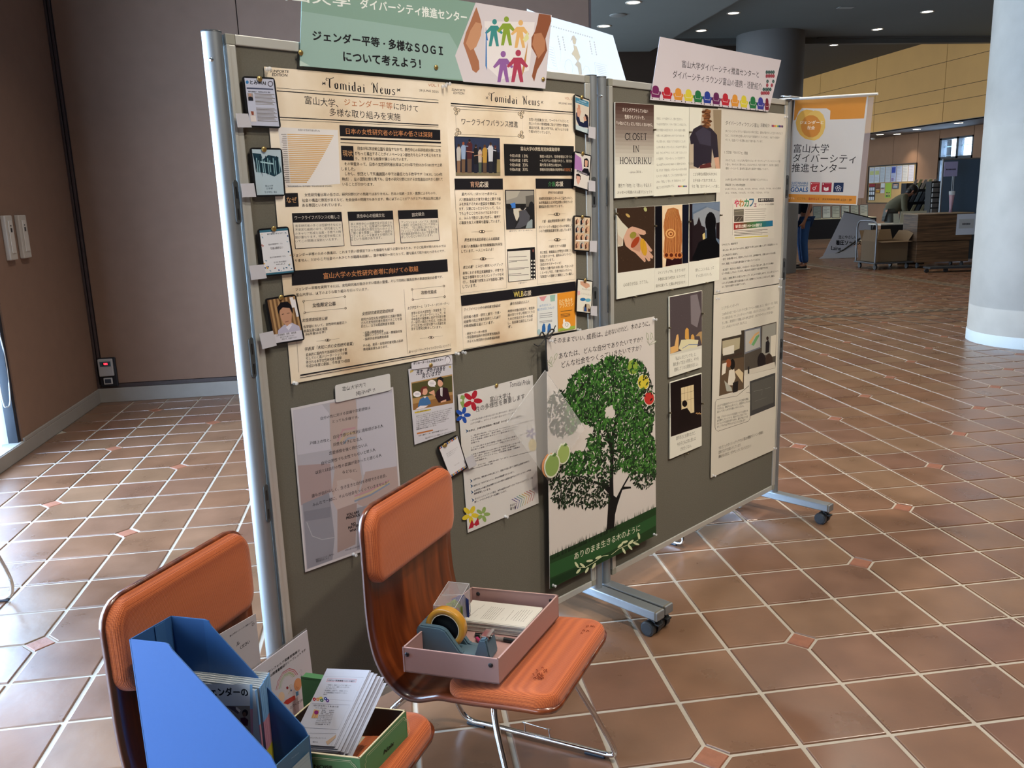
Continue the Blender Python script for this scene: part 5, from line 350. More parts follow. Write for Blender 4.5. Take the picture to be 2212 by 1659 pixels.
(1,'tablet_card','tilted tablet shaped card with a striped letter border, above the right chair','card','tablet shaped cards pinned along the left board',[(2842,3630),(-278,213),(96,309),(261,-223),(-78,-300)],'#0e0f14',0.004,0.008,'paper',[('screen_print',N_,[('P','#d4d3d8',[-251,197,87,288,234,-205,-71,-279]),('P','#b0503a',[-251,197,-229,203,-218,175,-240,169]),('P','#b0503a',[-82,-250,-62,-245,-51,-274,-71,-279]),('P','#31508a',[-223,204,-201,210,-191,182,-213,176]),('P','#31508a',[-57,-244,-37,-239,-26,-268,-46,-273]),('P','#b8933a',[-195,212,-173,218,-163,189,-185,184]),('P','#b8933a',[-32,-238,-11,-233,-1,-262,-21,-267]),('P','#8a8fa8',[-167,219,-145,225,-135,197,-157,191]),('P','#8a8fa8',[-6,-231,14,-227,24,-256,4,-261]),('P','#b0503a',[-139,227,-117,233,-107,204,-130,198]),('P','#b0503a',[19,-225,40,-220,50,-250,29,-255]),('P','#31508a',[-111,234,-89,240,-79,212,-102,206]),('P','#31508a',[45,-219,65,-214,75,-244,55,-249]),('P','#b8933a',[-83,242,-61,248,-51,219,-74,213]),('P','#b8933a',[70,-213,91,-208,101,-237,80,-242]),('P','#8a8fa8',[-55,249,-33,256,-23,227,-46,221]),('P','#8a8fa8',[96,-207,116,-201,126,-231,106,-236]),('P','#b0503a',[-27,257,-4,263,5,234,-18,228]),('P','#b0503a',[122,-200,142,-195,152,-225,131,-230]),('P','#31508a',[1,265,24,271,33,242,11,236]),('P','#31508a',[147,-194,168,-189,177,-219,157,-224]),('P','#b8933a',[30,272,53,278,62,249,39,243]),('P','#b8933a',[173,-188,194,-183,203,-212,182,-217]),('P','#8a8fa8',[58,280,81,286,90,257,67,251]),('P','#8a8fa8',[199,-181,220,-176,229,-206,208,-211]),('T','#7a7880','富山大学長からのメッセージ',-126,75,81,129,14),('T','#7a7880','富山大学長からのメッセージ',-118,51,55,96,14),('T','#7a7880','富山大学長からのメッセージ',-109,27,30,63,14),('T','#7a7880','富山大学長',14,-126,102,-104,12)])]),
(1,'tablet_card','tablet shaped card headed with an AI club logo, topmost on the left post','card','tablet shaped cards pinned along the left board',[(390,8248),(-202,258),(179,268),(206,-264),(-184,-264)],'#0e0f14',0.004,0.008,'paper',[('screen_print',N_,[('P','#b9bed2',[-181,241,161,249,184,-245,-167,-246]),('T',K,'とみWAI',-119,199,65,203,41,3),('E','#3a78b0',-153,198,18,1,-2,-18),('E','#4a4450',121,199,33,2,-3,-31),('E','#b9bed2',121,199,23,1,-2,-22),('P','#4a5068',[-165,145,148,151,149,136,-165,130]),('T',K,'研究活動紹介：数学科の先生に聞く',-150,104,115,109,15,2),('P','#77716a',[-82,88,158,92,158,85,-82,81]),('P','#8d8a88',[-81,75,123,78,124,71,-81,68]),('P','#8d8a88',[-81,62,141,65,142,58,-81,55]),('P','#77716a',[-80,49,160,52,160,45,-80,42]),('P','#8d8a88',[-80,36,125,38,125,32,-80,29]),('P','#8d8a88',[-80,22,143,25,144,18,-79,16]),('P','#77716a',[-79,9,162,12,162,5,-79,2]),('P','#8d8a88',[-79,-4,127,-1,127,-8,-78,-11]),('P','#8d8a88',[-78,-17,145,-15,145,-22,-78,-24]),('P','#8d8a88',[-77,-57,147,-55,147,-62,-77,-64]),('P','#77716a',[-76,-70,165,-68,165,-75,-76,-77]),('P','#8d8a88',[-76,-83,130,-82,130,-89,-76,-90]),('P','#8d8a88',[-75,-97,149,-95,149,-102,-75,-104]),('P','#77716a',[-75,-110,167,-108,167,-115,-75,-117]),('P','#8d8a88',[-75,-123,132,-122,132,-129,-74,-130]),('P','#8d8a88',[-74,-136,150,-135,151,-142,-74,-143]),('P','#77716a',[-74,-150,169,-148,169,-155,-73,-157]),('P','#8d8a88',[-73,-163,134,-162,134,-169,-73,-170]),('P','#8d8a88',[-73,-176,152,-175,152,-182,-72,-183]),('P','#77716a',[-72,-190,171,-189,171,-196,-72,-197]),('P','#9a8f8a',[-163,87,-102,88,-100,10,-161,9]),('P','#20222c',[-158,43,-135,58,-104,44,-103,10,-157,9]),('P','#b58a78',[-146,82,-122,83,-121,53,-145,53]),('P','#c9c6cc',[-158,-98,-89,-98,-86,-206,-154,-206]),('P','#8a4a38',[-144,-98,-110,-98,-112,-137,-136,-137]),('P','#dad4d4',[-149,-147,-94,-147,-86,-206,-154,-206])])]),
(1,'tablet_card','tablet shaped card with a teal city skyline, second down by the left post','card','tablet shaped cards pinned along the left board',[(392,7511),(-195,262),(191,260),(187,-260),(-183,-263)],'#0e0f14',0.004,0.008,'paper',[('screen_print',N_,[('P','#a9bcc8',[-175,244,172,241,167,-242,-166,-244]),('P','#1f3a48',[-174,205,-72,195,-58,137,14,185,136,165,159,1,66,-47,-37,-9,-137,1]),('P','#0e1a22',[-157,176,-149,176,-144,1,-152,1]),('P','#8fb4bc',[-135,152,-126,152,-122,-18,-131,1]),('P','#8fb4bc',[-112,128,-104,127,-100,-38,-109,1]),('P','#0e1a22',[-91,176,-82,176,-78,-57,-87,1]),('P','#8fb4bc',[-68,151,-60,151,-57,1,-65,1]),('P','#8fb4bc',[-46,127,-37,127,-35,-18,-43,1]),('P','#0e1a22',[-24,175,-15,175,-13,-38,-21,1]),('P','#8fb4bc',[-2,151,7,151,9,-57,1,1]),('P','#8fb4bc',[21,127,30,127,31,1,23,1]),('P','#0e1a22',[43,175,52,175,54,-18,45,1]),('P','#8fb4bc',[66,151,75,151,76,-38,67,1]),('P','#8fb4bc',[89,127,97,127,98,-57,90,1]),('P','#0e1a22',[112,175,120,175,121,1,112,1]),('P','#8fb4bc',[134,150,143,150,143,-18,135,1]),('P','#9fc0c8',[-88,118,66,98,66,83,-88,103]),('T','#2a3a4a','富山大学',-56,-145,38,-145,20),('T','#2a3a4a','工学部',-49,-175,32,-174,20),('T','#2a3a4a','「女子学生」語る',-75,-214,79,-213,23)])]),
(1,'tablet_card','tablet shaped card with doodles round a white page, third down by the left post','card','tablet shaped cards pinned along the left board',[(403,6642),(-208,261),(178,274),(215,-266),(-186,-268)],'#0e0f14',0.004,0.008,'paper',[('screen_print',N_,[('P','#d4d6dc',[-188,243,160,255,192,-246,-169,-250]),('P','#3a6a80',[-188,243,160,255,162,230,-187,218]),('P','#3a6a80',[-170,-230,190,-226,192,-246,-169,-250]),('E','#31508a',-124,-160,9,-6,-6,-7,7),('E','#7a9ab0',-142,-92,14,-5,-3,-7,7),('E','#7a9ab0',139,-160,1,-13,-12,0,7),('E','#c99a3a',-167,-123,10,-1,-1,-7,7),('E','#c99a3a',149,-151,0,-6,-8,0,7),('E','#c99a3a',-129,-172,9,-2,-4,-10,7),('E','#7a9ab0',34,-217,2,-6,-6,-2,7),('E','#2f5f7a',167,-202,1,-8,-10,-1,7),('E','#7a9ab0',-159,166,7,-12,-6,-3,7),('E','#2f5f7a',69,-194,1,-13,-6,0,7),('E','#7a9ab0',-101,-207,10,-9,-5,-5,7),('E','#a04a3a',-174,83,7,-1,-1,-10,7),('E','#31508a',6,-208,12,-5,-4,-7,7),('E','#a04a3a',-40,-182,7,-3,-6,-9,7),('E','#31508a',-168,-219,5,-5,-4,-3,7),('E','#7a9ab0',144,102,12,-2,-1,-5,7),('E','#31508a',155,166,1,-12,-8,-1,7),('E','#2f5f7a',104,-189,15,-4,-2,-6,7),('E','#c99a3a',-144,-161,4,-6,-7,-4,7),('E','#2f5f7a',147,-11,9,-7,-7,-6,7),('E','#31508a',-161,-170,4,-10,-7,-2,7),('E','#2f5f7a',131,202,12,-5,-2,-4,7),('E','#c99a3a',166,-51,3,-5,-9,-4,7),('E','#c99a3a',-163,204,3,-5,-4,-2,7),('E','#a04a3a',-162,72,3,-5,-10,-6,7),('E','#c99a3a',-138,-176,0,-10,-6,0,7),('T','#2a4a60','理工系女子キャリア',-100,197,92,203,20,1),('T','#4a4a52','性差は関係ない',-76,40,83,44,28),('T','#4a4a52','富山大学理学部研究科　Ａさん',-95,84,81,89,17),('T','#4a4a52','富山大学理学部研究科　Ｂさん',-92,-60,107,-56,17),('T','#4a4a52','支え合い学びの環境で',-51,-118,110,-116,20),('T','#4a4a52','成長を楽しむ',-25,-143,94,-141,17)])]),
(1,'tablet_card','tablet shaped card with a portrait of a man, lowest on the left post','card','tablet shaped cards pinned along the left board',[(433,5866),(-226,264),(163,278),(231,-272),(-169,-271)],'#0e0f14',0.004,0.008,'paper',[('screen_print',N_,[('P','#8a6a50',[-204,245,147,259,207,-251,-154,-253]),('P','#6e5238',[-204,245,-179,246,-139,-152,-164,-152]),('P','#a8865e',[-179,246,-154,247,-114,-151,-139,-152]),('P','#6e5238',[-154,247,-130,248,-89,-151,-114,-151]),('P','#a8865e',[-130,248,-105,249,-63,-151,-89,-151]),('P','#6e5238',[-105,249,-80,250,-38,-151,-63,-151]),('P','#a8865e',[-80,250,-55,251,-12,-150,-38,-151]),('P','#6e5238',[-55,251,-30,252,13,-150,-12,-150]),('P','#a8865e',[-30,252,-5,253,39,-150,13,-150]),('P','#6e5238',[-5,253,20,254,65,-149,39,-150]),('P','#a8865e',[20,254,45,255,90,-149,65,-149]),('P','#6e5238',[45,255,71,256,116,-149,90,-149]),('P','#a8865e',[71,256,96,257,142,-149,116,-149]),('P','#6e5238',[96,257,122,258,168,-148,142,-149]),('P','#a8865e',[122,258,147,259,195,-148,168,-148]),('P','#b0aec4',[-120,-242,-105,-111,-25,-59,81,-47,170,-97,206,-241]),('P','#b98d74',[-63,101,-19,153,60,145,91,55,73,-37,28,-89,-27,-39,-59,26]),('P','#16141a',[-81,71,-90,150,-42,202,46,205,103,146,107,45,69,125,-18,143,-58,116]),('P','#d4d2e0',[-1,-89,46,-58,83,-67,29,-129]),('P','#3a2a26',[-39,67,-11,72,-10,65,-38,59]),('P','#3a2a26',[25,73,60,74,61,67,26,66]),('P','#8a5c50',[-8,-23,42,-17,39,-28,-3,-33]),('P','#dcdade',[77,246,120,248,141,127,98,126]),('P','#dcdade',[116,218,148,219,176,16,147,15]),('P','#c9c8d4',[-164,-152,195,-148,207,-251,-154,-253]),('T',K,'工学系教授　男性　研究者',-134,-167,123,-164,24,1),('T',K,'理系女子を増やすために',-89,-197,98,-195,21),('T',K,'意識せず、意図的でもなく',-69,-222,130,-221,21)])]),
(1,'tablet_card','tablet shaped card of a parent lifting a baby, topmost at the newspapers\' right edge','card','tablet shaped cards pinned along the left board',[(5708,8341),(-176,290),(190,232),(158,-293),(-173,-229)],'#0e0f14',0.004,0.008,'paper',[('screen_print',N_,[('P','#cfc6b8',[-158,271,171,215,141,-272,-156,-213]),('P','#3f7f9c',[-152,250,157,198,152,120,-151,174]),('T','#dde6ea','育児休業体験談',-61,211,102,183,20),('T','#dde6ea','男性職員のためのハンドブック',-126,193,134,148,17),('P','#b7c7cc',[-156,-140,146,-199,141,-272,-156,-213]),('P','#1f2440',[-142,27,-95,43,-51,-97,32,-113,62,14,140,-25,138,-182,24,-180,-82,-159,-142,-70]),('P','#c99a84',[-126,97,-63,110,-26,45,-65,-36,-111,-27]),('P','#c08e74',[-101,145,-46,136,-44,77,-95,86]),('P','#c99a84',[23,-27,86,-15,96,-76,42,-95]),('P','#2a1c1c',[62,19,126,-2,127,-91,85,-54])])]),
(1,'tablet_card','tablet shaped card with two portraits on lilac and white, second down on the right edge','card','tablet shaped cards pinned along the left board',[(5684,7516),(-173,296),(232,237),(154,-304),(-213,-228)],'#0e0f14',0.004,0.008,'paper',[('screen_print',N_,[('P','#d2cdc8',[-156,276,208,220,138,-282,-192,-212]),('P','#a578b0',[-157,256,-18,195,15,-2,-174,33]),('P','#18161e',[-2,1,45,44,146,36,173,-30,167,-71,-6,-38]),('P','#141018',[54,183,122,193,162,156,156,55,41,65]),('P','#c79a84',[74,165,139,155,130,80,93,50,65,91]),('P','#4a4450',[-123,23,136,-39,131,-74,-126,-11]),('T','#dcd8dc','先輩教員の声 海外研修',-108,-4,116,-51,17),('P','#1a1618',[-139,-43,-76,-35,-31,-74,-37,-133,-144,-112]),('P','#cf9f90',[-130,-65,-46,-81,-54,-160,-99,-207,-134,-144])])]),
(1,'tablet_card','tablet shaped card covered with a grid of baby photos, third down on the right edge','card','tablet shaped cards pinned along the left board',[(5667,6570),(-190,289),(216,256),(179,-293),(-204,-251)],'#0e0f14',0.004,0.008,'paper',[('screen_print',N_,[('P','#bfa88c',[-171,269,194,238,161,-271,-184,-234]),('P','#d6c3a8',[-161,258,-53,249,-57,138,-164,148]),('P','#5a3a2c',[-152,207,-107,243,-91,182,-121,149,-153,152]),('P','#c99a80',[-119,219,-76,220,-74,175,-113,173]),('P','#b9b4a8',[-164,138,-57,128,-62,17,-167,27]),('P','#1f1c28',[-155,87,-111,123,-96,61,-125,28,-156,31]),('P','#c99a80',[-123,99,-80,100,-78,54,-117,53]),('P','#c9a888',[-167,17,-62,7,-66,-104,-170,-93]),('P','#5a3a2c',[-158,-34,-115,2,-100,-60,-129,-93,-160,-89]),('P','#c99a80',[-127,-22,-84,-21,-82,-67,-121,-68]),('P','#c9a888',[-171,-104,-67,-114,-71,-226,-174,-215]),('P','#5a3a2c',[-162,-155,-119,-119,-104,-181,-133,-214,-163,-211]),('P','#c99a80',[-130,-143,-89,-142,-87,-188,-125,-189]),('P','#b9b4a8',[-46,248,64,239,58,128,-50,138]),('P','#1f1c28',[-37,197,9,233,24,171,-7,139,-39,142]),('P','#c99a80',[-3,209,41,211,42,165,2,163]),('P','#b9b4a8',[-50,127,58,118,52,6,-55,17]),('P','#1f1c28',[-42,76,3,113,18,50,-12,18,-44,21]),('P','#c99a80',[-9,88,35,89,36,44,-4,42]),('P','#c9a888',[-55,7,52,-4,46,-115,-59,-105]),('P','#3a2620',[-46,-45,-2,-9,13,-71,-17,-104,-49,-101]),('P','#c99a80',[-14,-33,29,-32,30,-78,-9,-79]),('P','#b9b4a8',[-60,-115,45,-126,40,-238,-64,-227]),('P','#1f1c28',[-51,-167,-8,-130,7,-193,-23,-226,-54,-223]),('P','#c99a80',[-19,-155,23,-154,24,-200,-15,-201]),('P','#d6c3a8',[71,238,182,229,175,117,66,127]),('P','#5a3a2c',[80,187,126,224,141,161,110,128,77,131]),('P','#c99a80',[114,199,158,200,159,155,118,153]),('P','#c9a888',[65,117,174,107,167,-5,59,6]),('P','#5a3a2c',[73,66,119,102,134,40,103,7,70,10]),('P','#c99a80',[107,78,151,79,151,33,111,31]),('P','#b9b4a8',[59,-4,167,-15,159,-127,53,-116]),('P','#3a2620',[67,-56,112,-20,126,-83,96,-115,64,-112]),('P','#c99a80',[100,-44,143,-43,144,-89,104,-91]),('P','#c9a888',[52,-126,159,-137,151,-250,47,-238]),('P','#5a3a2c',[60,-178,105,-142,119,-205,89,-238,57,-234]),('P','#c99a80',[93,-166,135,-166,136,-212,97,-213]),('P','#e4e0d8',[-153,-85,143,-105,142,-125,-153,-105])])]),
(1,'tablet_card','tablet shaped card with clasped hands and blue bubbles, lowest on the right edge','card','tablet shaped cards pinned along the left board',[(5701,5589),(-169,301),(214,228),(170,-302),(-215,-227)],'#0e0f14',0.004,0.008,'paper',[('screen_print',N_,[('P','#dad8cc',[-152,280,193,213,152,-280,-194,-211]),('P','#c69a80',[-103,250,-17,244,119,187,134,145,43,122,-90,198]),('P','#d8a8a8',[-167,104,-112,103,-103,41,-166,33]),('E','#2a6aa0',-41,-41,67,-7,-1,-27),('E','#6aa8bc',81,-65,68,-7,-1,-27),('T','#8a867c','特別な支援をそなえて',-61,128,147,87,23),('T','#a09a8c','ぐっとさみんまいに',-85,57,158,10,33),('P','#b8a890',[-44,-166,24,-114,111,-131,151,-204,136,-267,-39,-232]),('P','#2a4a80',[-8,-158,41,-157,48,-244,-21,-231]),('P','#241a1c',[6,-120,44,-128,40,-177,1,-170]),('P','#5a3a30',[81,-195,129,-215,118,-258,77,-245])])]),
(9,'paper_tag','blank white tag at the lower left of the AI club card','tag','blank white paper tags on the tablet cards',[(136,8048),(-78,70),(61,72),(92,-69),(-73,-74)],'#b9b8bf',0.0006,0,'paper',[]),
(9,'paper_tag','blank white tag at the lower left of the skyline card','tag','blank white paper tags on the tablet cards',[(116,7321),(-80,71),(73,75),(85,-73),(-77,-74)],'#b9b8bf',0.0006,0,'paper',[]),
(9,'paper_tag','blank white tag at the lower left of the doodle card','tag','blank white paper tags on the tablet cards',[(134,6435),(-93,78),(79,79),(101,-76),(-87,-81)],'#b9b8bf',0.0006,0,'paper',[]),
(9,'paper_tag','blank white tag at the lower left of the man portrait card','tag','blank white paper tags on the tablet cards',[(177,5668),(-101,84),(72,94),(103,-80),(-75,-96)],'#b9b8bf',0.0006,0,'paper',[]),
(9,'paper_tag','blank white tag at the lower right of the parent and baby card','tag','blank white paper tags on the tablet cards',[(5902,8088),(-74,89),(87,77),(75,-95),(-89,-73)],'#b9b8bf',0.0006,0,'paper',[]),
(9,'paper_tag','blank white tag at the lower right of the two portraits card','tag','blank white paper tags on the tablet cards',[(5884,7290),(-74,89),(79,72),(81,-89),(-84,-70)],'#b9b8bf',0.0006,0,'paper',[]),
(9,'paper_tag','blank white tag at the lower right of the baby photo grid card','tag','blank white paper tags on the tablet cards',[(5899,6362),(-82,92),(91,81),(83,-96),(-93,-76)],'#b9b8bf',0.0006,0,'paper',[]),
(9,'paper_tag','blank white tag at the lower right of the clasped hands card','tag','blank white paper tags on the tablet cards',[(5895,5340),(-72,87),(80,69),(75,-94),(-83,-61)],'#b9b8bf',0.0006,0,'paper',[]),
(9,'paper_tag','blank white tag beside the striped letter card','tag','blank white paper tags on the tablet cards',[(3139,3494),(-109,74),(44,97),(106,-71),(-42,-98)],'#b9b8bf',0.0006,0,'paper',[]),
(6,'flower_poster','white policy poster with coloured flowers, left of the tree banner','poster',N_,[(3788,3468),(-785,1024),(726,1048),(778,-1021),(-717,-1051)],'#cccac8',0.0006,0,'paper',[('flowers',N_,[('P','#7f9a56',[-752,939,-725,1004,-684,1000,-644,971,-677,916,-652,831,-692,794,-741,884]),('E','#cccac8',-729,934,27,-5,-1,-21),('E','#a51f30',-474,966,36,57,44,-22,12),('E','#a51f30',-414,865,89,-21,-5,-36,12),('E','#a51f30',-495,799,19,-70,-47,0,12),('E','#a51f30',-604,858,-75,-22,-24,35,12),('E','#a51f30',-592,961,-65,55,32,22,12),('E','#cccac8',-516,890,30,-6,-1,-23),('E','#1f4aa0',-680,776,21,47,35,-15,12),('E','#1f4aa0',-626,699,69,-12,0,-29,12),('E','#1f4aa0',-682,641,21,-55,-35,-3,12),('E','#1f4aa0',-770,682,-55,-22,-21,27,12),('E','#1f4aa0',-769,765,-54,40,22,20,12),('E','#cccac8',-706,713,23,-5,-1,-18),('E','#cfb832',-607,-728,40,46,38,-27,12),('E','#cfb832',-562,-830,80,-34,-9,-32,12),('E','#cfb832',-644,-877,9,-67,-43,7,12),('E','#cfb832',-738,-803,-72,-8,-18,36,12),('E','#cfb832',-716,-712,-53,61,32,15,12),('E','#cccac8',-654,-790,27,-8,-1,-21),('E','#86a05a',-385,-797,21,46,35,-18,12),('E','#86a05a',-331,-878,69,-18,0,-29,12),('E','#86a05a',-386,-932,21,-57,-35,0,12),('E','#86a05a',-474,-883,-54,-17,-21,29,12),('E','#86a05a',-473,-800,-54,45,21,18,12),('E','#cccac8',-410,-858,23,-7,-1,-18),('P','#a51f30',[-704,-998,-630,-869,-591,-953,-509,-876,-486,-989,-577,-999]),('E','#cccac8',-583,-991,24,-7,-1,-19),('E','#8f8aa8',675,188,22,33,28,-14,12),('E','#8f8aa8',715,125,57,-15,-3,-22,12),('E','#8f8aa8',664,87,13,-43,-30,1,12),('E','#8f8aa8',594,126,-48,-11,-16,22,12),('E','#8f8aa8',601,188,-42,35,20,13,12),('E','#cccac8',650,143,19,-4,-1,-14),('E','#c9b880',677,-46,92,-21,-4,-102)]),('heading',N_,[('T',K,'富山大学は',-177,838,240,833,83),('T',K,'性の多様性を尊重します',-470,749,536,758,86),('T','#3a3640','Tomidai Pride',230,984,661,958,74,0,1)]),('body_text',N_,[('T','#55525a','一人一人が自身の多様な性の在り方に誇りを持ち、自分らしく生きる',-572,606,450,594,29,0,1),('T','#55525a','心から応援し、以下のような取り組みを行っています。',-575,559,330,546,29,0,1),('T',K,'本学は、多様な性的指向・性自認（SOGI）に関する差別を',-618,460,457,463,32,2),('T','#4e4b52','1. 性的指向（Sexual Orientation）と性自認（Gender',-576,378,858,346,23),('T','#4e4b52','の多様性と権利を認め、偏見や差別、ハラスメントを防止',-578,344,379,320,23),('T','#4e4b52','学生や教職員の意識が高まるように啓発活動を行い理解',-580,309,339,285,23),('T','#4e4b52','促進する。',-582,274,-406,269,23),('T','#4e4b52','2. SOGIに関する個人情報の取扱いに十分に配慮し、本人の同',-586,205,569,168,24),('T','#4e4b52','第三者への暴露（アウティング）が起こらないようにする。',-588,170,410,136,24),('T','#4e4b52','3.学生や教職員がSOGIに関わる不利益な扱いを受けるこ',-592,101,446,61,24),('T','#4e4b52','活習慣（通学、研究生）や就職活動、就労（人事制度や',-594,66,327,29,24),('T','#4e4b52','および周辺などができるように、学内環境の整備（法整備を',-596,31,403,-11,24),('T','#4e4b52','て継続を徹底する。',-598,-4,-277,-18,24),('T','#4e4b52','注）SOGI（読み方 ソギ）Sexual Orientation and Gender',-603,-74,1048,-153,24),('T','#4e4b52','Identityの頭字語',-605,-109,-173,-130,24),('T','#33303a','本学では、学生本人の申し出により、自認する性に基づく通称名を使用できます。',-567,-281,595,-283,31,1),('T','#33303a','本学には「だれでもトイレ」が43か所設置されています。',-572,-373,263,-366,31,1),('T','#33303a','本学学生の多様な性を尊重するための様々な情報を盛り込んだガイドラインを作成',-562,-454,627,-432,31,1),('T','#33303a','随時更新しています。',-565,-495,-230,-503,32,1),('T','#33303a','ダイバーシティラウンジ富山、本学の認定SOGIサークル「やわのフロウリブ」と連',-553,-579,657,-567,32,1),('T','#33303a','携し、イベントやセミナーを実施しています。',-562,-623,95,-624,32,1),('P','#3a5a7c',[-672,504,-618,464,-666,442,-651,467]),('P','#3a5a7c',[-635,-248,-581,-292,-629,-312,-614,-287]),('P','#3a5a7c',[-631,-327,-577,-371,-626,-392,-610,-366]),('P','#3a5a7c',[-627,-421,-572,-466,-621,-487,-605,-461]),('P','#3a5a7c',[-621,-543,-566,-588,-615,-608,-599,-583])]),('arrow_logo',N_,[('S','#4a2f7a',9,[191,-788,304,-864,251,-980]),('S','#2a4a9a',9,[244,-782,357,-858,304,-974]),('S','#3a8a9a',9,[297,-776,411,-852,358,-969]),('S','#6a9a5a',9,[351,-770,466,-846,412,-963]),('S','#c9a83a',9,[404,-765,520,-841,466,-958]),('S','#c07a3a',9,[458,-759,575,-835,521,-952]),('S','#b04a4a',9,[513,-753,630,-829,576,-947]),('S','#a03a3a',9,[567,-746,685,-823,631,-941]),('T',K,'ダイバー',147,-884,279,-886,47,1),('T',K,'取り組',150,-936,277,-937,47,1),('T','#5a564f','と共に',580,-767,724,-750,40)])]),
(10,'tree_banner','tall banner of a leafy tree over dark grass, spanning the gap between the boards','banner',N_,[(6072,3044),(-1369,2040),(1361,2028),(1439,-2024),(-1430,-2045)],'#cbc5c0',0.0012,0,'paper',[('grass_print',N_,[('P','#1d3a1c',[-1419,-1482,49,-1490,1435,-1476,1439,-2024,-1430,-2045]),('P','#27512a',[-1415,-1619,46,-1666,1436,-1629,1437,-1834,91,-1906,-1415,-1861]),('P','#143016',[-1425,-1888,-100,-1924,-101,-2020,-1421,-2026]),('W','#0f2410',[-1420,-1521,1414,-1507])]),('trunk',N_,[('P','#0b0a0c',[11,-1494,54,-1093,67,-844,-81,-679,-330,-544,-307,-513,-57,-629,96,-726,108,-511,135,-238,96,-12,25,248,-221,497,-189,505,63,285,153,67,174,215,260,411,478,917,502,906,355,422,239,140,216,-226,201,-660,208,-915,284,-974,416,-845,614,-673,648,-698,489,-833,687,-886,697,-921,450,-879,317,-1105,243,-1276,221,-1501]),('S','#0b0a0c',15,[-262,-553,-532,-587]),('S','#0b0a0c',15,[-514,248,-248,248,24,172]),('S','#0b0a0c',20,[-330,-544,-528,-422])]),('leaf_print',N_,[('F',)]),('banner_text',N_,[('T',K,'そのままでいい。',-1223,1960,-477,1912,81),('T',K,'成長は、',-443,1913,-41,1915,96),('T',K,'止めないけれど。',13,1914,627,1926,92),('T',K,'木のように。',699,1929,1230,1928,95),('T',K,'あなたは、どんな自分でありたいですか？',-1104,1708,1030,1680,99),('T',K,'どんな社会をつくっていきたいですか？',-1048,1561,991,1539,105),('T','#dcdcc4','ありのまま生きる木のように',-831,-1688,950,-1725,129)]),('fruit_print',N_,[('E','#d4d0c0',754,1234,172,-28,0,-144),('E','#86a03c',754,1234,157,-26,0,-127),('E','#2f5a28',784,1361,46,3,8,-16),('E','#d4d0c0',1051,919,178,-31,0,-148),('E','#c9b93a',1051,919,162,-29,0,-130),('E','#2f5a28',1081,1048,47,3,9,-16),('E','#d4d0c0',1214,600,160,-31,0,-133),('E','#b8302a',1214,600,145,-28,0,-116),('E','#2f5a28',1245,714,48,2,9,-17)]),('sprig_print',N_,[('S','#c9cfa8',11,[-825,-1796,-731,-1916,-562,-1974,-333,-1957,-100,-1924,52,-1959]),('S','#c9cfa8',11,[129,-1978,333,-1937,607,-1944,887,-1951,929,-1846]),('E','#c9cfa8',-774,-1854,43,-69,-27,-2,8),('E','#c9cfa8',-628,-1914,68,-64,-20,-10,8),('E','#c9cfa8',-447,-1893,90,-19,5,-24,8),('E','#c9cfa8',-217,-1907,85,-1,13,-25,8),('E','#c9cfa8',-732,-1978,58,28,23,-22,8),('E','#c9cfa8',-518,-2037,46,39,27,-21,8),('E','#c9cfa8',-335,-2021,47,39,28,-21,8),('E','#c9cfa8',383,-1888,76,18,22,-25,8),('E','#c9cfa8',507,-1862,94,-8,12,-26,8),('E','#c9cfa8',683,-1919,78,18,23,-25,8),('E','#c9cfa8',481,-2019,49,-74,-30,-2,8),('E','#c9cfa8',657,-2010,65,-73,-27,-6,8),('E','#c9cfa8',836,-2001,97,-55,-12,-18,8),('E','#c9cfa8',913,-1875,18,-72,-36,7,8),('S','#6a7a58',4,[-1348,1522,-1274,1620,-1283,1703]),('S','#6a7a58',4,[-1275,1579,-1164,1684,-1150,1764]),('S','#6a7a58',4,[-1362,1688,-1267,1577]),('S','#6a7a58',4,[1232,1529,1165,1661,1140,1787]),('S','#6a7a58',4,[1231,1544,1343,1637,1251,1772]),('S','#6a7a58',4,[1140,1634,1232,1535]),('E','#8a9a74',-1284,1676,15,51,27,-8,8),('E','#cbc5c0',-1284,1676,13,44,19,-5,8),('E','#8a9a74',-1175,1714,29,47,26,-11,8),('E','#cbc5c0',-1175,1714,24,40,18,-8,8),('E','#8a9a74',-1313,1612,59,-45,-18,-12,8),('E','#cbc5c0',-1313,1612,50,-38,-13,-8,8),('E','#8a9a74',1165,1707,-18,63,35,-1,8),('E','#cbc5c0',1165,1707,-15,53,25,-1,8),('E','#8a9a74',1271,1693,17,58,35,-9,8),('E','#cbc5c0',1271,1693,15,49,25,-6,8),('E','#8a9a74',1333,1576,89,18,18,-21,8),('E','#cbc5c0',1333,1576,76,16,13,-15,8)])]),
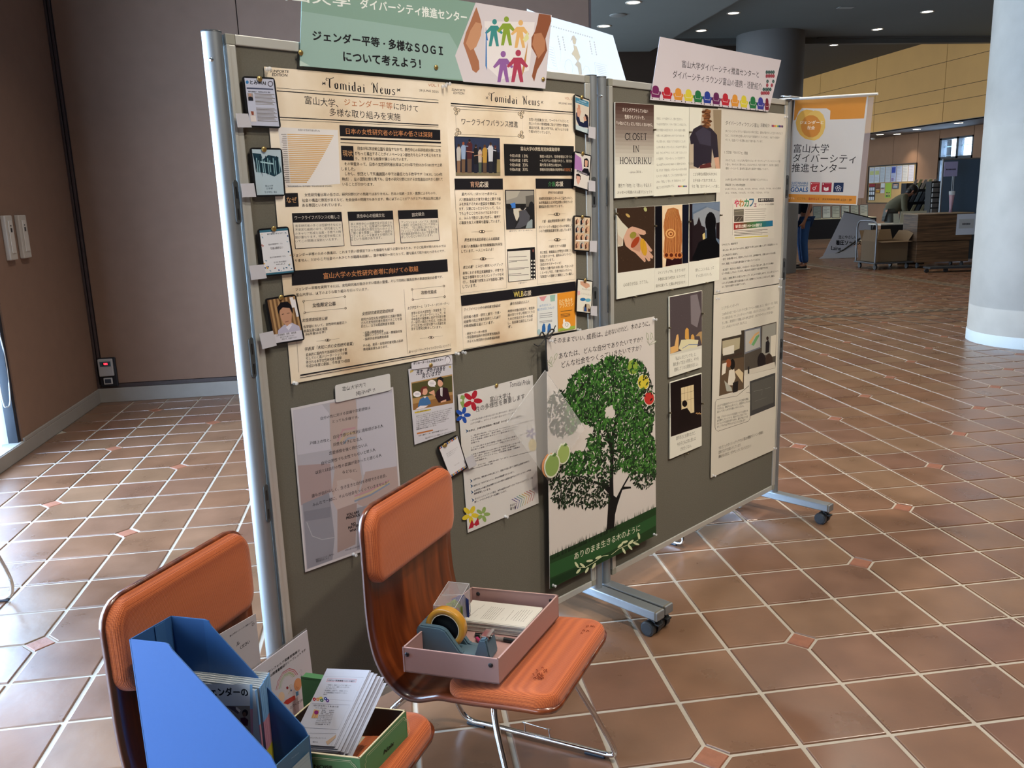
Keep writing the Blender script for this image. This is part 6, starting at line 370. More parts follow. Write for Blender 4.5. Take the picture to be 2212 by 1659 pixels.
(11,'acrylic_sign','upright card with a child\'s rainbow drawing, between the blue file box and the leaflets','sign',N_,[(332,2606),(-587,454),(387,390),(419,-355),(-221,-487)],'#c2bfcb',0.002,0,'paper',[('sign_text',N_,[('T',K,'サンフォルテ図書室職員の',-266,307,234,256,27,3),('T',K,'SOGI関連書籍紹介リーフレットです',-298,261,333,207,29,3),('T',K,'とりください',5,-232,237,-279,28,2)]),('rainbow_drawing',N_,[('S','#a83a44',7,[-185,69,-144,138,-60,182,45,165,124,102,169,28]),('S','#b86a70',7,[-163,62,-126,127,-51,166,42,148,108,94,146,32]),('S','#a8a870',7,[-142,55,-108,116,-42,149,40,131,92,86,122,36]),('S','#8aa87a',7,[-127,49,-95,109,-36,137,38,118,81,81,105,39]),('S','#b0b8a0',7,[-108,43,-79,99,-28,123,36,103,67,74,85,43]),('E','#c98e66',154,-72,59,-41,-24,-57),('E','#d8b8a0',-111,-40,45,-28,-7,-44),('S','#5a3a2a',3,[131,-81,140,-106,165,-112]),('P','#b03a34',[-95,-123,-61,-114,61,-142,92,-154,96,-198,-29,-178]),('P','#4a7aa0',[106,-128,152,-142,150,-183,110,-178]),('S','#8a8aa0',4,[196,33,225,51,242,20,213,2,243,-36,242,-67]),('E','#8a2a34',-13,-8,17,-10,-2,-14),('S','#a8a060',5,[-13,-76,31,-62,24,-2,55,-15]),('E','#3a5a8a',41,-68,12,-7,-1,-9)])]),
(12,'acrylic_sign','grey-white card sign behind the blue file box, leaning on the orange backrest','sign',N_,[(355,2821),(-315,358),(328,287),(326,-351),(-340,-293)],'#b5b1b8',0.002,0,'paper',[('sign_text',N_,[('T',K,'富山大学ダイバーシティ推進センター',-83,257,288,230,18,2),('T',K,'D',255,203,292,198,29),('T',K,'ル',-4,125,46,123,38,3),('T',K,'ください',44,61,191,55,36,3)])]),
(13,'leaflet','front leaflet of the leaning stack in the green box, with small coloured blossoms','leaflet','leaflets leaning in the green box',[(506,588),(-118,316),(319,367),(120,-315),(-320,-370)],'#c5c6d2',0.0008,0,'paper',[('leaflet_print',N_,[('S','#8f90a0',2,[-119,243,271,296,217,84,-183,44]),('P','#c9a3aa',[-89,236,208,272,205,242,-98,201]),('P','#b9b6c4',[-82,232,203,267,199,246,-91,206]),('T',K,'LGBTQ+ 関連書籍リストの紹介',-84,216,190,250,15,2),('T','#3a3a44','一般書から、漫画やコミックスまで幅広くそろ',-79,177,164,209,12),('T','#3a3a44','えました。なんと、図書コーナーもあります。',-83,160,152,191,12),('T','#3a3a44','ぜひご利用ください。',-86,145,26,159,12),('T','#3a3a44','貸出期間は２週間です。お気軽にカウン',-92,126,141,157,12),('T','#3a3a44','ター図書室職員までお声がけください。',-96,107,140,139,12),('T','#3a3a44','（無料）',-99,91,-59,96,12),('E','#b02030',-167,38,8,1,2,-7,7),('E','#b02030',-172,29,8,1,2,-7,7),('E','#b02030',-185,30,8,1,2,-7,7),('E','#b02030',-187,40,8,1,2,-7,7),('E','#b02030',-177,44,8,1,2,-7,7),('E','#d8d8e0',-178,36,5,1,1,-4,7),('E','#c9884a',-132,43,8,1,2,-7,7),('E','#c9884a',-137,34,8,1,2,-7,7),('E','#c9884a',-149,35,8,1,2,-7,7),('E','#c9884a',-152,45,8,1,2,-7,7),('E','#c9884a',-141,50,8,1,2,-7,7),('E','#d8d8e0',-142,42,5,1,1,-4,7),('E','#c9b83a',-103,57,8,1,2,-7,7),('E','#c9b83a',-108,48,8,1,2,-7,7),('E','#c9b83a',-120,49,8,1,2,-7,7),('E','#c9b83a',-123,59,8,1,2,-7,7),('E','#c9b83a',-112,64,8,1,2,-7,7),('E','#d8d8e0',-113,55,5,1,1,-4,7),('E','#1a5a3a',-89,42,8,1,2,-7,7),('E','#1a5a3a',-94,33,8,1,2,-7,7),('E','#1a5a3a',-106,34,8,1,2,-7,7),('E','#1a5a3a',-109,44,8,1,2,-7,7),('E','#1a5a3a',-98,48,8,1,2,-7,7),('E','#d8d8e0',-99,40,5,1,1,-4,7),('E','#2a4a9a',-55,62,8,1,2,-7,7),('E','#2a4a9a',-60,52,8,1,2,-7,7),('E','#2a4a9a',-72,54,8,1,2,-7,7),('E','#2a4a9a',-75,63,8,1,2,-7,7),('E','#2a4a9a',-65,68,8,1,2,-7,7),('E','#d8d8e0',-66,60,5,1,1,-4,7),('E','#5a2a80',-29,48,8,1,2,-7,7),('E','#5a2a80',-34,39,8,1,2,-7,7),('E','#5a2a80',-46,41,8,1,2,-7,7),('E','#5a2a80',-48,50,8,1,2,-7,7),('E','#5a2a80',-38,55,8,1,2,-7,7),('E','#d8d8e0',-39,47,5,1,1,-4,7),('S','#8f90a0',2,[-192,-4,191,48,129,-171,-256,-219]),('T','#33333c','ぼくがスカートをはく日',-169,-15,82,13,14,1),('T','#33333c','エイミ・ポロンスキー',-145,-32,-28,-19,11),('P','#c9a070',[-156,-48,-102,-47,-101,-113,-166,-124]),('E','#8a2a70',-127,-70,22,4,5,-17),('S','#7a5a3a',2,[-156,-119,-147,-78]),('S','#7a5a3a',2,[-135,-119,-123,-85]),('T','#4a4a54','著者　　出版社',-75,-42,50,-24,10),('T','#4a4a54','訳者　西田',-78,-57,49,-40,10),('T','#4a4a54','定価　1,600円（税込）',-81,-72,47,-55,10),('T','#4a4a54','本当の自分を見せると',-94,-90,45,-70,10),('T','#4a4a54','きかなと思うグレイソン',-99,-105,44,-85,10),('T','#4a4a54','は少年。でも本当は心の',-103,-121,42,-100,10),('T','#4a4a54','中では「女の子」です。',-107,-136,41,-115,10),('T','#4a4a54','自分らしくありたいと願',-111,-152,39,-130,10),('T','#4a4a54','う物語です。',-116,-168,37,-145,10),('S','#8f90a0',2,[-149,-249,115,-207,83,-360]),('T','#33333c','マイノリティストリート',-135,-287,26,-262,12),('T','#33333c','発行元',-99,-315,-45,-308,11),('P','#c4a890',[31,-292,121,-214,121,-242,58,-315])])]),
(14,'box_end_print','x','print',N_,[(402,152),(-394,175),(363,165),(406,-168),(-377,-173)],'#4d8457',0.0008,0,'paper',[('cream_border',N_,[('S','#cfd6b4',6,[-302,138,272,137,306,127,320,94,358,66,363,24,380,-58,356,-82,338,-113,-93,-110]),('S','#cfd6b4',3,[-281,118,281,118,315,82,345,60,348,30,362,-54,336,-76,321,-105,-82,-111]),('S','#cfd6b4',4,[-302,138,-327,111,-321,80,-342,69,-338,26])]),('lettering',N_,[('T','#15201a','Noix',-58,-4,112,-14,39,4,1)])]),
(15,'box_side_print','x','print',N_,[(-390,169),(-386,158),(388,169),(391,-162),(-392,-165)],'#4d8457',0.0008,0,'paper',[('cream_border',N_,[('S','#cfd6b4',5,[-326,118,-42,119,309,125,322,101,340,90,356,65,356,26,351,-41]),('S','#cfd6b4',3,[-327,103,-40,104,298,111,315,87,332,77,343,51])]),('lettering',N_,[('T','#15201a','NOISE',-37,31,132,35,36,3)])]),
(16,'file_front_print','x','print',N_,[(214,330),(-210,161),(202,179),(215,-166),(-208,-176)],'#3d6485',0.0006,0,'paper',[('label_print',N_,[('P','#8fa3ad',[-42,48,176,52,187,-117,-17,-115]),('T','#7f9cb4','FILE BOX',-40,132,52,125,11,1),('S','#6d828e',2,[1,25,181,21]),('S','#6d828e',2,[-3,-7,187,-11])])]),
(17,'booklet','x','booklet',N_,[(314,570),(-295,399),(372,466),(306,-382),(-383,-485)],'#b9bec2',0.002,0,'paper',[('cover_print',N_,[('P','#c6ccd0',[-289,393,348,462,327,259,-309,189]),('T','#14161c','ジェンダーの',-119,338,319,385,78,3),('P','#7d7672',[-303,179,325,256,302,-101,-337,-190]),('P','#4a4048',[97,226,181,230,217,180,201,164]),('E','#1c161a',272,183,29,4,-4,-34),('P','#3a1526',[221,128,267,141,296,117,282,60,251,60,221,97]),('E','#5c4238',264,168,18,2,-3,-24),('P','#c4bcb4',[195,232,233,202,217,180,186,210]),('P','#7aa3c8',[348,462,373,465,351,231,325,228]),('P','#b07f8e',[325,228,351,231,326,-21,306,-2]),('P','#b0a53a',[306,-2,326,-21,315,-239,287,-243]),('P','#2a1c30',[287,-243,315,-239,306,-375,279,-379])])]),
(18,'printed_sheet','top sheet of the white flyer stack in the pink tray','flyer',N_,[(508,292),(-451,181),(420,305),(409,-193),(-377,-295)],'#c8c5bc',0.0006,0,'paper',[('flyer_print',N_,[('E','#4a3a34',-338,-168,33,13,24,-47),('E','#c8c5bc',-338,-168,24,9,17,-33),('E','#4a3a34',-338,-168,13,5,9,-18),('D','#57524e',[-292,-187,-282,27],5,9),('D','#57524e',[-239,-189,-221,-128],3,9),('D','#57524e',[-148,-208,-155,120],5,9),('D','#57524e',[-125,-199,-131,118],5,9),('D','#57524e',[-100,-194,-106,123],5,9),('D','#57524e',[-74,-192,-80,126],5,9),('D','#57524e',[-50,-187,-52,125],5,9),('D','#57524e',[-25,-182,-26,129],5,9),('D','#57524e',[7,-181,4,135],5,9),('D','#57524e',[84,-151,90,-84],3,9),('D','#57524e',[140,-145,129,127],5,9),('D','#57524e',[189,-100,197,120],5,9),('D','#57524e',[224,-108,217,172],5,9),('D','#57524e',[255,-107,245,182],5,9),('D','#57524e',[285,-102,273,193],5,9),('D','#57524e',[315,-98,305,194],5,9),('D','#57524e',[340,-95,341,197],5,9),('D','#57524e',[-268,10,-259,126],5,9)])])]
PINS=[('brass',0,0.0763,1.6978,0.013,'on the AI club card'),('brass',0,0.0713,1.5508,0.013,'on the city skyline card'),('brass',0,0.0774,1.3793,0.013,'on the doodle card'),('brass',0,0.0799,1.225,0.013,'on the man portrait card'),('brass',0,1.1388,1.719,0.013,'on the parent and baby card'),('brass',0,1.1394,1.5553,0.013,'on the two portraits card'),('brass',0,1.1333,1.3652,0.013,'on the baby photo grid card'),('brass',0,1.1421,1.1689,0.013,'on the clasped hands card'),('brass',0,0.5392,0.768,0.013,'on the striped letter card'),('brass',0,0.1833,1.7606,0.0125,'at the left edge of the green banner'),('brass',0,0.5741,1.7602,0.0125,'under the lettering of the green banner'),('brass',0,0.971,1.7587,0.0125,'at the right corner of the green banner'),('brass',0,0.5079,0.9976,0.008,'on the paper tab of the teacher poster'),('brass',0,0.7488,0.8984,0.006,'at the top of the flower poster'),('clear',0,0.1005,1.72,0.006,'at the top left corner of the VOL. 1 newspaper'),('clear',0,0.5993,1.7163,0.006,'at the top of the newspaper seam, left of a pair'),('clear',0,0.6135,1.7224,0.006,'at the top of the newspaper seam, right of a pair'),('clear',0,0.0972,1.0217,0.006,'at the bottom left corner of the VOL. 1 newspaper'),('clear',0,0.6004,1.0162,0.006,'under the newspaper seam, left of a pair'),('clear',0,0.6253,1.015,0.006,'under the newspaper seam, right of a pair'),('clear',0,1.1108,1.0153,0.006,'at the bottom right corner of the VOL. 2 newspaper'),('clear',0,0.2227,0.5479,0.006,'at the bottom of the grey photo poster'),('clear',0,0.764,0.4902,0.006,'at the bottom of the flower poster'),('clear',1,1.1608,1.7164,0.006,'at the top right of the upper cream poster'),('clear',1,1.1618,1.0571,0.006,'at the lower right of the upper cream poster'),('clear',1,1.1619,1.0236,0.006,'at the top right of the lower cream poster'),('clear',1,0.6655,1.0559,0.006,'at the bottom left of the upper cream poster'),('clear',1,0.6653,1.0272,0.006,'at the top left of the lower cream poster'),('clear',1,1.1676,0.3089,0.006,'at the bottom right of the lower cream poster'),('clear',1,0.665,0.313,0.006,'at the bottom left of the lower cream poster'),('clear',0,1.4813,1.0053,0.031,'at the top right corner of the tree banner'),('clear',0,0.9547,1.0041,0.031,'at the top left corner of the tree banner'),('clear',0,0.941,0.2091,0.031,'at the bottom left corner of the tree banner'),('clear',0,1.4856,0.213,0.031,'at the bottom right corner of the tree banner'),('tack',1,0.1428,1.416,0.009,'under the CLOSET panel'),('tack',1,0.3542,1.4178,0.009,'under the plain message panel'),('tack',1,0.5631,1.4218,0.009,'under the dark shirt photo panel'),('tack',1,0.2475,1.6371,0.009,'between the CLOSET and message panels'),('tack',1,0.4618,1.6356,0.009,'between the message and dark shirt panels'),('tack',1,0.1423,1.0884,0.009,'under the hand with leaves panel'),('tack',1,0.3562,1.0904,0.009,'under the golden hair panel'),('tack',1,0.584,1.0939,0.009,'under the head silhouette panel'),('tack',1,0.0389,1.3691,0.009,'left of the hand with leaves panel'),('tack',1,0.2541,1.3201,0.009,'between the leaves and hair panels'),('tack',1,0.4647,1.3262,0.009,'between the hair and silhouette panels'),('tack',1,0.6764,1.3409,0.009,'right of the head silhouette panel'),('tack',1,0.3432,0.9554,0.009,'left of the raised fingers panel'),('tack',1,0.5601,0.9823,0.009,'right of the raised fingers panel'),('tack',1,0.4654,0.7704,0.009,'under the raised fingers panel'),('tack',1,0.3518,0.638,0.009,'left of the lattice window panel'),('tack',1,0.57,0.631,0.009,'right of the lattice window panel'),('tack',1,0.4679,0.4536,0.009,'under the lattice window panel')]
# ---------------------------------------------------------------- materials of the place
def floor_mat():
    m, n, l, b = nt('terracotta'); tc = n.new('ShaderNodeTexCoord'); geo = n.new('ShaderNodeNewGeometry')
    oi = n.new('ShaderNodeObjectInfo'); at = n.new('ShaderNodeAttribute'); at.attribute_name = 'rnd'
    ad = n.new('ShaderNodeMath'); ad.operation = 'ADD'; fr = n.new('ShaderNodeMath'); fr.operation = 'FRACT'
    l.new(oi.outputs['Random'], ad.inputs[0]); l.new(at.outputs['Fac'], ad.inputs[1]); l.new(ad.outputs[0], fr.inputs[0])
    cr = n.new('ShaderNodeValToRGB'); e = cr.color_ramp.elements; e[0].position = 0; e[0].color = lin('#6d4c37') + (1,); e[1].position = 1; e[1].color = lin('#7c5f47') + (1,)
    for p, c in ((.25, '#74533d'), (.5, '#775a43'), (.75, '#6e4d3c')): x = e.new(p); x.color = lin(c) + (1,)
    b.inputs['Specular IOR Level'].default_value = .85
    l.new(fr.outputs[0], cr.inputs[0])
    t1 = n.new('ShaderNodeTexNoise'); t1.inputs['Scale'].default_value = 5; t1.inputs['Detail'].default_value = 8; l.new(geo.outputs['Position'], t1.inputs['Vector'])
    mx = n.new('ShaderNodeMix'); mx.data_type = 'RGBA'; mx.blend_type = 'OVERLAY'; mx.inputs[0].default_value = .45; l.new(cr.outputs[0], mx.inputs[6]); l.new(t1.outputs[0], mx.inputs[7])
    t2 = n.new('ShaderNodeTexNoise'); t2.inputs['Scale'].default_value = 14; t2.inputs['Detail'].default_value = 4; l.new(geo.outputs['Position'], t2.inputs['Vector'])
    st = n.new('ShaderNodeValToRGB'); s_ = st.color_ramp.elements; s_[0].position = .0; s_[0].color = (.55, .5, .48, 1); s_[1].position = .3; s_[1].color = (1, 1, 1, 1); s_[0].position = .22; l.new(t2.outputs[0], st.inputs[0])
    m2 = n.new('ShaderNodeMix'); m2.data_type = 'RGBA'; m2.blend_type = 'MULTIPLY'; m2.inputs[0].default_value = .8; l.new(mx.outputs[2], m2.inputs[6]); l.new(st.outputs[0], m2.inputs[7]); l.new(m2.outputs[2], b.inputs['Base Color'])
    rr = n.new('ShaderNodeMapRange'); rr.inputs[3].default_value = .2; rr.inputs[4].default_value = .4; l.new(t1.outputs[0], rr.inputs[0]); l.new(rr.outputs[0], b.inputs['Roughness'])
    bp = n.new('ShaderNodeBump'); bp.inputs['Strength'].default_value = .25; bp.inputs['Distance'].default_value = .002; t3 = n.new('ShaderNodeTexNoise'); t3.inputs['Scale'].default_value = 30; l.new(geo.outputs['Position'], t3.inputs['Vector']); l.new(t3.outputs[0], bp.inputs['Height']); l.new(bp.outputs[0], b.inputs['Normal'])
    return m
def weave_mat(c1, c2, scale, bump=.5, rough=.95):
    m, n, l, b = nt('woven_cloth'); tc = n.new('ShaderNodeTexCoord')
    a = n.new('ShaderNodeTexWave'); a.wave_type = 'BANDS'; a.bands_direction = 'X'; a.inputs['Scale'].default_value = scale
    c = n.new('ShaderNodeTexWave'); c.wave_type = 'BANDS'; c.bands_direction = 'Y'; c.inputs['Scale'].default_value = scale
    d = n.new('ShaderNodeTexWave'); d.wave_type = 'BANDS'; d.bands_direction = 'Z'; d.inputs['Scale'].default_value = scale
    for x in (a, c, d): l.new(tc.outputs['Object'], x.inputs['Vector']); x.inputs['Distortion'].default_value = .6; x.inputs['Detail Scale'].default_value = 3
    m1 = n.new('ShaderNodeMath'); m1.operation = 'ADD'; m2 = n.new('ShaderNodeMath'); m2.operation = 'ADD'; m3 = n.new('ShaderNodeMath'); m3.operation = 'MULTIPLY'; m3.inputs[1].default_value = .333
    l.new(a.outputs['Fac'], m1.inputs[0]); l.new(c.outputs['Fac'], m1.inputs[1]); l.new(m1.outputs[0], m2.inputs[0]); l.new(d.outputs['Fac'], m2.inputs[1]); l.new(m2.outputs[0], m3.inputs[0])
    mx = n.new('ShaderNodeMix'); mx.data_type = 'RGBA'; mx.inputs[6].default_value = lin(c1) + (1,); mx.inputs[7].default_value = lin(c2) + (1,); l.new(m3.outputs[0], mx.inputs[0]); l.new(mx.outputs[2], b.inputs['Base Color'])
    b.inputs['Roughness'].default_value = rough; b.inputs['Sheen Weight'].default_value = .25; b.inputs['Specular IOR Level'].default_value = .2
    bp = n.new('ShaderNodeBump'); bp.inputs['Strength'].default_value = bump; bp.inputs['Distance'].default_value = .001; l.new(m3.outputs[0], bp.inputs['Height']); l.new(bp.outputs[0], b.inputs['Normal'])
    return m
def wood_mat(c1, c2, scale, rough, stretch, coat=.3):
    m, n, l, b = nt('wood'); tc = n.new('ShaderNodeTexCoord'); mp = n.new('ShaderNodeMapping'); mp.inputs['Scale'].default_value = stretch; t = n.new('ShaderNodeTexNoise'); t.inputs['Scale'].default_value = scale; t.inputs['Detail'].default_value = 7; t.inputs['Distortion'].default_value = .4
    l.new(tc.outputs['Object'], mp.inputs[0]); l.new(mp.outputs[0], t.inputs['Vector']); cr = n.new('ShaderNodeValToRGB'); e = cr.color_ramp.elements; e[0].position = .35; e[0].color = lin(c1) + (1,); e[1].position = .68; e[1].color = lin(c2) + (1,)
    l.new(t.outputs[0], cr.inputs[0]); l.new(cr.outputs[0], b.inputs['Base Color']); b.inputs['Roughness'].default_value = rough; b.inputs['Coat Weight'].default_value = coat; b.inputs['Coat Roughness'].default_value = .15
    return m
TERRA = floor_mat()
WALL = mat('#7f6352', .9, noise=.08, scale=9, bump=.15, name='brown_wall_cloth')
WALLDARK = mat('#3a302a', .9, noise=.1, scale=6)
CEIL = mat('#667278', .85, noise=.04, scale=3); CEIL2 = mat('#6b767b', .85, noise=.04, scale=3)
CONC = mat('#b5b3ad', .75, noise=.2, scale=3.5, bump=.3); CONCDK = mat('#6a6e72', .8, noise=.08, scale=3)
SKIRT = mat('#8f8983', .7, noise=.08, scale=12); DARKTRIM = mat('#30262a', .6)
ALU = mat('#93999e', .45, .7, name='brushed_aluminium', noise=.04, scale=60, stretch=(1, 1, .05)); ALUL = mat('#c6c6c0', .42, .5); CHROME = mat('#d8dadc', .08, 1)
FELT = mat('#66635a', .97, noise=.16, scale=260, bump=.35, spec=.1); BLK = mat('#17181b', .5); BLKG = mat('#15171a', .3); CASTER = mat('#2c3136', .4)
ORANGE = weave_mat('#8e4022', '#d4733f', 120, .8); PLY = wood_mat('#4a1e0e', '#8a431d', 6, .28, (1, 5, .6), .5)
COUNTER = wood_mat('#3a2b1e', '#6a5038', 5, .5, (.5, .5, 9), .1)
PIN_G = mat('#b99c5e', .3, .8); CLEAR = mat('#e6e8ea', .12, alpha=.45)
def clear_sheet(a, col, tl=0):
    m, n, l, b = nt('clear_film'); b.inputs['Base Color'].default_value = lin(col) + (1,); b.inputs['Roughness'].default_value = .3; b.inputs['Alpha'].default_value = a; return m
FILM = clear_sheet(.32, '#dcdcdc')
def translucent():
    m, n, l, b = nt('backlit_paper'); t = n.new('ShaderNodeBsdfTranslucent'); t.inputs[0].default_value = lin('#eef2f6') + (1,); mx = n.new('ShaderNodeMixShader'); mx.inputs[0].default_value = .55; b.inputs['Base Color'].default_value = lin('#e6e8ea') + (1,)
    l.new(b.outputs[0], mx.inputs[1]); l.new(t.outputs[0], mx.inputs[2]); l.new(mx.outputs[0], n['Material Output'].inputs[0]); return m
BACKLIT = translucent()
# ---------------------------------------------------------------- floor: every tile is a piece
T = .25
def cell_corners(a, b):  # corner order: (0,0)(1,0)(1,1)(0,1); which one touches a diamond inlay
    return [k for k, (i, j) in enumerate(((a, b), (a + 1, b), (a + 1, b + 1), (a, b + 1))) if i % 2 == 0 and j % 2 == 0 and (i - j) % 4 == 0]
def tile_geo(cut):
    g = .0065; pts = []
    for k, (x, y) in enumerate(((g, g), (T - g, g), (T - g, T - g), (g, T - g))):
        if k in cut:
            d = .052 + .004; c = ((0, 0), (T, 0), (T, T), (0, T))[k]; sx = 1 if c[0] == 0 else -1; sy = 1 if c[1] == 0 else -1
            p1 = (c[0] + sx * g, c[1] + sy * (d - g + .004)); p2 = (c[0] + sx * (d - g + .004), c[1] + sy * g)
            pts += [p1, p2] if k in (0, 2) else [p2, p1]
        else: pts.append((x, y))
    n = len(pts); cx = sum(p[0] for p in pts) / n; cy = sum(p[1] for p in pts) / n; s = .965
    vs = [(x, y, -.0045) for x, y in pts] + [(cx + (x - cx) * .985, cy + (y - cy) * .985, -.0008) for x, y in pts] + [(cx + (x - cx) * s, cy + (y - cy) * s, 0) for x, y in pts]
    fs = [(i, (i + 1) % n, (i + 1) % n + n, i + n) for i in range(n)] + [(i + n, (i + 1) % n + n, (i + 1) % n + 2 * n, i + 2 * n) for i in range(n)] + [tuple(range(2 * n, 3 * n))]
    return vs, fs
CM = co.matrix_world.inverted(); FPX = 1821.3
def project(p):
    q = CM @ Vector(p)
    if q.z > -.2: return None
    return 1106 + FPX * q.x / -q.z, 829.5 - FPX * q.y / -q.z, -q.z
fl = MB().box(-3.3, -6.3, -.12, 16.2, 27.2, -.0045); floor = struct('floor', fl, mat('#a8a094', .8, noise=.12, scale=25, bump=.3, name='grout'))
meshes = {}
def tile_mesh(cut):
    if cut not in meshes:
        vs, fs = tile_geo(cut); meshes[cut] = MB().add(vs, fs).mesh('tile', TERRA)
        me = meshes[cut]
    return meshes[cut]
cells = []
for a in range(-13, 63):
    for b in range(-25, 107):
        x, y = a * T, b * T
        if x < -3.01: continue
        if x < .9 and y >= 3.87: continue
        if (x + .125 - 5.12) ** 2 + (y + .125 - 4.04) ** 2 < .2: continue
        if (5.95 < y + .125 < 6.25 and x > 2.7) or (7.18 < x + .125 < 7.42 and y > 6.2): pass
        p = project((x + .125, y + .125, 0)); cells.append((p is not None and -120 < p[0] < 2332 and 380 < p[1] < 1790, p[2] if p else 99, a, b, x, y))
vis = sorted([c for c in cells if c[0]], key=lambda c: c[1]); near = vis[:280]; nearset = {(c[2], c[3]) for c in near}
for c in near:
    cut = tuple(cell_corners(c[2], c[3])); o = bpy.data.objects.new('tile', tile_mesh(cut)); C.objects.link(o); o.parent = floor; o.location = (c[4], c[5], 0)
rg = random.Random(5); far = MB(); rn = []
for c in cells:
    if (c[2], c[3]) in nearset: continue
    vs, fs = tile_geo(tuple(cell_corners(c[2], c[3])))
    if c[1] > 9: n = len(vs) // 3; vs = vs[2 * n:]; vs = [(x, y, 0) for x, y, z in vs]; fs = [tuple(range(n))]
    far.add([(x + c[4], y + c[5], z) for x, y, z in vs], fs); rn += [rg.random()] * len(vs)
fo = far.build('tile_field', TERRA, floor); fo['kind'] = 'stuff'; at = fo.data.attributes.new('rnd', 'FLOAT', 'POINT'); at.data.foreach_set('value', rn)
# small diamond inlays between the clipped tiles
dm = MB(); d = .0485; dm.add([(-d, 0, -.004), (0, -d, -.004), (d, 0, -.004), (0, d, -.004), (-d * .93, 0, -.0005), (0, -d * .93, -.0005), (d * .93, 0, -.0005), (0, d * .93, -.0005)], [(0, 1, 5, 4), (1, 2, 6, 5), (2, 3, 7, 6), (3, 0, 4, 7), (4, 5, 6, 7)])
DIA = mat('#8a5842', .5, noise=.3, scale=40, bump=.8); dme = dm.mesh('diamond_tile', DIA); fd = MB()
for i in range(-12, 62, 2):
    for j in range(-24, 106, 2):
        if (i - j) % 4: continue
        x, y = i * T, j * T
        if x < -2.95 or (x < .95 and y > 3.8): continue
        p = project((x, y, 0))
        if p and p[2] < 9 and -40 < p[0] < 2260 and p[1] < 1720: o = bpy.data.objects.new('diamond_tile', dme); C.objects.link(o); o.parent = floor; o.location = (x, y, 0)
        elif p: fd.add([(x - d, y, -.001), (x, y - d, -.001), (x + d, y, -.001), (x, y + d, -.001)], [(0, 1, 2, 3)])
o = fd.build('diamond_field', DIA, floor); o['kind'] = 'stuff'
# slotted drain covers let into the floor
DR = mat('#7b6a58', .45, .3); SL = mat('#120e0c', .8)
def drain(name, x0, y0, x1, y1, alongx):
    mb = MB().box(x0, y0, .0004, x1, y1, .0025); o = struct(name, mb, DR); s_ = MB(); L = (x1 - x0) if alongx else (y1 - y0); k = 0; t = .03
    while t < L - .05:
        for q in (0, 1):
            if alongx: s_.box(x0 + t + q * .06, y0 + .035 + q * .055, .0026, x0 + t + .075 + q * .06, y0 + .065 + q * .055, .0034)
            else: s_.box(x0 + .03 + q * .075, y0 + t, .0026, x0 + .095 + q * .075, y0 + t + .035, .0034)
        t += .12
    p = s_.build('slots', SL, o); p['kind'] = 'stuff'
drain('trim_1', 2.6, 6.02, 7.1, 6.18, True); drain('trim_2', 7.2, 6.1, 7.42, 18, False)
# ---------------------------------------------------------------- walls
WX = -3.006; WY = 3.875
wl = MB().box(WX - .3, 2.48, 0, WX, WY + .3, 3.9).box(WX - .3, -6.3, 2.62, WX, 2.48, 3.9).box(WX - .3, -6.3, 0, WX, 2.48, .085).box(WX - .3, -6.3, .085, WX, -5.4, 2.62)
o = struct('wall_left', wl, WALL)
struct('baseboard_left', MB().box(WX, -6.2, 0, WX + .012, WY, .085, .003).box(WX, 2.48, .085, WX + .012, WY, .108, .003), SKIRT)
wb = MB().box(WX, WY + .012, 0, .885, WY + .34, 3.9); wall = struct('wall_back', wb, DARKTRIM)
for x0, x1 in ((-2.955, -1.712), (-1.706, -.43), (-.424, .885)): MB().box(x0, WY, .145, x1, WY + .014, 3.9, .002).build('panel', WALL, wall)
struct('baseboard_back', MB().box(WX, WY - .012, 0, .885, WY + .012, .11, .003), SKIRT)
struct('trim_3', MB().box(WX, WY - .006, .112, .885, WY + .013, .142, .002), mat('#3a2a26', .5))
struct('trim_4', MB().box(WX + .001, WY - .008, .11, WX + .018, WY + .012, 3.9, .002).box(WX + .026, WY - .008, .11, WX + .043, WY + .012, 3.9, .002), mat('#3f3231', .45))
struct('trim_5', MB().box(.886, WY - .01, 0, .9, WY + .34, 3.9), mat('#54433c', .7))
# tall window with hanging blinds
win = struct('window_1', MB().box(WX - .12, 2.44, .085, WX - .01, 2.48, 2.62).box(WX - .12, -5.4, .085, WX - .01, -5.36, 2.62).box(WX - .12, -5.4, 2.58, WX - .01, 2.48, 2.62), mat('#1d232e', .4))
for y in (2.4, 1.2, 0, -1.2, -2.4, -3.6, -4.8): MB().box(WX - .2, y - .03, .085, WX - .13, y + .03, 2.6, .004).build('mullion', mat('#39414f', .35, .3), win)
for k in range(6):
    MB().box(WX - .168, -4.77 + 1.2 * k, .1, WX - .162, -3.63 + 1.2 * k, 2.58).build('pane', clear_sheet(.06, '#cfe0ee'), win)
MB().box(WX - .3, -5.4, .06, WX + .004, 2.48, .09, .003).build('window_sill', mat('#b9bdbf', .5, noise=.2, scale=60), win)
bl = empty('window_blind', 'white hanging window blind slats gathered at the edge of the left window', 'blind', (WX - .07, 2.2, 0))
for k in range(5):
    m_ = Matrix.Translation((0, .14 - .085 * k, 0)) @ Matrix.Rotation(R(25 + 5 * (k % 2)), 4, 'Z'); MB().box(-.045, -.0012, .11, .045, .0012, 2.5, 0, m_).build('slat', BACKLIT, bl)
MB().box(-.03, -.35, 2.5, .03, .2, 2.55, .004).build('headrail', ALUL, bl)
MB().tube([(.05, .235, 1.3), (.055, .262, .86), (.055, .25, .76), (.055, .2, .75), (.055, .19, .9), (.05, .2, 1.3)], .004, 8).tube([(.05, .19, .95), (.06, .235, .72), (.06, .25, .55), (.06, .225, .36), (.06, .17, .33), (.05, .15, .4), (.05, .14, .9)], .004, 8).build('cord', mat('#d5dde4', .4), bl)
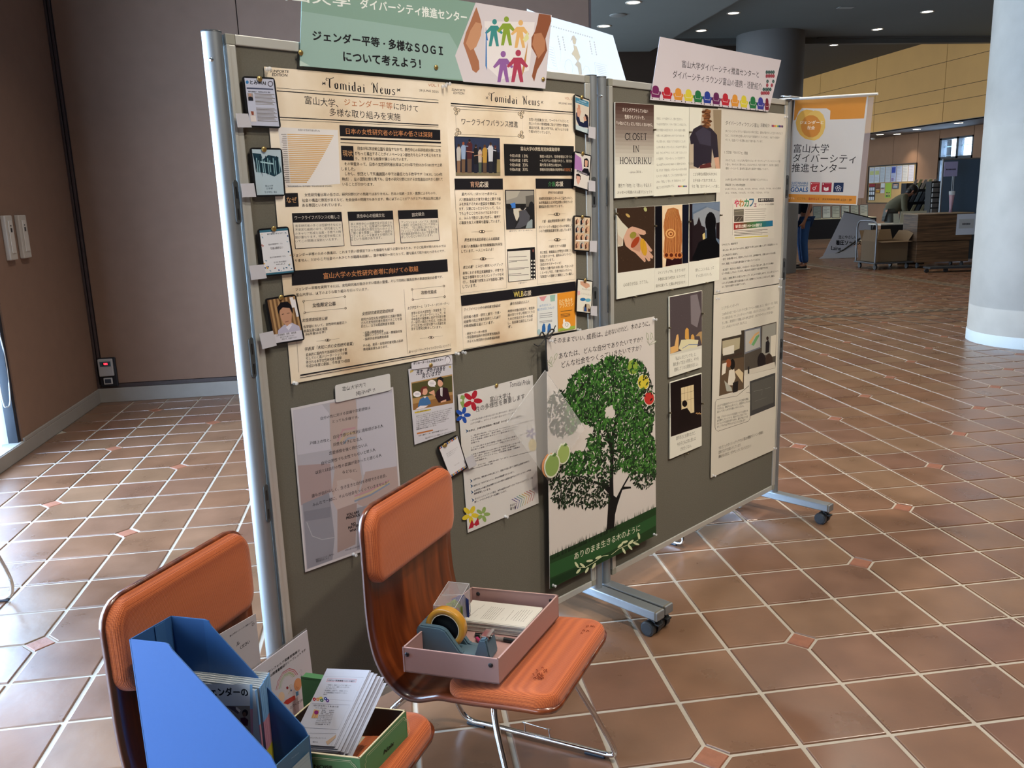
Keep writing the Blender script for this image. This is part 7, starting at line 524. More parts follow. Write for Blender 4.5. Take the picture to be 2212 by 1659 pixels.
# ceilings
struct('ceiling', MB().box(WX - .3, -6.3, 3.75, 3.78, 11.55, 3.95), CEIL2)
struct('ceiling_main', MB().box(3.78, -6.3, 4.0, 16.2, 11.9, 4.2).box(.9, 11.55, 4.0, 3.8, 12.4, 4.2), CEIL)['kind'] = 'structure'
struct('ceiling_far', MB().box(.9, 11.9, 4.3, 16.2, 27.2, 4.5), mat('#4c4a45', .85))
struct('trim_6', MB().box(3.2, 11.86, 3.9, 10.6, 12.0, 4.31).box(6.9, 11.8, 3.975, 10.6, 11.87, 3.998), mat('#54595b', .6))
struct('trim_7', MB().box(3.775, -6.3, 3.75, 3.79, 11.56, 4.0).box(WX, 11.55, 3.75, 3.79, 11.57, 4.0), mat('#6a6f71', .7))
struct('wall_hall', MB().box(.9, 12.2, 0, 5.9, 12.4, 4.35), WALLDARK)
# far right wall, its soffit and the boarded fascia above
wr = struct('wall_right', MB().box(12.012, 8, 0, 12.3, 14.5, 2.65).box(12.012, 15.66, 0, 12.3, 27, 2.65).box(12.012, 14.5, 2.45, 12.3, 15.66, 2.65).box(12.012, 14.5, 0, 12.3, 15.66, 1.43), mat('#241d18', .8))
WW = mat('#86644a', .75, noise=.1, scale=4)
ys = [8.0, 9.4, 10.8, 12.2, 13.4, 14.5, 15.675, 16.47, 17.48, 18.8, 20.2, 21.6, 23, 24.4, 25.8, 27]
for i in range(len(ys) - 1):
    a, b = ys[i] + .006, ys[i + 1] - .006
    if 14.4 < ys[i] < 15.6: MB().box(11.99, a, .1, 12.012, b, 1.42).build('panel', WW, wr); MB().box(11.99, a, 2.46, 12.012, b, 2.65).build('panel', WW, wr)
    else: MB().box(11.99, a, .1, 12.012, b, 2.65).build('panel', WW, wr)
struct('baseboard_right', MB().box(11.96, 8, 0, 11.99, 27, .1), mat('#b39a76', .6))
w2 = struct('window_2', MB().box(12.0, 14.5, 1.42, 12.14, 14.56, 2.46).box(12.0, 15.6, 1.42, 12.14, 15.66, 2.46).box(12.0, 14.5, 1.97, 12.14, 15.66, 2.04).box(12.0, 14.5, 2.42, 12.14, 15.66, 2.46).box(12.0, 14.5, 1.42, 12.14, 15.66, 1.47).box(12.0, 15.0, 1.42, 12.14, 15.08, 2.46), mat('#1a2028', .5))
for y0, y1, z0, z1 in ((14.56, 15.0, 1.47, 1.97), (15.08, 15.6, 1.47, 1.97), (14.56, 15.0, 2.04, 2.42), (15.08, 15.6, 2.04, 2.42)): MB().box(12.07, y0, z0, 12.075, y1, z1).build('pane', clear_sheet(.08, '#cfe0ee'), w2)
for k in range(5): MB().box(12.09, 14.5, 1.5 + .19 * k, 12.13, 15.66, 1.503 + .19 * k + .012 * (k % 3)).build('slat', mat('#c9e0e4', .4), w2)
fa = struct('wall_fascia', MB().box(10.562, 8, 2.65, 10.75, 27, 4.31), mat('#3a2b16', .8)); FW = mat('#c09250', .7, noise=.1, scale=2)
fy = [8, 9.0, 11.1, 13.534, 16.03, 18.6, 21.2, 23.8, 27]; fz = [2.655, 3.045, 3.31, 3.822, 4.31]
for i in range(len(fy) - 1):
    for j in range(4): MB().box(10.55, fy[i] + .006, fz[j] + .005, 10.564, fy[i + 1] - .006, fz[j + 1] - .005).build('panel', FW, fa)
struct('ceiling_soffit', MB().box(10.56, 8, 2.65, 12.3, 27, 2.72), mat('#77706a', .8))
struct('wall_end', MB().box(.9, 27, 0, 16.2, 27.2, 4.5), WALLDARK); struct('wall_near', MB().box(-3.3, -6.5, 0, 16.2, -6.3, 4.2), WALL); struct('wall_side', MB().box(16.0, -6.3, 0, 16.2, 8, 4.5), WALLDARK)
struct('wall_gap', MB().box(12.3, 7.9, 0, 16, 8.0, 4.2), WALL)
# columns
cb = empty('concrete_column', 'thick pale concrete column with a white painted foot, right edge', 'column', (5.12, 4.04, 0))
MB().lathe([(.588, .1), (.588, .33), (.585, .335), (.588, .34), (.588, 1.9), (.585, 1.905), (.588, 1.91), (.588, 4.0)], 64).build('shaft', CONC, cb)
MB().lathe([(.593, .0), (.593, .095), (.588, .1)], 64).build('painted_foot', mat('#c9d6dc', .6, noise=.05, scale=10), cb)
cb = empty('concrete_column', 'dark blue-grey concrete column behind the armchair banner', 'column', (5.9, 11.56, 0)); MB().lathe([(.56, 0), (.56, 2.4), (.557, 2.405), (.56, 2.41), (.56, 4.0)], 48).build('shaft', CONCDK, cb)
# ceiling lamps
LG = 'recessed round downlights in the ceiling'
EM = mat('#fff1d8', .5, emit=14); lab = {0: 'recessed downlight at the top edge, left of the two on the lower ceiling', 1: 'recessed downlight above the white backlit sheet', 2: 'recessed downlight nearest the ceiling step edge', 3: 'recessed downlight above the armchair banner', 4: 'recessed downlight above the yellow fascia, centre right', 5: 'recessed downlight nearest the pale column', 6: 'recessed downlight right of the dark column, upper', 7: 'small recessed downlight touching the dark column edge'}
for i, p in enumerate(DOWN):
    o = empty('downlight', lab[i], 'lamp', p, 0, LG); MB().lathe([(.1, 0), (.1, -.006), (.082, -.008), (.075, .0)], 28).build('trim_ring', mat('#d8d8d4', .4), o); MB().lathe([(.075, -.001), (0, -.001)], 28).build('lens', EM, o)
o = empty('ceiling_speaker', 'flat round grey ceiling speaker between the two left downlights', 'speaker', (2.457, 8.72, 3.75)); MB().lathe([(.11, 0), (.11, -.008), (.1, -.012), (0, -.012)], 28).build('grille', mat('#7c8488', .6), o)
o = empty('ceiling_vent', 'small grey diffuser in the main ceiling near the column', 'vent', (6.1, 9.5, 4.0)); MB().box(-.12, -.06, -.01, .12, .06, 0, .003).build('frame', mat('#7c8488', .6), o)
for k in range(4): MB().box(-.1, -.045 + .025 * k, -.014, .1, -.035 + .025 * k, -.01).build('louver', mat('#a8b2b6', .5), o)
for i, (x, y) in enumerate(((11.1, 16.65), (11.53, 16.63), (11.05, 15.13), (10.98, 13.62))):
    o = empty('soffit_light', ('square soffit light farthest left, over the notice board', 'square soffit light second from the left, over the notice board', 'square soffit light over the gap right of the notice board', 'square soffit light nearest the pale column')[i], 'lamp', (x, y, 2.65), 0, 'square lights in the low soffit')
    MB().box(-.07, -.07, -.008, .07, .07, 0, .002).build('trim_ring', mat('#d8d8d4', .4), o); MB().box(-.055, -.055, -.012, .055, .055, -.008).build('lens', EM, o)
    if i in (0, 1, 2): area('spot_light', (x + .12, y, 2.6), (0, R(4), 0), .1, .1, 7, WARM, 'DISK', 100)
o = empty('smoke_detector', 'small white domed detector at the left end of the soffit', 'detector', (11.75, 18.0, 2.65)); MB().lathe([(.07, 0), (.07, -.02), (.05, -.045), (0, -.05)], 20).build('cover', mat('#d8d6d0', .5), o)
# wall sensors and socket
for i, (y0, y1, lb) in enumerate(((2.65, 2.755, 'long cream wall switch plate nearer the photo edge'), (2.845, 2.96, 'long cream wall switch plate nearer the corner of the room'))):
    o = empty('wall_switch', lb, 'switch', (WX, (y0 + y1) / 2, 1.165), 0, 'pair of long switch plates on the left wall'); w_ = (y1 - y0) / 2
    MB().box(0, -w_, 0, .028, w_, .265, .006).build('base_plate', mat('#b9b2a8', .5), o); MB().box(.028, -w_ * .5, .04, .034, w_ * .5, .235, .003).build('rocker_panel', mat('#c9c3ba', .4), o)
    MB().box(.034, -.01, .165, .036, .008, .19).box(.034, -.008, .2, .036, .004, .207).build('indicator_window', BLKG, o)
o = empty('wall_timer', 'small white wall unit with glowing red digits low in the corner', 'timer', (-2.975, WY, .125))
MB().box(0, -.02, 0, .128, 0, .225, .006).build('back_box', mat('#1a1b22', .4), o); MB().box(.006, -.045, .085, .112, -.02, .218, .006).build('cover', mat('#a8a6a8', .5), o); MB().box(.022, -.047, .162, .1, -.045, .2).build('display', mat('#3a5560', .3), o)
MB().box(.042, -.0485, .172, .086, -.047, .192).build('digit_window', BLKG, o)
dg_ = MB()
for k in range(3): dg_.box(.052 + .01 * k, -.0495, .175, .058 + .01 * k, -.0485, .189)
dg_.build('digits', mat('#ff2a3a', .5, emit=5), o); MB().box(.028, -.03, .02, .092, -.02, .072, .004).build('socket_frame', mat('#c2c2c4', .4), o); MB().box(.038, -.032, .03, .082, -.03, .062).build('socket', mat('#333a48', .4), o)
# ---------------------------------------------------------------- the two mobile boards
def board(label, x, y, t):
    o = empty('pin_board', label, 'board', (x, y, 0), t, 'wheeled pin boards in a row'); Wd = 1.198; ax, bx = -.0105, Wd + .0105; yo = .012
    for px_ in (ax, bx):
        MB().cyl((px_, yo, .09), (px_, yo, 1.786), .0205, n=28).build('post', ALU, o)
        MB().lathe([(.0208, 1.786), (.0208, 1.789), (.0, 1.7905)], 24, Matrix.Translation((px_, yo, 0))).build('post_cap', CASTER, o)
        MB().box(px_ - .022, -.262, .0615, px_ + .022, .268, .0935, .004).build('foot_bar', ALU, o)
        for sy in (-1, 1): MB().box(px_ - .0225, yo + sy * .266 - .006, .061, px_ + .0225, yo + sy * .266 + .006, .094, .004).build('end_cap', mat('#6c675c', .6), o)
        for sy in (-1, 1):
            cy = yo + sy * .245; c = empty('caster', None, None); c.parent = o; c.location = (px_, cy, 0)
            MB().cyl((0, 0, .045), (0, 0, .063), .008).box(-.008, -.012, .03, .008, .02, .052, .003).build('fork', CASTER, c)
            for sx in (-1, 1): MB().cyl((sx * .006, .01, .0255), (sx * .024, .01, .0255), .0255, n=24).cyl((sx * .024, .01, .0255), (sx * .027, .01, .0255), .0235, .02, n=24).build('wheel', CASTER, c)
            MB().box(-.012, -.03, .04, .012, -.012, .046, .002).build('brake_lever', BLK, c)
        sg = 1 if px_ < .5 else -1
        for z in (.75, 1.097, 1.44):
            p = MB(); a0 = -62 if sg > 0 else -118
            M = Matrix.Translation((px_, yo, z)) @ Matrix.Rotation(R(a0), 4, 'Z'); pts = [(.0, -.046)] ; r_ = .0085
            out = [(r_ * math.cos(R(a)), -.038 + r_ * math.sin(R(a))) for a in range(180, 361, 30)] + [(r_ * math.cos(R(a)), .038 + r_ * math.sin(R(a))) for a in range(0, 181, 30)]
            MM = M @ Matrix(((0, 0, 1, .0185), (1, 0, 0, 0), (0, 1, 0, 0), (0, 0, 0, 1))); p.prism(out, 0, .0035, MM); pl = p.build('slot_plate', mat('#3f4346', .5), o)
            q = MB()
            for zz in (-.026, .02): q.prism([(-.0025, zz - .012), (.0025, zz - .012), (.0025, zz + .012), (-.0025, zz + .012)], .0036, .0042, MM)
            q.build('slot', BLKG, pl)
        M = Matrix.Translation((px_, yo, 1.73)) @ Matrix.Rotation(R(-90 - 42 * sg), 4, 'Z') @ Matrix.Rotation(R(90), 4, 'Y')
        MB().lathe([(.0, .0218), (.0035, .0218), (.0045, .0205)], 12, M).build('screw_head', CHROME, o)
    f = .0215; z0, z1 = .1125, 1.785; x0, x1 = .0115, Wd - .0115
    MB().box(x0 + f, 0, z0 + f, x1 - f, .024, z1 - f).build('felt_panel', FELT, o)
    for px0 in (x0, x1 - f): MB().box(px0, -.005, z0 + f, px0 + f, .029, z1 - f, .002).box(px0 + (0 if px0 < .5 else f - .006), -.0065, z0 + f, px0 + (.006 if px0 < .5 else f), -.004, z1 - f).build('side_rail', ALUL, o)
    MB().box(x0 + f, -.005, z1 - f, x1 - f, .029, z1, .002).build('top_rail', ALUL, o); MB().box(x0 + f, -.005, z0, x1 - f, .029, z0 + f, .002).build('bottom_rail', ALUL, o)
    for cx in (x0, x1 - f):
        for cz in (z0, z1 - f): MB().box(cx, -.0055, cz, cx + f, .0295, cz + f, .0015).build('corner_block', mat('#8c8b80', .6), o)
    return o
B1 = board('wheeled pin board on the left, carrying the sepia newspaper posters', -1.0645, -.89275, .632)
B2 = board('wheeled pin board on the right, carrying the photo panels', -.04175, -.138, .643)
def bmat(k, s, z, off):
    x, y, t = ((-1.0645, -.89275, .632), (-.04175, -.138, .643))[k]; c, sn = math.cos(t), math.sin(t)
    return Vector((x + s * c + off * sn, y + s * sn - off * c, z))
# ---------------------------------------------------------------- everything pinned to the boards
SH = {}
reqs = [(it[2], it[8] if len(it) > 8 else 0) for s in SHEETS for p in s[10] for it in p[2] if it[0] == 'T']
reqs += [('足にやさしい', 2), ('着圧ソックス', 3), ('Laine', 2), ('（株）ハート引越', 2), ('案内', 1), ('掲示', 1)]
prepare_texts(reqs)
for s in SHEETS:
    if s[2] == 'x': SH[s[1]] = s; continue
    SH[s[2]] = sheet(FRAMES[s[0]], *s[1:])
tmpl = {}
def pin_at(kind, k, a, z, off, where):
    t = (.632, .643)[k]; m = Matrix.Rotation(t, 4, 'Z') @ Matrix.Rotation(R(90), 4, 'X'); m.translation = bmat(k, a, z, off)
    if kind not in tmpl:
        mb = MB()
        if kind == 'brass': mb.lathe([(.0055, 0), (.0062, .001), (.0058, .0022), (.003, .0032), (0, .0035)], 16)
        elif kind == 'tack': mb.lathe([(.0035, 0), (.0038, .002), (.002, .006), (.0036, .0085), (0, .0095)], 12)
        else: mb.lathe([(.0048, 0), (.005, .002), (.0028, .004), (.0026, .009), (.0046, .0115), (.0042, .0135), (0, .014)], 14)
        tmpl[kind] = mb.mesh('push_pin', {'brass': PIN_G, 'tack': mat('#6a5f48', .35, .7), 'clear': CLEAR}[kind])
    o = bpy.data.objects.new('thumb_tack' if kind == 'brass' else 'push_pin', tmpl[kind]); C.objects.link(o); o.matrix_world = m
    tag(o, {'brass': 'round brass thumb tack ', 'tack': 'small dark brass pin ', 'clear': 'clear plastic push pin '}[kind] + where, 'pin', {'brass': 'brass thumb tacks on the boards', 'tack': 'small dark pins holding the photo panels', 'clear': 'clear push pins on the posters'}[kind])
for p in PINS: pin_at(*p)
# white banner seen from behind, standing on the far side of the left board
F = ((-1.0645 + -.062 * math.sin(.632), -.89275 + .062 * math.cos(.632), 0), (math.cos(.632), math.sin(.632), 0), (0, 0, 1)); poly = [(9900, 19620), (10300, 19560), (12200, 19440), (13842, 19300), (14536, 17921), (14700, 17600), (9900, 17600)]
ox, oy = .0, .0; mb = MB(); mb.prism([(x * 1e-4, y * 1e-4) for x, y in poly][::-1], -.0008, 0); o = mb.build('backlit_banner', BACKLIT, None, mw=frame_matrix(F)); tag(o, 'glowing white banner seen from its back with faint show-through print, behind the boards', 'banner', 'banners on top of the boards')
pm = MB(); G1 = '#d5d8d6'; G2 = '#dcdcd0'; n = 4e-5
it = [('S', G1, 8, [11300, 18900, 11300, 18300]), ('S', G1, 12, [10650, 18700, 11000, 18660, 11150, 18050, 10750, 18080, 10650, 18700]), ('E', G2, 11950, 18950, 90, 0, 0, 110), ('P', G1, [11850, 19080, 11950, 19110, 12060, 19010, 12030, 18930, 11940, 19010, 11830, 18960, 11760, 18900]), ('P', G2, [11900, 18840, 12060, 18800, 12230, 18500, 12100, 18350, 11920, 18500, 11800, 18560, 11930, 18700]), ('P', G1, [12100, 18400, 12260, 18300, 12300, 18000, 12150, 17950, 12080, 18200, 11950, 18250]), ('S', G1, 14, [11560, 18020, 11480, 18160, 11530, 18320, 11660, 18400, 11800, 18340, 11860, 18180, 11830, 18010]), ('S', G1, 14, [12350, 18020, 12330, 18100, 12450, 18260, 12600, 18240, 12700, 18060]), ('S', G1, 12, [12900, 18400, 13500, 18360, 13650, 17950, 13000, 17980, 12900, 18400])]
for k in range(7): it += [('S', G1, 16, [10720 + 40 * k, 18620 - 75 * k, 10980 + 20 * k, 18590 - 75 * k]), ('S', G1, 16, [12960 + 30 * k, 18330 - 55 * k, 13440 + 25 * k, 18300 - 55 * k])]
for k in range(22): it.append(('S', G1, 40, [10450 + 110 * k, 19300 - 8 * k, 10510 + 110 * k, 19295 - 8 * k]))
for x in (11200, 11420, 12680, 12900):
    for k in range(6): it.append(('E', G1, x + 20 * k, 19000 - 70 * k, 30, 0, 0, 30))
draw(pm, it, n, 0, 0, None, 1e-4); pm.build('show_through_print', PRINT, o, True)
# clear film with hanging paper fruit and its black ribbon
ff = ((-1.0645 + .05 * math.sin(.632), -.89275 - .05 * math.cos(.632), 0), (math.cos(.632), math.sin(.632), 0), (0, 0, 1))
FM = frame_matrix(ff); q = [(.9098, .9226), (1.0892, .7023), (.9131, .5705), (.7459, .7955)]
mb = MB(); mb.add([(x, y, .0) for x, y in q[::-1]] , [(0, 1, 2, 3)]); o = mb.build('film_sheet', FILM, None, mw=FM); tag(o, 'large clear film square hung cornerwise between the flower poster and the tree banner', 'film')
MB().tube([(q[3][0], q[3][1], 0), (q[0][0], q[0][1], 0)], .0006, 6, 1).tube([(q[0][0], q[0][1], 0), (q[1][0], q[1][1], 0)], .0006, 6, 1).build('film_edge', CLEAR, o)
for i, (cx, cy, r, cc, lb) in enumerate(((.9213, .6236, .036, '#7f9a52', 'green paper apple at the tip of the clear film, in front'), (.9785, .6467, .031, '#93a95e', 'green paper apple behind its twin on the clear film'))):
    def ap(r): return [(cx + r * math.cos(a) * (1 - .1 * (math.sin(a) > .7)), cy + r * 1.12 * math.sin(a) - (.12 * r if abs(math.cos(a)) < .25 and math.sin(a) > 0 else 0)) for a in [R(15 * k) for k in range(24)]]
    z0 = .004 + .004 * (1 - i); mb = MB(); mb.prism(ap(r), z0, z0 + .0012); o = mb.build('paper_apple', mat('#cfd2bf', .6), None, mw=FM); tag(o, lb, 'cut-out', 'paper apples on the clear film')
    mb = MB(); mb.prism(ap(r * .86), z0 + .0012, z0 + .0016); mb.build('apple_print', mat(cc, .6), o)
    if i == 0: mb = MB(); mb.prism([(x - r * .25, y + .002) for x, y in ap(r * .95)], z0 - .002, z0 - .001); mb.build('apple_rim', mat('#c98a5e', .6), o)
    mb = MB(); mb.prism([(cx, cy + r * .8), (cx + r * .35, cy + r * 1.05), (cx + r * .6, cy + r * .8), (cx + r * .3, cy + r * .7)], z0 + .0016, z0 + .002); mb.build('leaf', mat('#4f6f3a', .6), o)
bx, by = .9254, 1.018; o = empty('ribbon_bow', 'thin black ribbon tied in a bow at the upper left corner of the tree banner', 'ribbon', (0, 0, 0)); o.matrix_world = FM
MB().tube([(bx, by, -.01), (bx + .02, by + .022, -.006), (bx + .034, by + .016, -.006), (bx, by, -.008)], .0022, 8).tube([(bx, by, -.01), (bx - .018, by + .02, -.006), (bx - .028, by + .006, -.006), (bx, by, -.008)], .0022, 8).build('loop', BLK, o)
MB().tube([(bx, by, -.008), (bx - .002, by - .05, -.006), (.9219, .9168, -.002)], .0022, 8).tube([(bx, by, -.008), (bx - .03, by - .02, -.01), (bx - .048, by - .012, -.012)], .0016, 8).tube([(bx, by, -.008), (bx + .02, by - .004, -.01), (bx + .05, by + .03, -.014)], .0016, 8).build('tail', BLK, o)
# rod that carries the hanging sign
c_, s_ = math.cos(.643), math.sin(.643); P0 = Vector((-.04175 + 1.19 * c_, -.138 + 1.19 * s_, 1.795)); NN = Vector((s_, -c_, 0)); DD = Vector((c_, s_, 0))
o = empty('sign_rod', 'white rod taped across the top right corner of the right board, holding the orange sign', 'rod', P0); E0 = DD * .045
MB().cyl(E0 + NN * -.06 + Vector((0, 0, -.001)), E0 + NN * .348 + Vector((0, 0, -.02)), .005, n=12).build('rod', mat('#d4d2cc', .4), o)
MB().box(-.03, -.03, .0, .06, .005, .002, 0, Matrix.Rotation(.643, 4, 'Z')).box(-.05, -.012, .002, .075, .003, .0035, 0, Matrix.Rotation(.62, 4, 'Z')).build('tape', mat('#d8d6d0', .35), o)
mb = MB(); a = E0 + NN * .312 + Vector((0, 0, -.03)); mb.add([a, a + NN * .022, a + NN * .004 + Vector((0, 0, -.38)), a + NN * -.03 + Vector((0, 0, -.38))], [(0, 1, 2, 3)]); mb.build('tape_end', clear_sheet(.35, '#d8c8cc'), o)
# ---------------------------------------------------------------- chairs
PROF = [(-.096, .792), (-.095, .76), (-.094, .7), (-.094, .63), (-.094, .56), (-.09, .5), (-.08, .452), (-.062, .415), (-.038, .390), (-.012, .377), (.014, .377), (.042, .386), (.068, .395), (.1, .398), (.15, .402), (.21, .409), (.27, .416), (.31, .418), (.336, .414)]
def smooth_prof(P, sub=3):
    out = []
    for i in range(len(P) - 1):
        a = P[max(0, i - 1)]; b = P[i]; c = P[i + 1]; d = P[min(len(P) - 1, i + 2)]
        for k in range(sub):
            t = k / sub; out.append(tuple(.5 * (2 * b[j] + (c[j] - a[j]) * t + (2 * a[j] - 5 * b[j] + 4 * c[j] - d[j]) * t * t + (3 * b[j] - a[j] - 3 * c[j] + d[j]) * t ** 3) for j in (0, 1)))
    return out + [P[-1]]
def shell_surface(P, halfw, thick, n=16, r=.05, r2=.045):
    L = [0]
    for i in range(1, len(P)): L.append(L[-1] + math.hypot(P[i][0] - P[i - 1][0], P[i][1] - P[i - 1][1]))
    tot = L[-1]; top = []; bot = []
    for i, (x, z) in enumerate(P):
        w = halfw
        if L[i] < r: w = halfw - r + math.sqrt(max(0, r * r - (r - L[i]) ** 2))
        if tot - L[i] < r2: w = halfw - r2 + math.sqrt(max(0, r2 * r2 - (r2 - (tot - L[i])) ** 2))
        a = P[max(0, i - 1)]; b = P[min(len(P) - 1, i + 1)]; d = math.hypot(b[0] - a[0], b[1] - a[1]); nx, nz = (b[1] - a[1]) / d, -(b[0] - a[0]) / d
        for k in range(n + 1):
            y = -w + 2 * w * k / n; dish = .010 * ((abs(y) / halfw) ** 2 - 1) 
            top.append((x - nx * (0 + dish * 0), y, z - nz * 0)); bot.append((x + nx * thick, y, z + nz * thick))
    return top, bot, len(P), n + 1
def sheet_mesh(top, bot, a, b):
    vs = top + bot; o = len(top); fs = []
    for i in range(a - 1):
        for k in range(b - 1):
            q = i * b + k; fs.append((q, q + 1, q + b + 1, q + b)); fs.append((q + o, q + b + o, q + b + 1 + o, q + 1 + o))
    e = [(i * b, (i + 1) * b) for i in range(a - 1)]; e2 = [((i + 1) * b + b - 1, i * b + b - 1) for i in range(a - 1)]; e3 = [(k + 1, k) for k in range(b - 1)]; e4 = [((a - 1) * b + k, (a - 1) * b + k + 1) for k in range(b - 1)]
    for p, q in e + e2 + e3 + e4: fs.append((p, q, q + o, p + o))
    return vs, fs
def pad(P, halfw, th, r):
    L = [0]
    for i in range(1, len(P)): L.append(L[-1] + math.hypot(P[i][0] - P[i - 1][0], P[i][1] - P[i - 1][1]))
    tot = L[-1]; n = 28; top = []; bot = []
    for i, (x, z) in enumerate(P):
        e = min(L[i], tot - L[i]); w = halfw if e > r else halfw - r + math.sqrt(max(0, r * r - (r - e) ** 2))
        a = P[max(0, i - 1)]; b = P[min(len(P) - 1, i + 1)]; d = math.hypot(b[0] - a[0], b[1] - a[1]); nx, nz = -(b[1] - a[1]) / d, (b[0] - a[0]) / d
        for k in range(n + 1):
            u = -math.cos(math.pi * k / n); y = w * u; de = min(e, (w - abs(y)) * 1.0); h = th * (1 - math.exp(-de / .0055)) + .001
            top.append((x + nx * h, y, z + nz * h)); bot.append((x + nx * .0005, y, z + nz * .0005))
    return top, bot, len(P), n + 1
def resample(P, x0, x1, key, n=30):
    Q = [p for p in P if x0 <= key(p) <= x1]; L = [0]
    for i in range(1, len(Q)): L.append(L[-1] + math.hypot(Q[i][0] - Q[i - 1][0], Q[i][1] - Q[i - 1][1]))
    out = []
    for k in range(n + 1):
        t = L[-1] * .5 * (1 - math.cos(math.pi * k / n)); i = max(j for j in range(len(L)) if L[j] <= t + 1e-9); i = min(i, len(L) - 2); f = (t - L[i]) / (L[i + 1] - L[i]); out.append((Q[i][0] + (Q[i + 1][0] - Q[i][0]) * f, Q[i][1] + (Q[i + 1][1] - Q[i][1]) * f))
    return out
def make_chair(label, x, y, yaw, group='orange padded plywood chairs'):
    o = empty('padded_chair', label, 'chair', (x, y, 0), yaw, group); SP = smooth_prof(PROF, 4)
    v, f = sheet_mesh(*shell_surface(SP, .1875, .0095)); MB().add(v, f, None, True).build('plywood_shell', PLY, o)
    back = resample(SP[:30], .6, .7905, lambda p: p[1]); v, f = sheet_mesh(*pad(back, .1835, .024, .047)); MB().add(v, f, None, True).build('back_cushion', ORANGE, o)
    seat = resample([p for p in SP if p[1] < .43], .072, .3355, lambda p: p[0]); v, f = sheet_mesh(*pad(seat, .1835, .024, .05)); MB().add(v, f, None, True).build('seat_cushion', ORANGE, o)
    fr = MB(); r = .0072
    for sg in (-1, 1):
        fr.tube([(.03, sg * .05, .365), (.0, sg * .12, .362), (-.05, sg * .165, .335), (-.105, sg * .205, .25), (-.135, sg * .24, .11), (-.128, sg * .257, .04), (-.10, sg * .2615, .0135), (-.04, sg * .2615, .0135), (.1, sg * .2615, .0135), (.27, sg * .2615, .0135), (.3, sg * .2615, .0138), (.317, sg * .2585, .026), (.3, sg * .247, .08), (.24, sg * .202, .23), (.195, sg * .168, .345), (.18, sg * .14, .39), (.17, sg * .09, .398), (.168, 0, .398)], r, 12, 5)
    fr.build('chrome_frame', CHROME, o)
    for sg in (-1, 1):
        for fx in (-.085, .262): MB().box(fx - .028, sg * .2615 - .006, 0, fx + .028, sg * .2615 + .006, .009, .003).build('rubber_foot', mat('#202a36', .45), o)
        MB().tube([(.064, sg * .2615, .019), (.063, sg * .263, .04), (.059, sg * .262, .046), (.066, sg * .258, .05), (.13, sg * .258, .047), (.138, sg * .262, .045), (.133, sg * .262, .04), (.138, sg * .2615, .019)], .0017, 8, 2).build('link_hook', CHROME, o)
    return o
ch2 = make_chair('orange padded chair in the middle, holding the pink tray', -.655, -1.014, R(-32.9)); ch1 = make_chair('orange padded chair at the lower left, holding the blue file box', -1.082, -1.34, R(-28.38))
def place(src, label, x, y, rz):
    c = copy_tree(src); c.location = (x, y, 0); c.rotation_euler = (0, 0, rz); c['label'] = label; return c
place(ch2, 'chair behind the right board, only its chrome front feet showing below', .379, .70, R(-50.2)); place(ch2, 'chair at the far left edge, only a bend of its tube frame showing', -2.36, .11, R(180))
# frayed tears in the seat cloth of the middle chair
tr = MB(); rg = random.Random(8)
for cx, cy, n_ in ((.27, -.10, 22), (.30, .11, 7)):
    for k in range(n_):
        a = rg.uniform(0, 6.28); x = cx + rg.uniform(-.012, .012); y = cy + rg.uniform(-.022, .022); z = .4435; l_ = rg.uniform(.003, .008)
        tr.tube([(x, y, z), (x + l_ * .5 * math.cos(a), y + l_ * .5 * math.sin(a), z + .003), (x + l_ * math.cos(a), y + l_ * math.sin(a), z)], .0008, 5, 2)
tr.build('frayed_tear', mat('#8a3a1c', .9), ch2)
# ---------------------------------------------------------------- things on the chairs
def on(ch, name, label, cat, x=0, y=0, z=0, rz=0, group=None):
    o_, a = {1: ((-1.082, -1.34), R(-28.38)), 2: ((-.655, -1.014), R(-32.9))}[ch]; c_, s_ = math.cos(a), math.sin(a)
    return empty(name, label, cat, (o_[0] + x * c_ - y * s_, o_[1] + x * s_ + y * c_, z), a + rz, group)
def wall_poly(p, q, th, prof, inward):
    """a flat panel from floor point p to q, outline prof = [(t along, z)], thickened inward"""
    p = Vector((*p, 0)); q = Vector((*q, 0)); d = q - p; nrm = Vector((*inward, 0)).normalized() * th
    v = [p + d * t + Vector((0, 0, z)) for t, z in prof]; n = len(v); vs = v + [a + nrm for a in v]
    return vs, [tuple(range(n)), tuple(range(2 * n - 1, n - 1, -1))] + [(i, i + n, (i + 1) % n + n, (i + 1) % n) for i in range(n)]
def tray(o, cs, z0, h, th, m_out, lip=None):
    cx = sum(c[0] for c in cs) / 4; cy = sum(c[1] for c in cs) / 4
    for i in range(4):
        a, b = cs[i], cs[(i + 1) % 4]; mx, my = (a[0] + b[0]) / 2, (a[1] + b[1]) / 2; dx, dy = b[0] - a[0], b[1] - a[1]; nx, ny = -dy, dx
        if nx * (cx - mx) + ny * (cy - my) < 0: nx, ny = -nx, -ny
        v, f = wall_poly(a, b, th, [(0, z0), (1, z0), (1, z0 + h), (0, z0 + h)], (nx, ny)); MB().add(v, f).build('side_panel', m_out, o)
        if lip:
            v, f = wall_poly(a, b, lip[0], [(0, z0 + h), (1, z0 + h), (1, z0 + h + lip[1]), (0, z0 + h + lip[1])], (nx, ny)); MB().add(v, f).build('rim', lip[2], o)
    MB().prism([cs[0], cs[1], cs[2], cs[3]], z0, z0 + th).build('bottom', m_out, o)
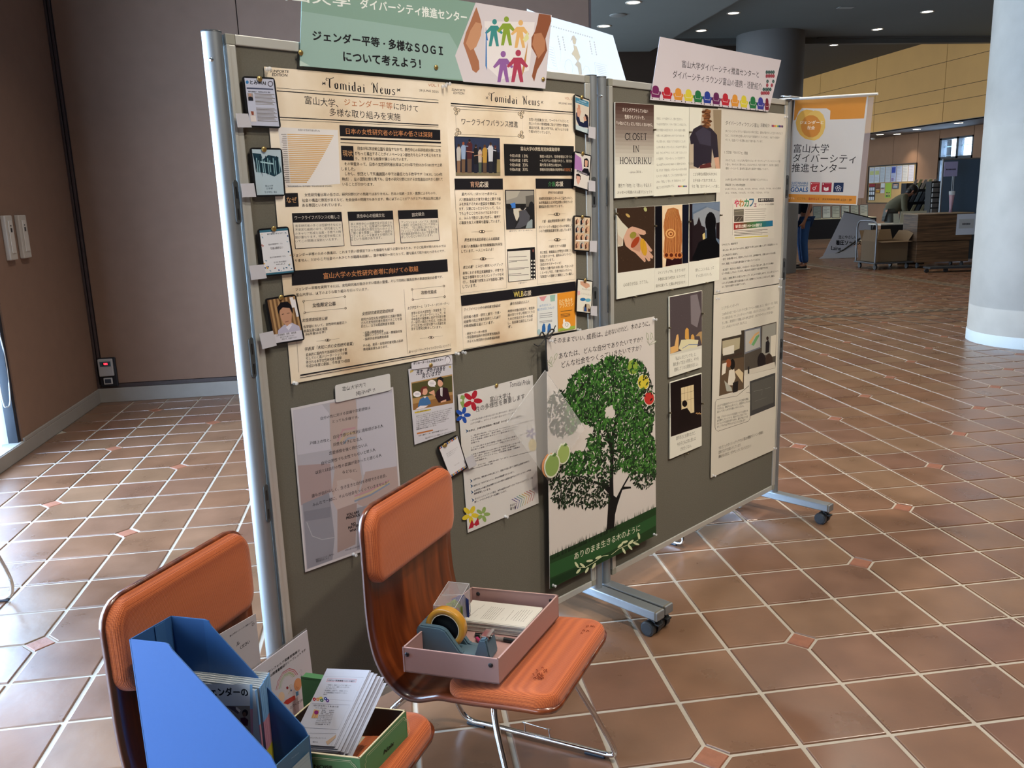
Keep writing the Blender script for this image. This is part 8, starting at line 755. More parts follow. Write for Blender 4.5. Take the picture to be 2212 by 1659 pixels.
# pink tray
PK = mat('#a5837f', .55, noise=.03, scale=90); cs = [(-.005, -.200), (.207, -.169), (.217, .144), (.002, .108)]
o = on(2, 'desk_tray', 'shallow dusty pink desk tray on the seat of the middle chair', 'tray'); tray(o, cs, .445, .056, .0028, PK, (.0036, .0016, mat('#b3928d', .5)))
for (px_, py), nv in (((.005, -.1985), (.146, -1)), ((.19, -.1718), (.146, -1)), ((.02, .1085), (0, -1)), ((.2, .1388), (0, -1))):
    M = Matrix.Translation((px_, py, .487)) @ Matrix.Rotation(math.atan2(nv[1], nv[0]), 4, 'Z') @ Matrix.Rotation(R(90), 4, 'Y'); MB().lathe([(.0052, 0), (.0052, .001), (.004, .002), (0, .0024)], 16, M).build('snap_stud', mat('#14161e', .35), o)
# tape dispenser
o = on(2, 'tape_dispenser', 'blue-grey desk tape dispenser in the pink tray', 'dispenser', -.003, -.125, .4485, R(5)); DB = mat('#4d6572', .42, noise=.05, scale=30)
prof = [(-.012, 0), (.158, 0), (.158, .02), (.152, .054), (.138, .05), (.132, .012), (.094, .013), (.058, .062), (.044, .067), (-.004, .067), (-.012, .058)]
def extr(pts, y0, y1, b=.003):
    bm = bmesh.new(); vs = [bm.verts.new((x, y0, z)) for x, z in pts]; f = bm.faces.new(vs); r = bmesh.ops.extrude_face_region(bm, geom=[f]); bmesh.ops.translate(bm, vec=(0, y1 - y0, 0), verts=[v for v in r['geom'] if isinstance(v, bmesh.types.BMVert)]); bmesh.ops.recalc_face_normals(bm, faces=bm.faces)
    if b: bmesh.ops.bevel(bm, geom=bm.edges[:], offset=b, segments=2, affect='EDGES', clamp_overlap=True)
    return bm
for y0, y1 in ((0, .016), (.042, .058)):
    mb = MB(); mb.bm(extr(prof[:1] + [(.13, 0), (.13, .011)] + prof[6:], y0, y1, .003)); mb.build('side_cheek', DB, o)
mb = MB(); mb.bm(extr([(-.012, 0), (.004, 0), (.004, .063), (-.008, .063), (-.012, .058)], .012, .046, .002)); mb.bm(extr([(.0, 0), (.158, 0), (.158, .012), (.0, .012)], .003, .055, .002)); mb.build('base', DB, o)
mb = MB(); mb.bm(extr([(.122, .006), (.160, .006), (.152, .054), (.136, .05)], .004, .054, .003)); mb.build('cutter_post', DB, o)
MB().box(.136, .012, .05, .153, .046, .0565, .001, Matrix.Rotation(0, 4, 'Y')).box(.15, .012, .05, .157, .046, .058).build('blade', CHROME, o)
o = on(2, 'tape_roll', 'roll of amber tape on a black hub, standing in the dispenser', 'tape', .047, -.098, .509, R(5)); M = Matrix.Rotation(R(90), 4, 'X')
MB().lathe([(.0335, -.009), (.046, -.009), (.0465, -.0075), (.0465, .0075), (.046, .009), (.0335, .009), (.0335, -.009)], 48, M).build('tape_band', mat('#c08a2e', .22, coat=.6, noise=.06, scale=20), o)
MB().lathe([(.033, -.0088), (.033, .0088)], 40, M).lathe([(.0338, -.0092), (.032, -.0092)], 40, M).lathe([(.0338, .0092), (.032, .0092)], 40, M).build('paper_core', mat('#cfc0a0', .7), o)
MB().lathe([(.0315, -.0085), (.0315, -.002), (.011, -.003), (.009, -.008), (0, -.008)], 36, M).lathe([(.0315, .0085), (.0315, .002), (.0, .003)], 36, M).build('hub', BLKG, o)
MB().box(-.009, .003, -.002, .009, .0095, .008, .002).build('hub_grip', mat('#6f8088', .3), o)
# clear box of folded paper
o = on(2, 'clear_box', 'small clear plastic box standing at the back of the pink tray', 'box', -.002, -.068, .449, R(8)); CB = clear_sheet(.22, '#d4cfd2'); w_, d_, h_ = .052, .098, .088
for a in ((0, 0, 0, w_, .001, h_), (0, d_ - .001, 0, w_, d_, h_ + .012), (0, 0, 0, .001, d_, h_), (w_ - .001, 0, 0, w_, d_, h_), (0, 0, 0, w_, d_, .001)): MB().box(*a).build('side', CB, o)
MB().add([(0, 0, h_), (w_, 0, h_), (w_, d_, h_ + .012), (0, d_, h_ + .012)], [(0, 1, 2, 3)]).build('lid', CB, o)
ed = MB()
for a, b in (((0, 0, 0), (0, 0, h_)), ((w_, 0, 0), (w_, 0, h_)), ((w_, d_, 0), (w_, d_, h_ + .012)), ((0, 0, h_), (w_, 0, h_)), ((w_, 0, h_), (w_, d_, h_ + .012)), ((0, 0, h_), (0, d_, h_ + .012)), ((0, d_, h_ + .012), (w_, d_, h_ + .012)), ((0, w_, h_), (w_, w_, h_ + .006))): ed.cyl(a, b, .0008, n=6)
ed.build('edge', mat('#c9c9cc', .2, alpha=.7), o); rg = random.Random(2)
for (y0, cc, lb, hh) in ((.008, '#b0407a', 'bundle of folded pink paper in the clear box', .066), (.034, '#8fae2e', 'bundle of folded lime green paper in the clear box', .072), (.068, '#3a4f9a', 'bundle of folded blue paper in the clear box', .074)):
    b = on(2, 'paper_bundle', lb, 'paper', -.002 + .006, -.068 + y0, .4505, R(8), 'folded coloured papers in the clear box')
    for k in range(7):
        x = .004 + .032 * rg.random(); y = .018 * rg.random(); a = rg.uniform(-.5, .5); M = Matrix.Translation((x, y, 0)) @ Matrix.Rotation(a, 4, 'Z') @ Matrix.Rotation(rg.uniform(-.12, .12), 4, 'X')
        MB().add([(-.009, 0, 0), (0, .004, 0), (.009, 0, 0), (-.009, 0, hh), (0, .004, hh + .004), (.009, 0, hh - .003)], [(0, 1, 4, 3), (1, 2, 5, 4)], None, False, M).build('folded_strip', mat(cc, .7), b)
# flyer stack, pens, index tabs
q4 = [(.0262 , -.0007), (.1835, .0197), (.1856, .1194), (.0115, .0946)]
for k in range(4):
    o = on(2, 'flyer', ('lowest flyer of the white stack in the pink tray', 'second flyer from the bottom of the white stack', 'third flyer from the bottom of the white stack', 'flyer just under the top of the white stack')[k], 'flyer', .0008 * (k % 2), -.0006 * k, .4485 + .0067 * k, 0, 'white flyers stacked in the pink tray')
    for j in range(3): MB().prism([(x + .0006 * ((j * 7 + k) % 3), y - .0007 * ((j * 5 + k) % 3)) for x, y in q4], .0022 * j, .0022 * j + .0017).build('page', mat('#cfccc4', .7), o)
o = on(2, 'pen', 'black and clear pen beside the flyer stack', 'pen', .075, -.018, .4535, R(6)); MB().cyl((0, 0, 0), (.1, -.003, 0), .0042, n=14).build('barrel', mat('#8a8680', .15, alpha=.6), o); MB().cyl((.07, -.002, 0), (.122, -.0036, 0), .005, n=14).build('cap', BLKG, o); MB().cyl((0, 0, 0), (.012, 0, 0), .0046, n=14).box(.0, -.001, .004, .03, .001, .006).build('clip', BLKG, o)
o = on(2, 'pen', 'pink and white pen behind the dispenser foot', 'pen', .085, -.03, .453, R(-38)); MB().cyl((0, 0, 0), (.03, 0, 0), .0042, n=14).build('barrel', mat('#a02a5a', .35), o); MB().cyl((.03, 0, 0), (.045, 0, 0), .0042, .0015, n=14).build('tip', mat('#d8d4cc', .4), o)
for k, cc in enumerate(('#8a2a4a', '#b8632e', '#c07a7a', '#2a7a5a', '#3a5a9a', '#8a2a5a')):
    o = on(2, 'index_tab', '%s index tab under the left edge of the flyer stack' % ('dark red', 'orange', 'pale pink', 'green', 'blue', 'magenta')[k], 'tab', .0 + .001 * k, .022 + .0125 * k, .4482, R(7), 'coloured index tabs in the pink tray'); MB().box(0, 0, 0, .03, .011, .004 + .0008 * k, .0008).build('tab', mat(cc, .6), o)
# blue file box
BO = mat('#3f6aad', .5, noise=.03, scale=120); BI = mat('#2f5c92', .55); A0, E0_, F0, C0_ = (-.04, -.188), (.2065, -.161), (.2135, -.076), (-.031, -.101)
o = on(1, 'file_box', 'tall blue cardboard file box with a slanting side on the left chair', 'box'); z = .437
pr = [(0, z), (1, z), (1, z + .098), (.985, z + .106), (.965, z + .118), (.32, z + .292), (.30, z + .301), (.275, z + .303), (0, z + .303)]
v, f = wall_poly(A0, E0_, .0022, pr, (-.1, 1)); MB().add(v, f).build('near_side', BO, o); v, f = wall_poly(C0_, F0, .0022, pr, (.1, -1)); MB().add(v, f).build('far_side', BI, o)
v, f = wall_poly(A0, C0_, .0022, [(0, z), (1, z), (1, z + .303), (0, z + .303)], (1, 0)); MB().add(v, f).build('back_panel', BI, o); v, f = wall_poly(E0_, F0, .0022, [(0, z), (1, z), (1, z + .103), (0, z + .103)], (-1, 0)); MB().add(v, f).build('front_panel', mat('#3d6485', .5), o)
MB().prism([A0, E0_, F0, C0_], z, z + .0022).build('bottom', BI, o)
v, f = wall_poly((-.0288 + .006, -.1035), (.045, -.0945), .0006, [(0, z + .19), (.93, z + .19), (1, z + .198), (1, z + .302), (0, z + .302)], (.1, -1)); MB().add(v, f).build('fold_flap', mat('#2a5488', .55), o)
v, f = wall_poly((-.036, -.186), (-.0272, -.103), .0006, [(.55, z), (.8, z), (.8, z + .302), (.55, z + .302)], (1, 0)); MB().add(v, f).build('fold_flap', mat('#356295', .55), o)
def decal(key, parent):
    s = SH[key]; F = FRAMES[s[0]]; q = s[5]; ox, oy = q[0][0] * 2e-4, q[0][1] * 2e-4; n = 8e-4
    for pn, pl, items in s[10]:
        pm = MB(); n = draw(pm, items, n, 0, 0, q); p = pm.build(pn, PRINT, None, True); p.matrix_world = frame_matrix(F, ox, oy); p.parent = parent; p.matrix_parent_inverse = (Matrix.Translation(parent.location) @ Matrix.Rotation(parent.rotation_euler.z, 4, 'Z')).inverted()
decal('file_front_print', o)
# booklets
s = SH['booklet']; SH.pop('booklet'); bq = [(30, 2100), (1455, 2100), (1455, 0), (30, 0)]
s = list(s); O, U, V = FRAMES[s[0]]; a1 = R(-28.38)
for k in range(9):
    y = .0043 * k + (.003 if k else 0); t = (U[0], U[1]); N_x, N_y = -U[1], U[0]; dz = .0011 * k - .004; dx = .0003 * ((k * 5) % 4) + (.003 if k else 0)
    Ok = (O[0] + N_x * y + U[0] * dx - 0, O[1] + N_y * y + U[1] * dx, dz + O[2] - .44 + .4425); Fk = (Ok, U, V)
    lb = 'front booklet with a large printed title, standing in the blue file box' if k == 0 else '%s booklet behind the front one in the blue file box' % ('', 'first', 'second', 'third', 'fourth', 'fifth', 'sixth', 'seventh', 'hindmost')[k]
    bo = bpy.data.objects.new('booklet', None); C.objects.link(bo); bo.matrix_world = frame_matrix(Fk); tag(bo, lb, 'booklet', 'striped-spine booklets in the blue file box')
    L_ = .142; H_ = .196
    MB().box(.004, .002, -.0031, L_ - .001, H_ - .001, -.0009).build('page_block', mat('#cfd0cc', .75, noise=.1, scale=400, stretch=(1, 1, 60)), bo)
    cv = MB(); cv.box(0, 0, -.0008, L_, H_, 0).box(0, 0, -.0039, L_, H_, -.0032); cv.build('cover', mat('#aab2b8', .5), bo)
    sp = MB()
    for z0, z1, cc in ((.131, H_ + .0002, '#6f9cc9'), (.076, .131, '#b57f92'), (.03, .076, '#b8ab35'), (0, .03, '#2a1c30')): sp.box(L_ - .0008, z0, -.004, L_ + .0008, z1, .0003, 0, None, cc)
    sp.build('striped_spine', PRINT, bo, True)
    if k == 0:
        n = 6e-5; ox = oy = 0
        pm = MB(); draw(pm, s[10][0][2], n, -s[5][0][0] * 2e-4, -s[5][0][1] * 2e-4); p = pm.build('cover_print', PRINT, bo, True); p.location = (0, 0, 0); p.matrix_parent_inverse = Matrix.Identity(4)
# signs' stands
# green box with leaflets
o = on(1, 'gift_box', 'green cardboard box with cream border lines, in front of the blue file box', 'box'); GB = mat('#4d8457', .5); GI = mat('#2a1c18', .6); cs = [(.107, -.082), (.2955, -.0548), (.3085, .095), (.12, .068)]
tray(o, cs, .433, .064, .0016, GB, (.0028, .0014, mat('#d2c8a8', .5)))
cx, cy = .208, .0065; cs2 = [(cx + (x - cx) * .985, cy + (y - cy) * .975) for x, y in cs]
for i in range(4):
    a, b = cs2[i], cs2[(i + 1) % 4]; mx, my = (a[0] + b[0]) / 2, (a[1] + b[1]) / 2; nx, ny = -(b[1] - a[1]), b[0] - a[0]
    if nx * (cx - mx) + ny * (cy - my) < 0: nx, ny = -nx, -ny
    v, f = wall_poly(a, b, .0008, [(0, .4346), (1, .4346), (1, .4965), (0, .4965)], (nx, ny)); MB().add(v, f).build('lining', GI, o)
MB().prism([(cx + (x - cx) * .95, cy + (y - cy) * .93) for x, y in cs], .4352, .4362).build('bottom_paper', mat('#b8b29c', .7), o)
decal('box_end_print', o); decal('box_side_print', o)
o = on(1, 'box_lid', 'green box lid standing upright behind the leaflets', 'lid', .095, .075, .437, R(4)); MB().box(0, 0, 0, .12, .0015, .105).box(0, 0, .1, .12, .02, .1015).build('lid_panel', GB, o)
s_ = SH['front leaflet of the leaning stack in the green box, with small coloured blossoms']
for k in range(12):
    c = bpy.data.objects.new('leaflet', s_.data); C.objects.link(c); m = s_.matrix_world.copy(); d = .0016 * (k + 1); U = m.col[0].xyz; V = m.col[1].xyz; N = m.col[2].xyz
    m.translation = m.translation - N * d + U * (.0018 * (k + 1) + .0035 * ((k * 7) % 3)) - V * (.001 * k + .002 * ((k * 5) % 4)); c.matrix_world = m; tag(c, ('leaflet just behind the front one', 'leaflet third in the stack', 'leaflet fourth in the stack', 'leaflet fifth in the stack', 'leaflet sixth in the stack', 'leaflet seventh in the stack', 'leaflet eighth in the stack', 'leaflet ninth in the stack', 'leaflet tenth in the stack', 'leaflet third from the back of the stack', 'leaflet second from the back of the stack', 'hindmost leaflet sticking out at the right of the stack')[k] + ' leaning in the green box', 'leaflet', 'leaflets leaning in the green box')
for lb in ("upright card with a child's rainbow drawing, between the blue file box and the leaflets",):
    o = SH[lb]; q = [v.co.copy() for v in o.data.vertices]; n_ = len(q) // 2; ac = MB(); ac.prism([(v.x * 1.03, v.y * 1.03) for v in q[:n_]], -.0045, -.0022); ac.build('acrylic_back', clear_sheet(.35, '#8a8684'), o)
# ---------------------------------------------------------------- the far end of the hall
def thing(n, lb, c, x, y, z=0, rz=0, g=None): return empty(n, lb, c, (x, y, z), R(rz), g)
o = thing('notice_board', 'large cork notice board with a black frame on the far brown wall', 'board', 11.985, 17.49, 1.48, -90)
MB().box(-1.02, 0, -.465, 1.02, .006, .465).build('cork', mat('#b0905e', .9, noise=.1, scale=60), o)
MB().box(-1.04, -.02, .455, 1.04, .008, .48).box(-1.04, -.02, -.48, 1.04, .008, -.46).box(-1.04, -.02, -.48, -1.02, .008, .48).box(1.02, -.02, -.48, 1.045, .008, .48).build('frame', BLK, o)
rg = random.Random(6); NB = [(-.99 + .245 * k, .05, .225, .39, ('#b8bdc6', '#c0c4c8', '#b5bcc0', '#bcc0c4', '#a9b0cc', '#b9bccc', '#c6c2bc', '#c3bec6')[k], 'pale notice with fine print, %s from the left atop the cork board' % ('first', 'second', 'third', 'fourth', 'fifth', 'sixth', 'seventh', 'eighth')[k]) for k in range(8)]
NB += [(-.98, -.40, .30, .43, '#17161a', 'black poster with red head and white cards on the cork board'), (-.66, -.22, .2, .25, '#6e3a26', 'orange and brown portrait poster on the cork board'), (-.43, -.22, .18, .25, '#c9c8c4', 'white poster with two faces on the cork board'), (-.22, -.34, .26, .37, '#8fae3a', 'lime green poster on the cork board'), (.08, -.12, .28, .15, '#3a4552', 'slate poster over the stooping person on the cork board')]
for i, (x, z, w_, h_, cc, lb) in enumerate(NB):
    p = thing('notice' if i < 8 else 'small_poster', lb, 'notice', 11.978, 17.49 - x - w_ / 2, 1.48 + z, -90, 'papers on the cork board'); MB().box(-w_ / 2, 0, 0, w_ / 2, .001, h_).build('paper', mat(cc, .7), p); pm = MB()
    for k in range(9 if i < 8 else 0): pm.box(-w_ / 2 + .02, -.001, h_ - .04 - .037 * k, w_ / 2 - .02 - .05 * rg.random(), -.0003, h_ - .034 - .037 * k, 0, None, '#8a8f98' if k else '#4a5578')
    if i in (0, 1): pm.box(-.09, -.0016, .2, .09, -.0012, .3, 0, None, '#b5b878')
    if i == 4: pm.box(-.08, -.0016, .22, .08, -.0012, .36, 0, None, '#3a4a9a').box(-.08, -.0016, .02, .02, -.0012, .1, 0, None, '#8a7aa0')
    if i == 8:
        pm.box(-.14, -.001, .35, .14, -.0003, .42, 0, None, '#8a2a30')
        for a in range(3):
            for b in range(3): pm.box(-.125 + .09 * a, -.001, .03 + .11 * b - (.02 if b == 0 else 0), -.06 + .09 * a, -.0003, .11 + .11 * b - (.02 if b == 0 else 0), 0, None, '#c8ccd0')
    if i in (9, 10, 11, 12):
        for a in range(3): pm.sphere((-.06 + .06 * a, -.002, .1), .022, .002, .03, 8, '#caa088').sphere((-.06 + .06 * a, -.003, .125), .022, .002, .016, 8, '#241c1a').box(-.08 + .06 * a, -.002, .02, -.04 + .06 * a, -.001, .075, 0, None, ('#c9a030', '#b0b4b8', '#3a4a3a', '#a8b0b8')[i - 9])
    pm.build('print', PRINT, p, True)
# leaflet racks
o = thing('leaflet_rack', 'black rack with slanted leaflets behind the stooping person', 'rack', 10.96, 14.7, 0, -8.5); MB().box(-.3, .05, 0, .25, .3, 1.48).build('cabinet', mat('#121319', .5), o)
for r in range(4):
    MB().box(-.29, .0, .52 + .27 * r, .24, .06, .535 + .27 * r).build('shelf', BLK, o)
    for k in range(5 if r == 3 else 4):
        p = thing('leaflet', '%s leaflet in the %s tier of the black rack' % (('first', 'second', 'third', 'fourth', 'fifth')[k], ('lowest', 'third', 'second', 'top')[r]), 'leaflet', 10.96 + (-.22 + .105 * k) * .989, 14.66 - (-.22 + .105 * k) * .148, .54 + .27 * r, -8.5, 'leaflets slanting in the black rack')
        M = Matrix(((1, 0, .45, 0), (0, 1, 0, 0), (0, .12, 1, 0), (0, 0, 0, 1))); MB().box(-.033, 0, 0, .033, .006, .2, 0, M).build('leaflet_card', mat(('#8a8f84', '#4f5a66', '#6f7f88', '#c2bd84')[r] if k % 2 else ('#a0a49a', '#a39f80', '#4a5058', '#bdb3a8')[r], .6), p)
o = thing('mailbox_rack', 'grey rack of small pockets beside the blue partition', 'rack', 11.13, 14.1, 0, -8.5); MB().box(-.28, .05, 0, .28, .3, 1.5).build('cabinet', mat('#2a2c2e', .6), o)
for r in range(9):
    for k in range(4): MB().box(-.265 + .135 * k, .0, .52 + .108 * r, -.145 + .135 * k, .05, .6 + .108 * r, .004).build('pocket', mat('#7e7f7e', .6), o)
# counter with drawers
o = thing('drawer_counter', 'dark wooden counter on wheels with a white sheet taped to it', 'counter', 8.87, 11.0, 0, -8.5); MB().box(-.46, -.2, .47, .5, .35, .925, .006).build('upper_body', COUNTER, o); MB().box(-.44, -.18, .1, .48, .33, .46, .006).build('lower_body', COUNTER, o); MB().box(-.47, -.21, .925, .51, .36, .94, .003).build('worktop', mat('#8a7a64', .5), o)
for x in (-.38, .4):
    for y in (-.12, .26): MB().cyl((x - .012, y, .045), (x + .012, y, .045), .045, n=18).box(x - .015, y - .015, .05, x + .015, y + .015, .1).build('caster', CASTER, o)
p = thing('paper_notice', 'white paper with a grey label taped to the wooden counter', 'notice', 9.05, 10.765, .56, -8.5); MB().box(0, -.004, 0, .34, 0, .355).build('paper', mat('#b7c0cc', .6), p); MB().box(.04, -.005, .11, .3, -.004, .27).build('label', mat('#a3a8ab', .6), p)
pm = MB(); put_text(pm, '案内', 1, .1, 0, .24, 0, .045, '#2a2c30', .0); p2 = None
pm = MB()
for k in range(7): pm.box(.1 + .02 * k, -.0058, .17, .115 + .02 * k, -.0052, .2, 0, None, '#3a3c42')
pm.build('print', PRINT, p, True)
p = thing('flat_trolley', 'low wheeled base in front of the wooden counter', 'trolley', 8.45, 10.15, 0, -8); MB().box(-.3, -.12, .06, .6, .12, .09, .004).build('deck', CASTER, p)
for x in (-.34, -.02, .5): MB().cyl((x, -.1, .035), (x, -.07, .035), .035, n=16).build('wheel', BLK, p)
o = thing('sign_stand', 'pink tapering cup stand with a lavender sign, on the wooden counter', 'sign', 9.13, 11.06, .94, -8.5); MB().lathe([(0, 0), (.032, 0), (.022, .06), (.045, .3), (0, .3)], 20).build('cup', mat('#8d7486', .4), o); MB().lathe([(.046, .3), (.052, .36), (.044, .37)], 20).build('rim', clear_sheet(.5, '#c8d0d8'), o)
MB().cyl((-.01, 0, .3), (-.01, 0, .8), .008).cyl((.015, 0, .3), (.015, 0, .7), .008).build('rod', mat('#7c8690', .4), o); MB().box(-.17, -.01, .62, .06, 0, .87).build('sign_plate', mat('#8f8fb4', .5), o); pm = MB()
for k in range(8): pm.box(-.14 + .022 * k, -.012, .73, -.125 + .022 * k, -.0105, .75, 0, None, '#2c2c3a')
pm.build('print', PRINT, o, True)
o = thing('blue_partition', 'blue-grey partition panel with a bright metal edge, left of the pale column', 'partition', 9.5, 11.75, 0, -8.5); MB().box(-.08, 0, .05, .8, .03, 1.86).build('cloth_panel', mat('#44586c', .9), o); MB().box(-.1, -.004, 0, -.075, .034, 1.88, .003).box(.8, -.004, 0, .825, .034, 1.88, .003).box(-.1, -.004, 1.86, .825, .034, 1.885, .003).build('frame', ALU, o)
# tables
def table(lb, x, y, rz, L, W, h, top, n='folding_table', skirt=None):
    o = thing(n, lb, 'table', x, y, 0, rz); MB().box(0, 0, h - .025, L, W, h, .004).build('tabletop', top, o)
    for a in (.04, L - .06):
        for b in (.04, W - .06): MB().box(a, b, 0, a + .025, b + .025, h - .025).build('leg', CASTER, o)
    if skirt: MB().box(0, -.006, skirt, L, 0, h - .02).build('skirt', mat('#0e0c0f', .9), o)
    return o
table('long cloth-covered table with framed papers, left background', 9.0, 16.3, -7, 1.8, .6, .73, mat('#c4bd9e', .7), 'display_table', .25)
for k in range(6):
    x = .33 + .225 * k; p = thing('framed_paper', '%s framed paper standing on the long background table' % ('leftmost', 'second', 'third', 'fourth', 'fifth', 'rightmost')[k], 'frame', 9.0 + x * .9925 + .03, 16.45 - x * .122, .731, -7, 'framed papers on the background table')
    M = Matrix.Rotation(R(-8), 4, 'X'); MB().box(0, 0, 0, .2, .012, .29, .002, M).build('frame', mat('#34343a', .5), p); MB().box(.012, -.002, .012, .188, 0, .278, 0, M).build('paper', mat(('#7d847c', '#c4c6ba', '#b3b39f', '#b9baab', '#a9a894', '#b0ae9c')[k], .6), p); pm = MB()
    for j in range(5): pm.box(.03, -.003, .24 - .035 * j, .17 - .06 * ((j + k) % 2), -.0022, .248 - .035 * j, 0, M, '#5c6058')
    pm.build('print', PRINT, p, True)
table('white folding table where the stooping person works', 8.78, 12.62, -8.5, 1.2, .6, .71, mat('#c6c4ba', .5), 'folding_table', .18)
o = thing('menu_stand', 'small upright white card stand on the white folding table', 'stand', 9.12, 12.74, .711, -8.5); MB().box(0, 0, 0, .11, .003, .19, 0, Matrix.Rotation(R(-10), 4, 'X')).box(0, 0, 0, .11, .06, .003).build('card', mat('#b9bcae', .5), o)
o = thing('white_panel', 'slanting white panel lying across the white folding table', 'panel', 9.27, 12.78, .712, -8.5); MB().add([(0, 0, .0), (.5, 0, .0), (.6, .16, .22), (.09, .16, .22), (0, .01, .0), (.5, .01, .0), (.6, .17, .22), (.09, .17, .22)], [(0, 1, 2, 3), (7, 6, 5, 4), (0, 4, 5, 1), (1, 5, 6, 2), (2, 6, 7, 3), (3, 7, 4, 0)]).build('panel', mat('#a8a898', .5), o)
o = thing('dispenser_bottle', 'tiny white container lying on the right of the white table', 'bottle', 9.55, 12.66, .711); MB().lathe([(0, 0), (.02, 0), (.02, .03), (.012, .04), (0, .042)], 14).build('body', mat('#d4d4cc', .4), o); MB().lathe([(.01, .04), (.01, .05), (0, .051)], 12).build('cap', ALUL, o)
# trolley with a carton
o = thing('platform_trolley', 'platform trolley with a grey loop handle and a carton on it', 'trolley', 7.66, 10.92); MB().box(0, 0, .1, .74, .68, .125, .006).build('deck', mat('#3a3d42', .5), o)
for x in (.06, .66):
    for y in (.08, .58): MB().cyl((x - .014, y, .045), (x + .014, y, .045), .045, n=18).box(x - .018, y - .02, .05, x + .018, y + .02, .1).build('wheel', BLK, o)
MB().tube([(.02, .03, .12), (.02, .03, .5), (.02, .03, .72), (.02, .08, .82), (.02, .2, .845), (.02, .48, .845), (.02, .6, .82), (.02, .65, .72), (.02, .65, .5), (.02, .65, .12)], .014, 10, 4).build('loop_handle', mat('#7d828a', .35, .6), o)
o = thing('carton', 'open brown cardboard carton on the platform trolley', 'carton', 7.72, 11.0, .126); CBD = mat('#6e5a42', .8, noise=.05, scale=20)
for a in ((0, 0, 0, .6, .004, .36), (0, .476, 0, .6, .48, .36), (0, 0, 0, .004, .48, .36), (.596, 0, 0, .6, .48, .36), (0, 0, 0, .6, .48, .004)): MB().box(*a).build('side', CBD, o)
MB().box(0, .0, 0, .6, .004, .2, 0, Matrix.Translation((0, .48, .36)) @ Matrix.Rotation(R(-25), 4, 'X')).box(0, 0, 0, .004, .48, .2, 0, Matrix.Translation((.6, 0, .36)) @ Matrix.Rotation(R(35), 4, 'Y')).build('flap', CBD, o); MB().box(0, 0, 0, .004, .48, .2, 0, Matrix.Translation((0, 0, .36)) @ Matrix.Rotation(R(12), 4, 'Y')).box(.02, -.15, .0, .58, 0, .004, 0, Matrix.Translation((0, 0, .36)) @ Matrix.Rotation(R(4), 4, 'X')).build('flap', CBD, o)
o = thing('carton', 'pale yellow carton lying under the white folding table', 'carton', 8.95, 12.3, 0, -8); MB().box(0, 0, 0, .62, .2, .2, .004).build('body', mat('#a8945e', .8), o); MB().box(.28, -.003, .03, .34, 0, .17, 0, Matrix.Rotation(R(10), 4, 'Y')).build('red_print', mat('#7a3a22', .8), o)
o = thing('carton', 'flattened open carton on the floor right of the trolley', 'carton', 8.62, 11.75, 0, -8); MB().box(0, 0, 0, .5, .35, .1).build('body', CBD, o); MB().box(-.05, -.1, .1, .55, .02, .108, 0, Matrix.Rotation(R(5), 4, 'X')).build('flap', CBD, o)
# slumped white banner stand
U = Vector((.989, -.147, 0)); V = Vector((.035, .23, .97)).normalized(); V = (V - U * V.dot(U)).normalized(); FB = (tuple(Vector((8.17, 13.7, .02))), tuple(U), tuple(V))
o = bpy.data.objects.new('fallen_banner', None); C.objects.link(o); o.matrix_world = frame_matrix(FB); tag(o, 'white roll-up banner with sock advert lettering, slumped beside the trolley', 'banner')
mb = MB(); mb.prism([(.5, .94), (1.13, .76), (1.05, .5), (.82, .36), (.62, .18), (.13, .03), (.0, .0)][::-1], -.003, 0); mb.build('banner_cloth', mat('#b4bccd', .6), o)
mb = MB(); mb.tube([(.49, .95, 0), (.8, .87, 0), (1.15, .765, 0)], .012, 8, 1).tube([(.13, .05, .01), (.35, .1, .02), (.55, .22, .02), (.8, .38, .01)], .014, 8, 2).build('pole', BLK, o)
mb = MB(); mb.prism([(-.08, -.02), (.05, .06), (.45, .12), (.72, .24), (.74, -.02)], .02, .03); mb.build('curled_base', mat('#b9c0cc', .6), o)
pm = MB(); put_text(pm, '足にやさしい', 2, .36, .42, .74, .41, .07, '#1c2030', .001); put_text(pm, '着圧ソックス', 3, .3, .31, .82, .29, .1, '#141826', .001); put_text(pm, 'Laine', 2, .2, .2, .4, .18, .08, '#2a3040', .001); pm.build('lettering', PRINT, o, True)
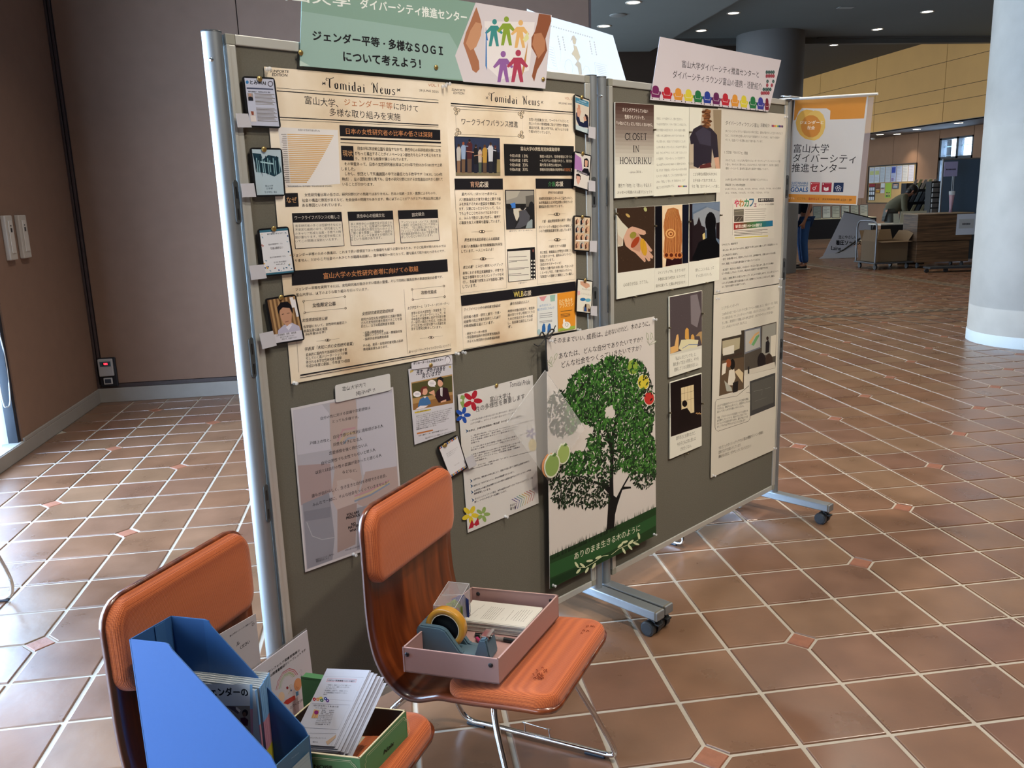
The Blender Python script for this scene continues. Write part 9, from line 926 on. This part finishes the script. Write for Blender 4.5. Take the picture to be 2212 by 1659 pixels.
# ---------------------------------------------------------------- people
def skin(name, pts, edges, m, parent, sub=2):
    me = bpy.data.meshes.new(name); me.from_pydata([p[:3] for p in pts], edges, []); ob = bpy.data.objects.new(name, me); C.objects.link(ob); md = ob.modifiers.new('s', 'SKIN'); ob.modifiers.new('u', 'SUBSURF').levels = sub
    for i, p in enumerate(pts): r = p[3]; me.skin_vertices[0].data[i].radius = (r, p[4] if len(p) > 4 else r)
    me.skin_vertices[0].data[0].use_root = True; dg = bpy.context.evaluated_depsgraph_get(); nm = bpy.data.meshes.new_from_object(ob.evaluated_get(dg)); bpy.data.objects.remove(ob); nm.name = name; nm.materials.clear(); nm.materials.append(m)
    for p in nm.polygons: p.use_smooth = True
    o = bpy.data.objects.new(name, nm); C.objects.link(o); o.parent = parent; return o
SKIN = mat('#a5765e', .6)
def person(lb, x, y, rz, J, top, bottom, shoe, hair, sleeve):
    """J: joints in the person's own space, facing +x"""
    o = thing('person', lb, 'person', x, y, 0, rz); P = []; E = []; ix = {}
    def v(n, r): ix[n] = len(P); P.append((*J[n], r)); return ix[n]
    for n, r in (('hip', .12), ('chest', .13), ('neck', .05), ('head', .085), ('crown', .07)): v(n, r)
    E += [(0, 1), (1, 2), (2, 3), (3, 4)]
    for s in 'LR':
        a = [v('sh' + s, .05), v('el' + s, .04), v('wr' + s, .027), v('ha' + s, .032)]; E += [(1, a[0]), (a[0], a[1]), (a[1], a[2]), (a[2], a[3])]; w_, h_ = Vector(J['wr' + s]), Vector(J['ha' + s]); d = (h_ - w_).normalized(); q = Vector((1, 0, 0)); q = (q - d * q.dot(d)).normalized()
        for k in range(5):
            i = len(P); b = h_ + q * (.028 - .018 * k); l_ = (.035, .06, .066, .06, .05)[k]; P.append((*(b + d * l_ * .5 + (q * .02 if k == 0 else q * 0)), .0085)); P.append((*(b + d * l_ + (q * .03 if k == 0 else q * 0) + Vector((0, 0, -.004))), .0065)); E += [(a[3], i), (i, i + 1)]
        b = [v('th' + s, .085), v('kn' + s, .055), v('an' + s, .038), v('to' + s, .03)]; E += [(0, b[0]), (b[0], b[1]), (b[1], b[2]), (b[2], b[3])]
    skin('body', P, E, SKIN, o, 1); g = lambda n, r, ry=None: (*J[n], r, ry or r)
    pts = [g('hip', .15), g('chest', .15, .18), (*(Vector(J['neck']) - Vector((0, 0, .03))), .075)]; ed = [(0, 1), (1, 2)]
    for s in 'LR':
        i = len(pts); pts += [g('sh' + s, .07), g('el' + s, .058)] if sleeve else [g('sh' + s, .065)]
        if sleeve: pts.append(g('wr' + s, .042)); ed += [(1, i), (i, i + 1), (i + 1, i + 2)]
        else: ed.append((1, i))
    skin('jacket' if sleeve else 'vest', pts, ed, mat(top, .9, noise=.1, scale=40), o)
    if sleeve: skin('shirt', [(*(Vector(J['chest']) + Vector((.09, 0, .02))), .06), (*(Vector(J['neck']) + Vector((.03, 0, -.03))), .05)], [(0, 1)], mat('#a8a096', .8), o)
    pts = [g('hip', .14)]; ed = []
    for s in 'LR': i = len(pts); pts += [g('th' + s, .1), g('kn' + s, .075), (*(Vector(J['an' + s]) + Vector((0, 0, .02))), .062)]; ed += [(0, i), (i, i + 1), (i + 1, i + 2)]
    skin('trousers', pts, ed, mat(bottom, .85, noise=.15, scale=20), o)
    for s in 'LR': t_ = Vector(J['to' + s]); a_ = Vector(J['an' + s]); skin('shoe', [(a_.x - .03, a_.y, .05, .045), (a_.x + .08, a_.y, .042, .042), (t_.x + .04, t_.y, .035, .034)], [(0, 1), (1, 2)], mat(shoe, .6), o); MB().box(a_.x - .08, a_.y - .045, 0, t_.x + .075, a_.y + .045, .022, .008).build('shoe_sole', mat('#b8b4ac', .6), o)
    h = Vector(J['head']); c = Vector(J['crown']); up = (c - h).normalized(); fw = Vector((1, 0, 0)); fw = (fw - up * fw.dot(up)).normalized(); sd = up.cross(fw); M = Matrix((fw, sd, up)).transposed().to_4x4(); M.translation = h
    hb = MB(); hb.sphere((-.012, 0, .045), .1, .092, .1, 16).sphere((-.05, 0, -.02), .065, .088, .09, 14); hb.v = [tuple(M @ Vector(p)) for p in hb.v]; hb.build('hair', mat(hair, .5), o)
    nb = MB().sphere((.092, 0, .0), .014, .011, .02, 8); nb.v = [tuple(M @ Vector(p)) for p in nb.v]; nb.build('nose', SKIN, o)
    for s in (-1, 1):
        eb = MB().sphere((.081, s * .03, .022), .006, .012, .006, 8); eb.v = [tuple(M @ Vector(p)) for p in eb.v]; eb.build('eye', BLKG, o); eb = MB().sphere((-.0, s * .088, .0), .018, .008, .028, 8); eb.v = [tuple(M @ Vector(p)) for p in eb.v]; eb.build('ear', SKIN, o)
    mb_ = MB().sphere((.082, 0, -.036), .006, .02, .005, 8); mb_.v = [tuple(M @ Vector(p)) for p in mb_.v]; mb_.build('mouth', mat('#8a4a40', .6), o); return o
st = dict(hip=(0, 0, .95), chest=(.0, 0, 1.3), neck=(.02, 0, 1.5), head=(.03, 0, 1.62), crown=(.03, 0, 1.7), shL=(0, .19, 1.42), elL=(-.03, .23, 1.13), wrL=(.06, .24, .88), haL=(.09, .23, .8), shR=(0, -.19, 1.42), elR=(-.02, -.23, 1.13), wrR=(.04, -.23, .88), haR=(.07, -.22, .8), thL=(0, .09, .86), knL=(.02, .1, .48), anL=(-.03, .1, .08), toL=(.13, .11, .03), thR=(0, -.09, .86), knR=(.0, -.1, .48), anR=(-.05, -.1, .08), toR=(.11, -.11, .03))
person('standing person in blue jeans and a dark sleeveless top, seen below the orange sign', 6.73, 11.75, 172, st, '#141a28', '#24508a', '#15161c', '#1a1614', False)
be = dict(st); be.update(hip=(-.05, 0, .9), chest=(.17, 0, 1.13), neck=(.3, 0, 1.25), head=(.39, 0, 1.31), crown=(.44, 0, 1.375), shL=(.22, .18, 1.2), elL=(.24, .22, .95), wrL=(.36, .16, .78), haL=(.42, .13, .75), shR=(.22, -.18, 1.2), elR=(.22, -.24, .96), wrR=(.34, -.18, .79), haR=(.4, -.15, .755))
person('person in a khaki jacket stooping over the white table', 9.52, 13.52, -22, be, '#5c5a48', '#565a58', '#1a1a1c', '#100e10', True)
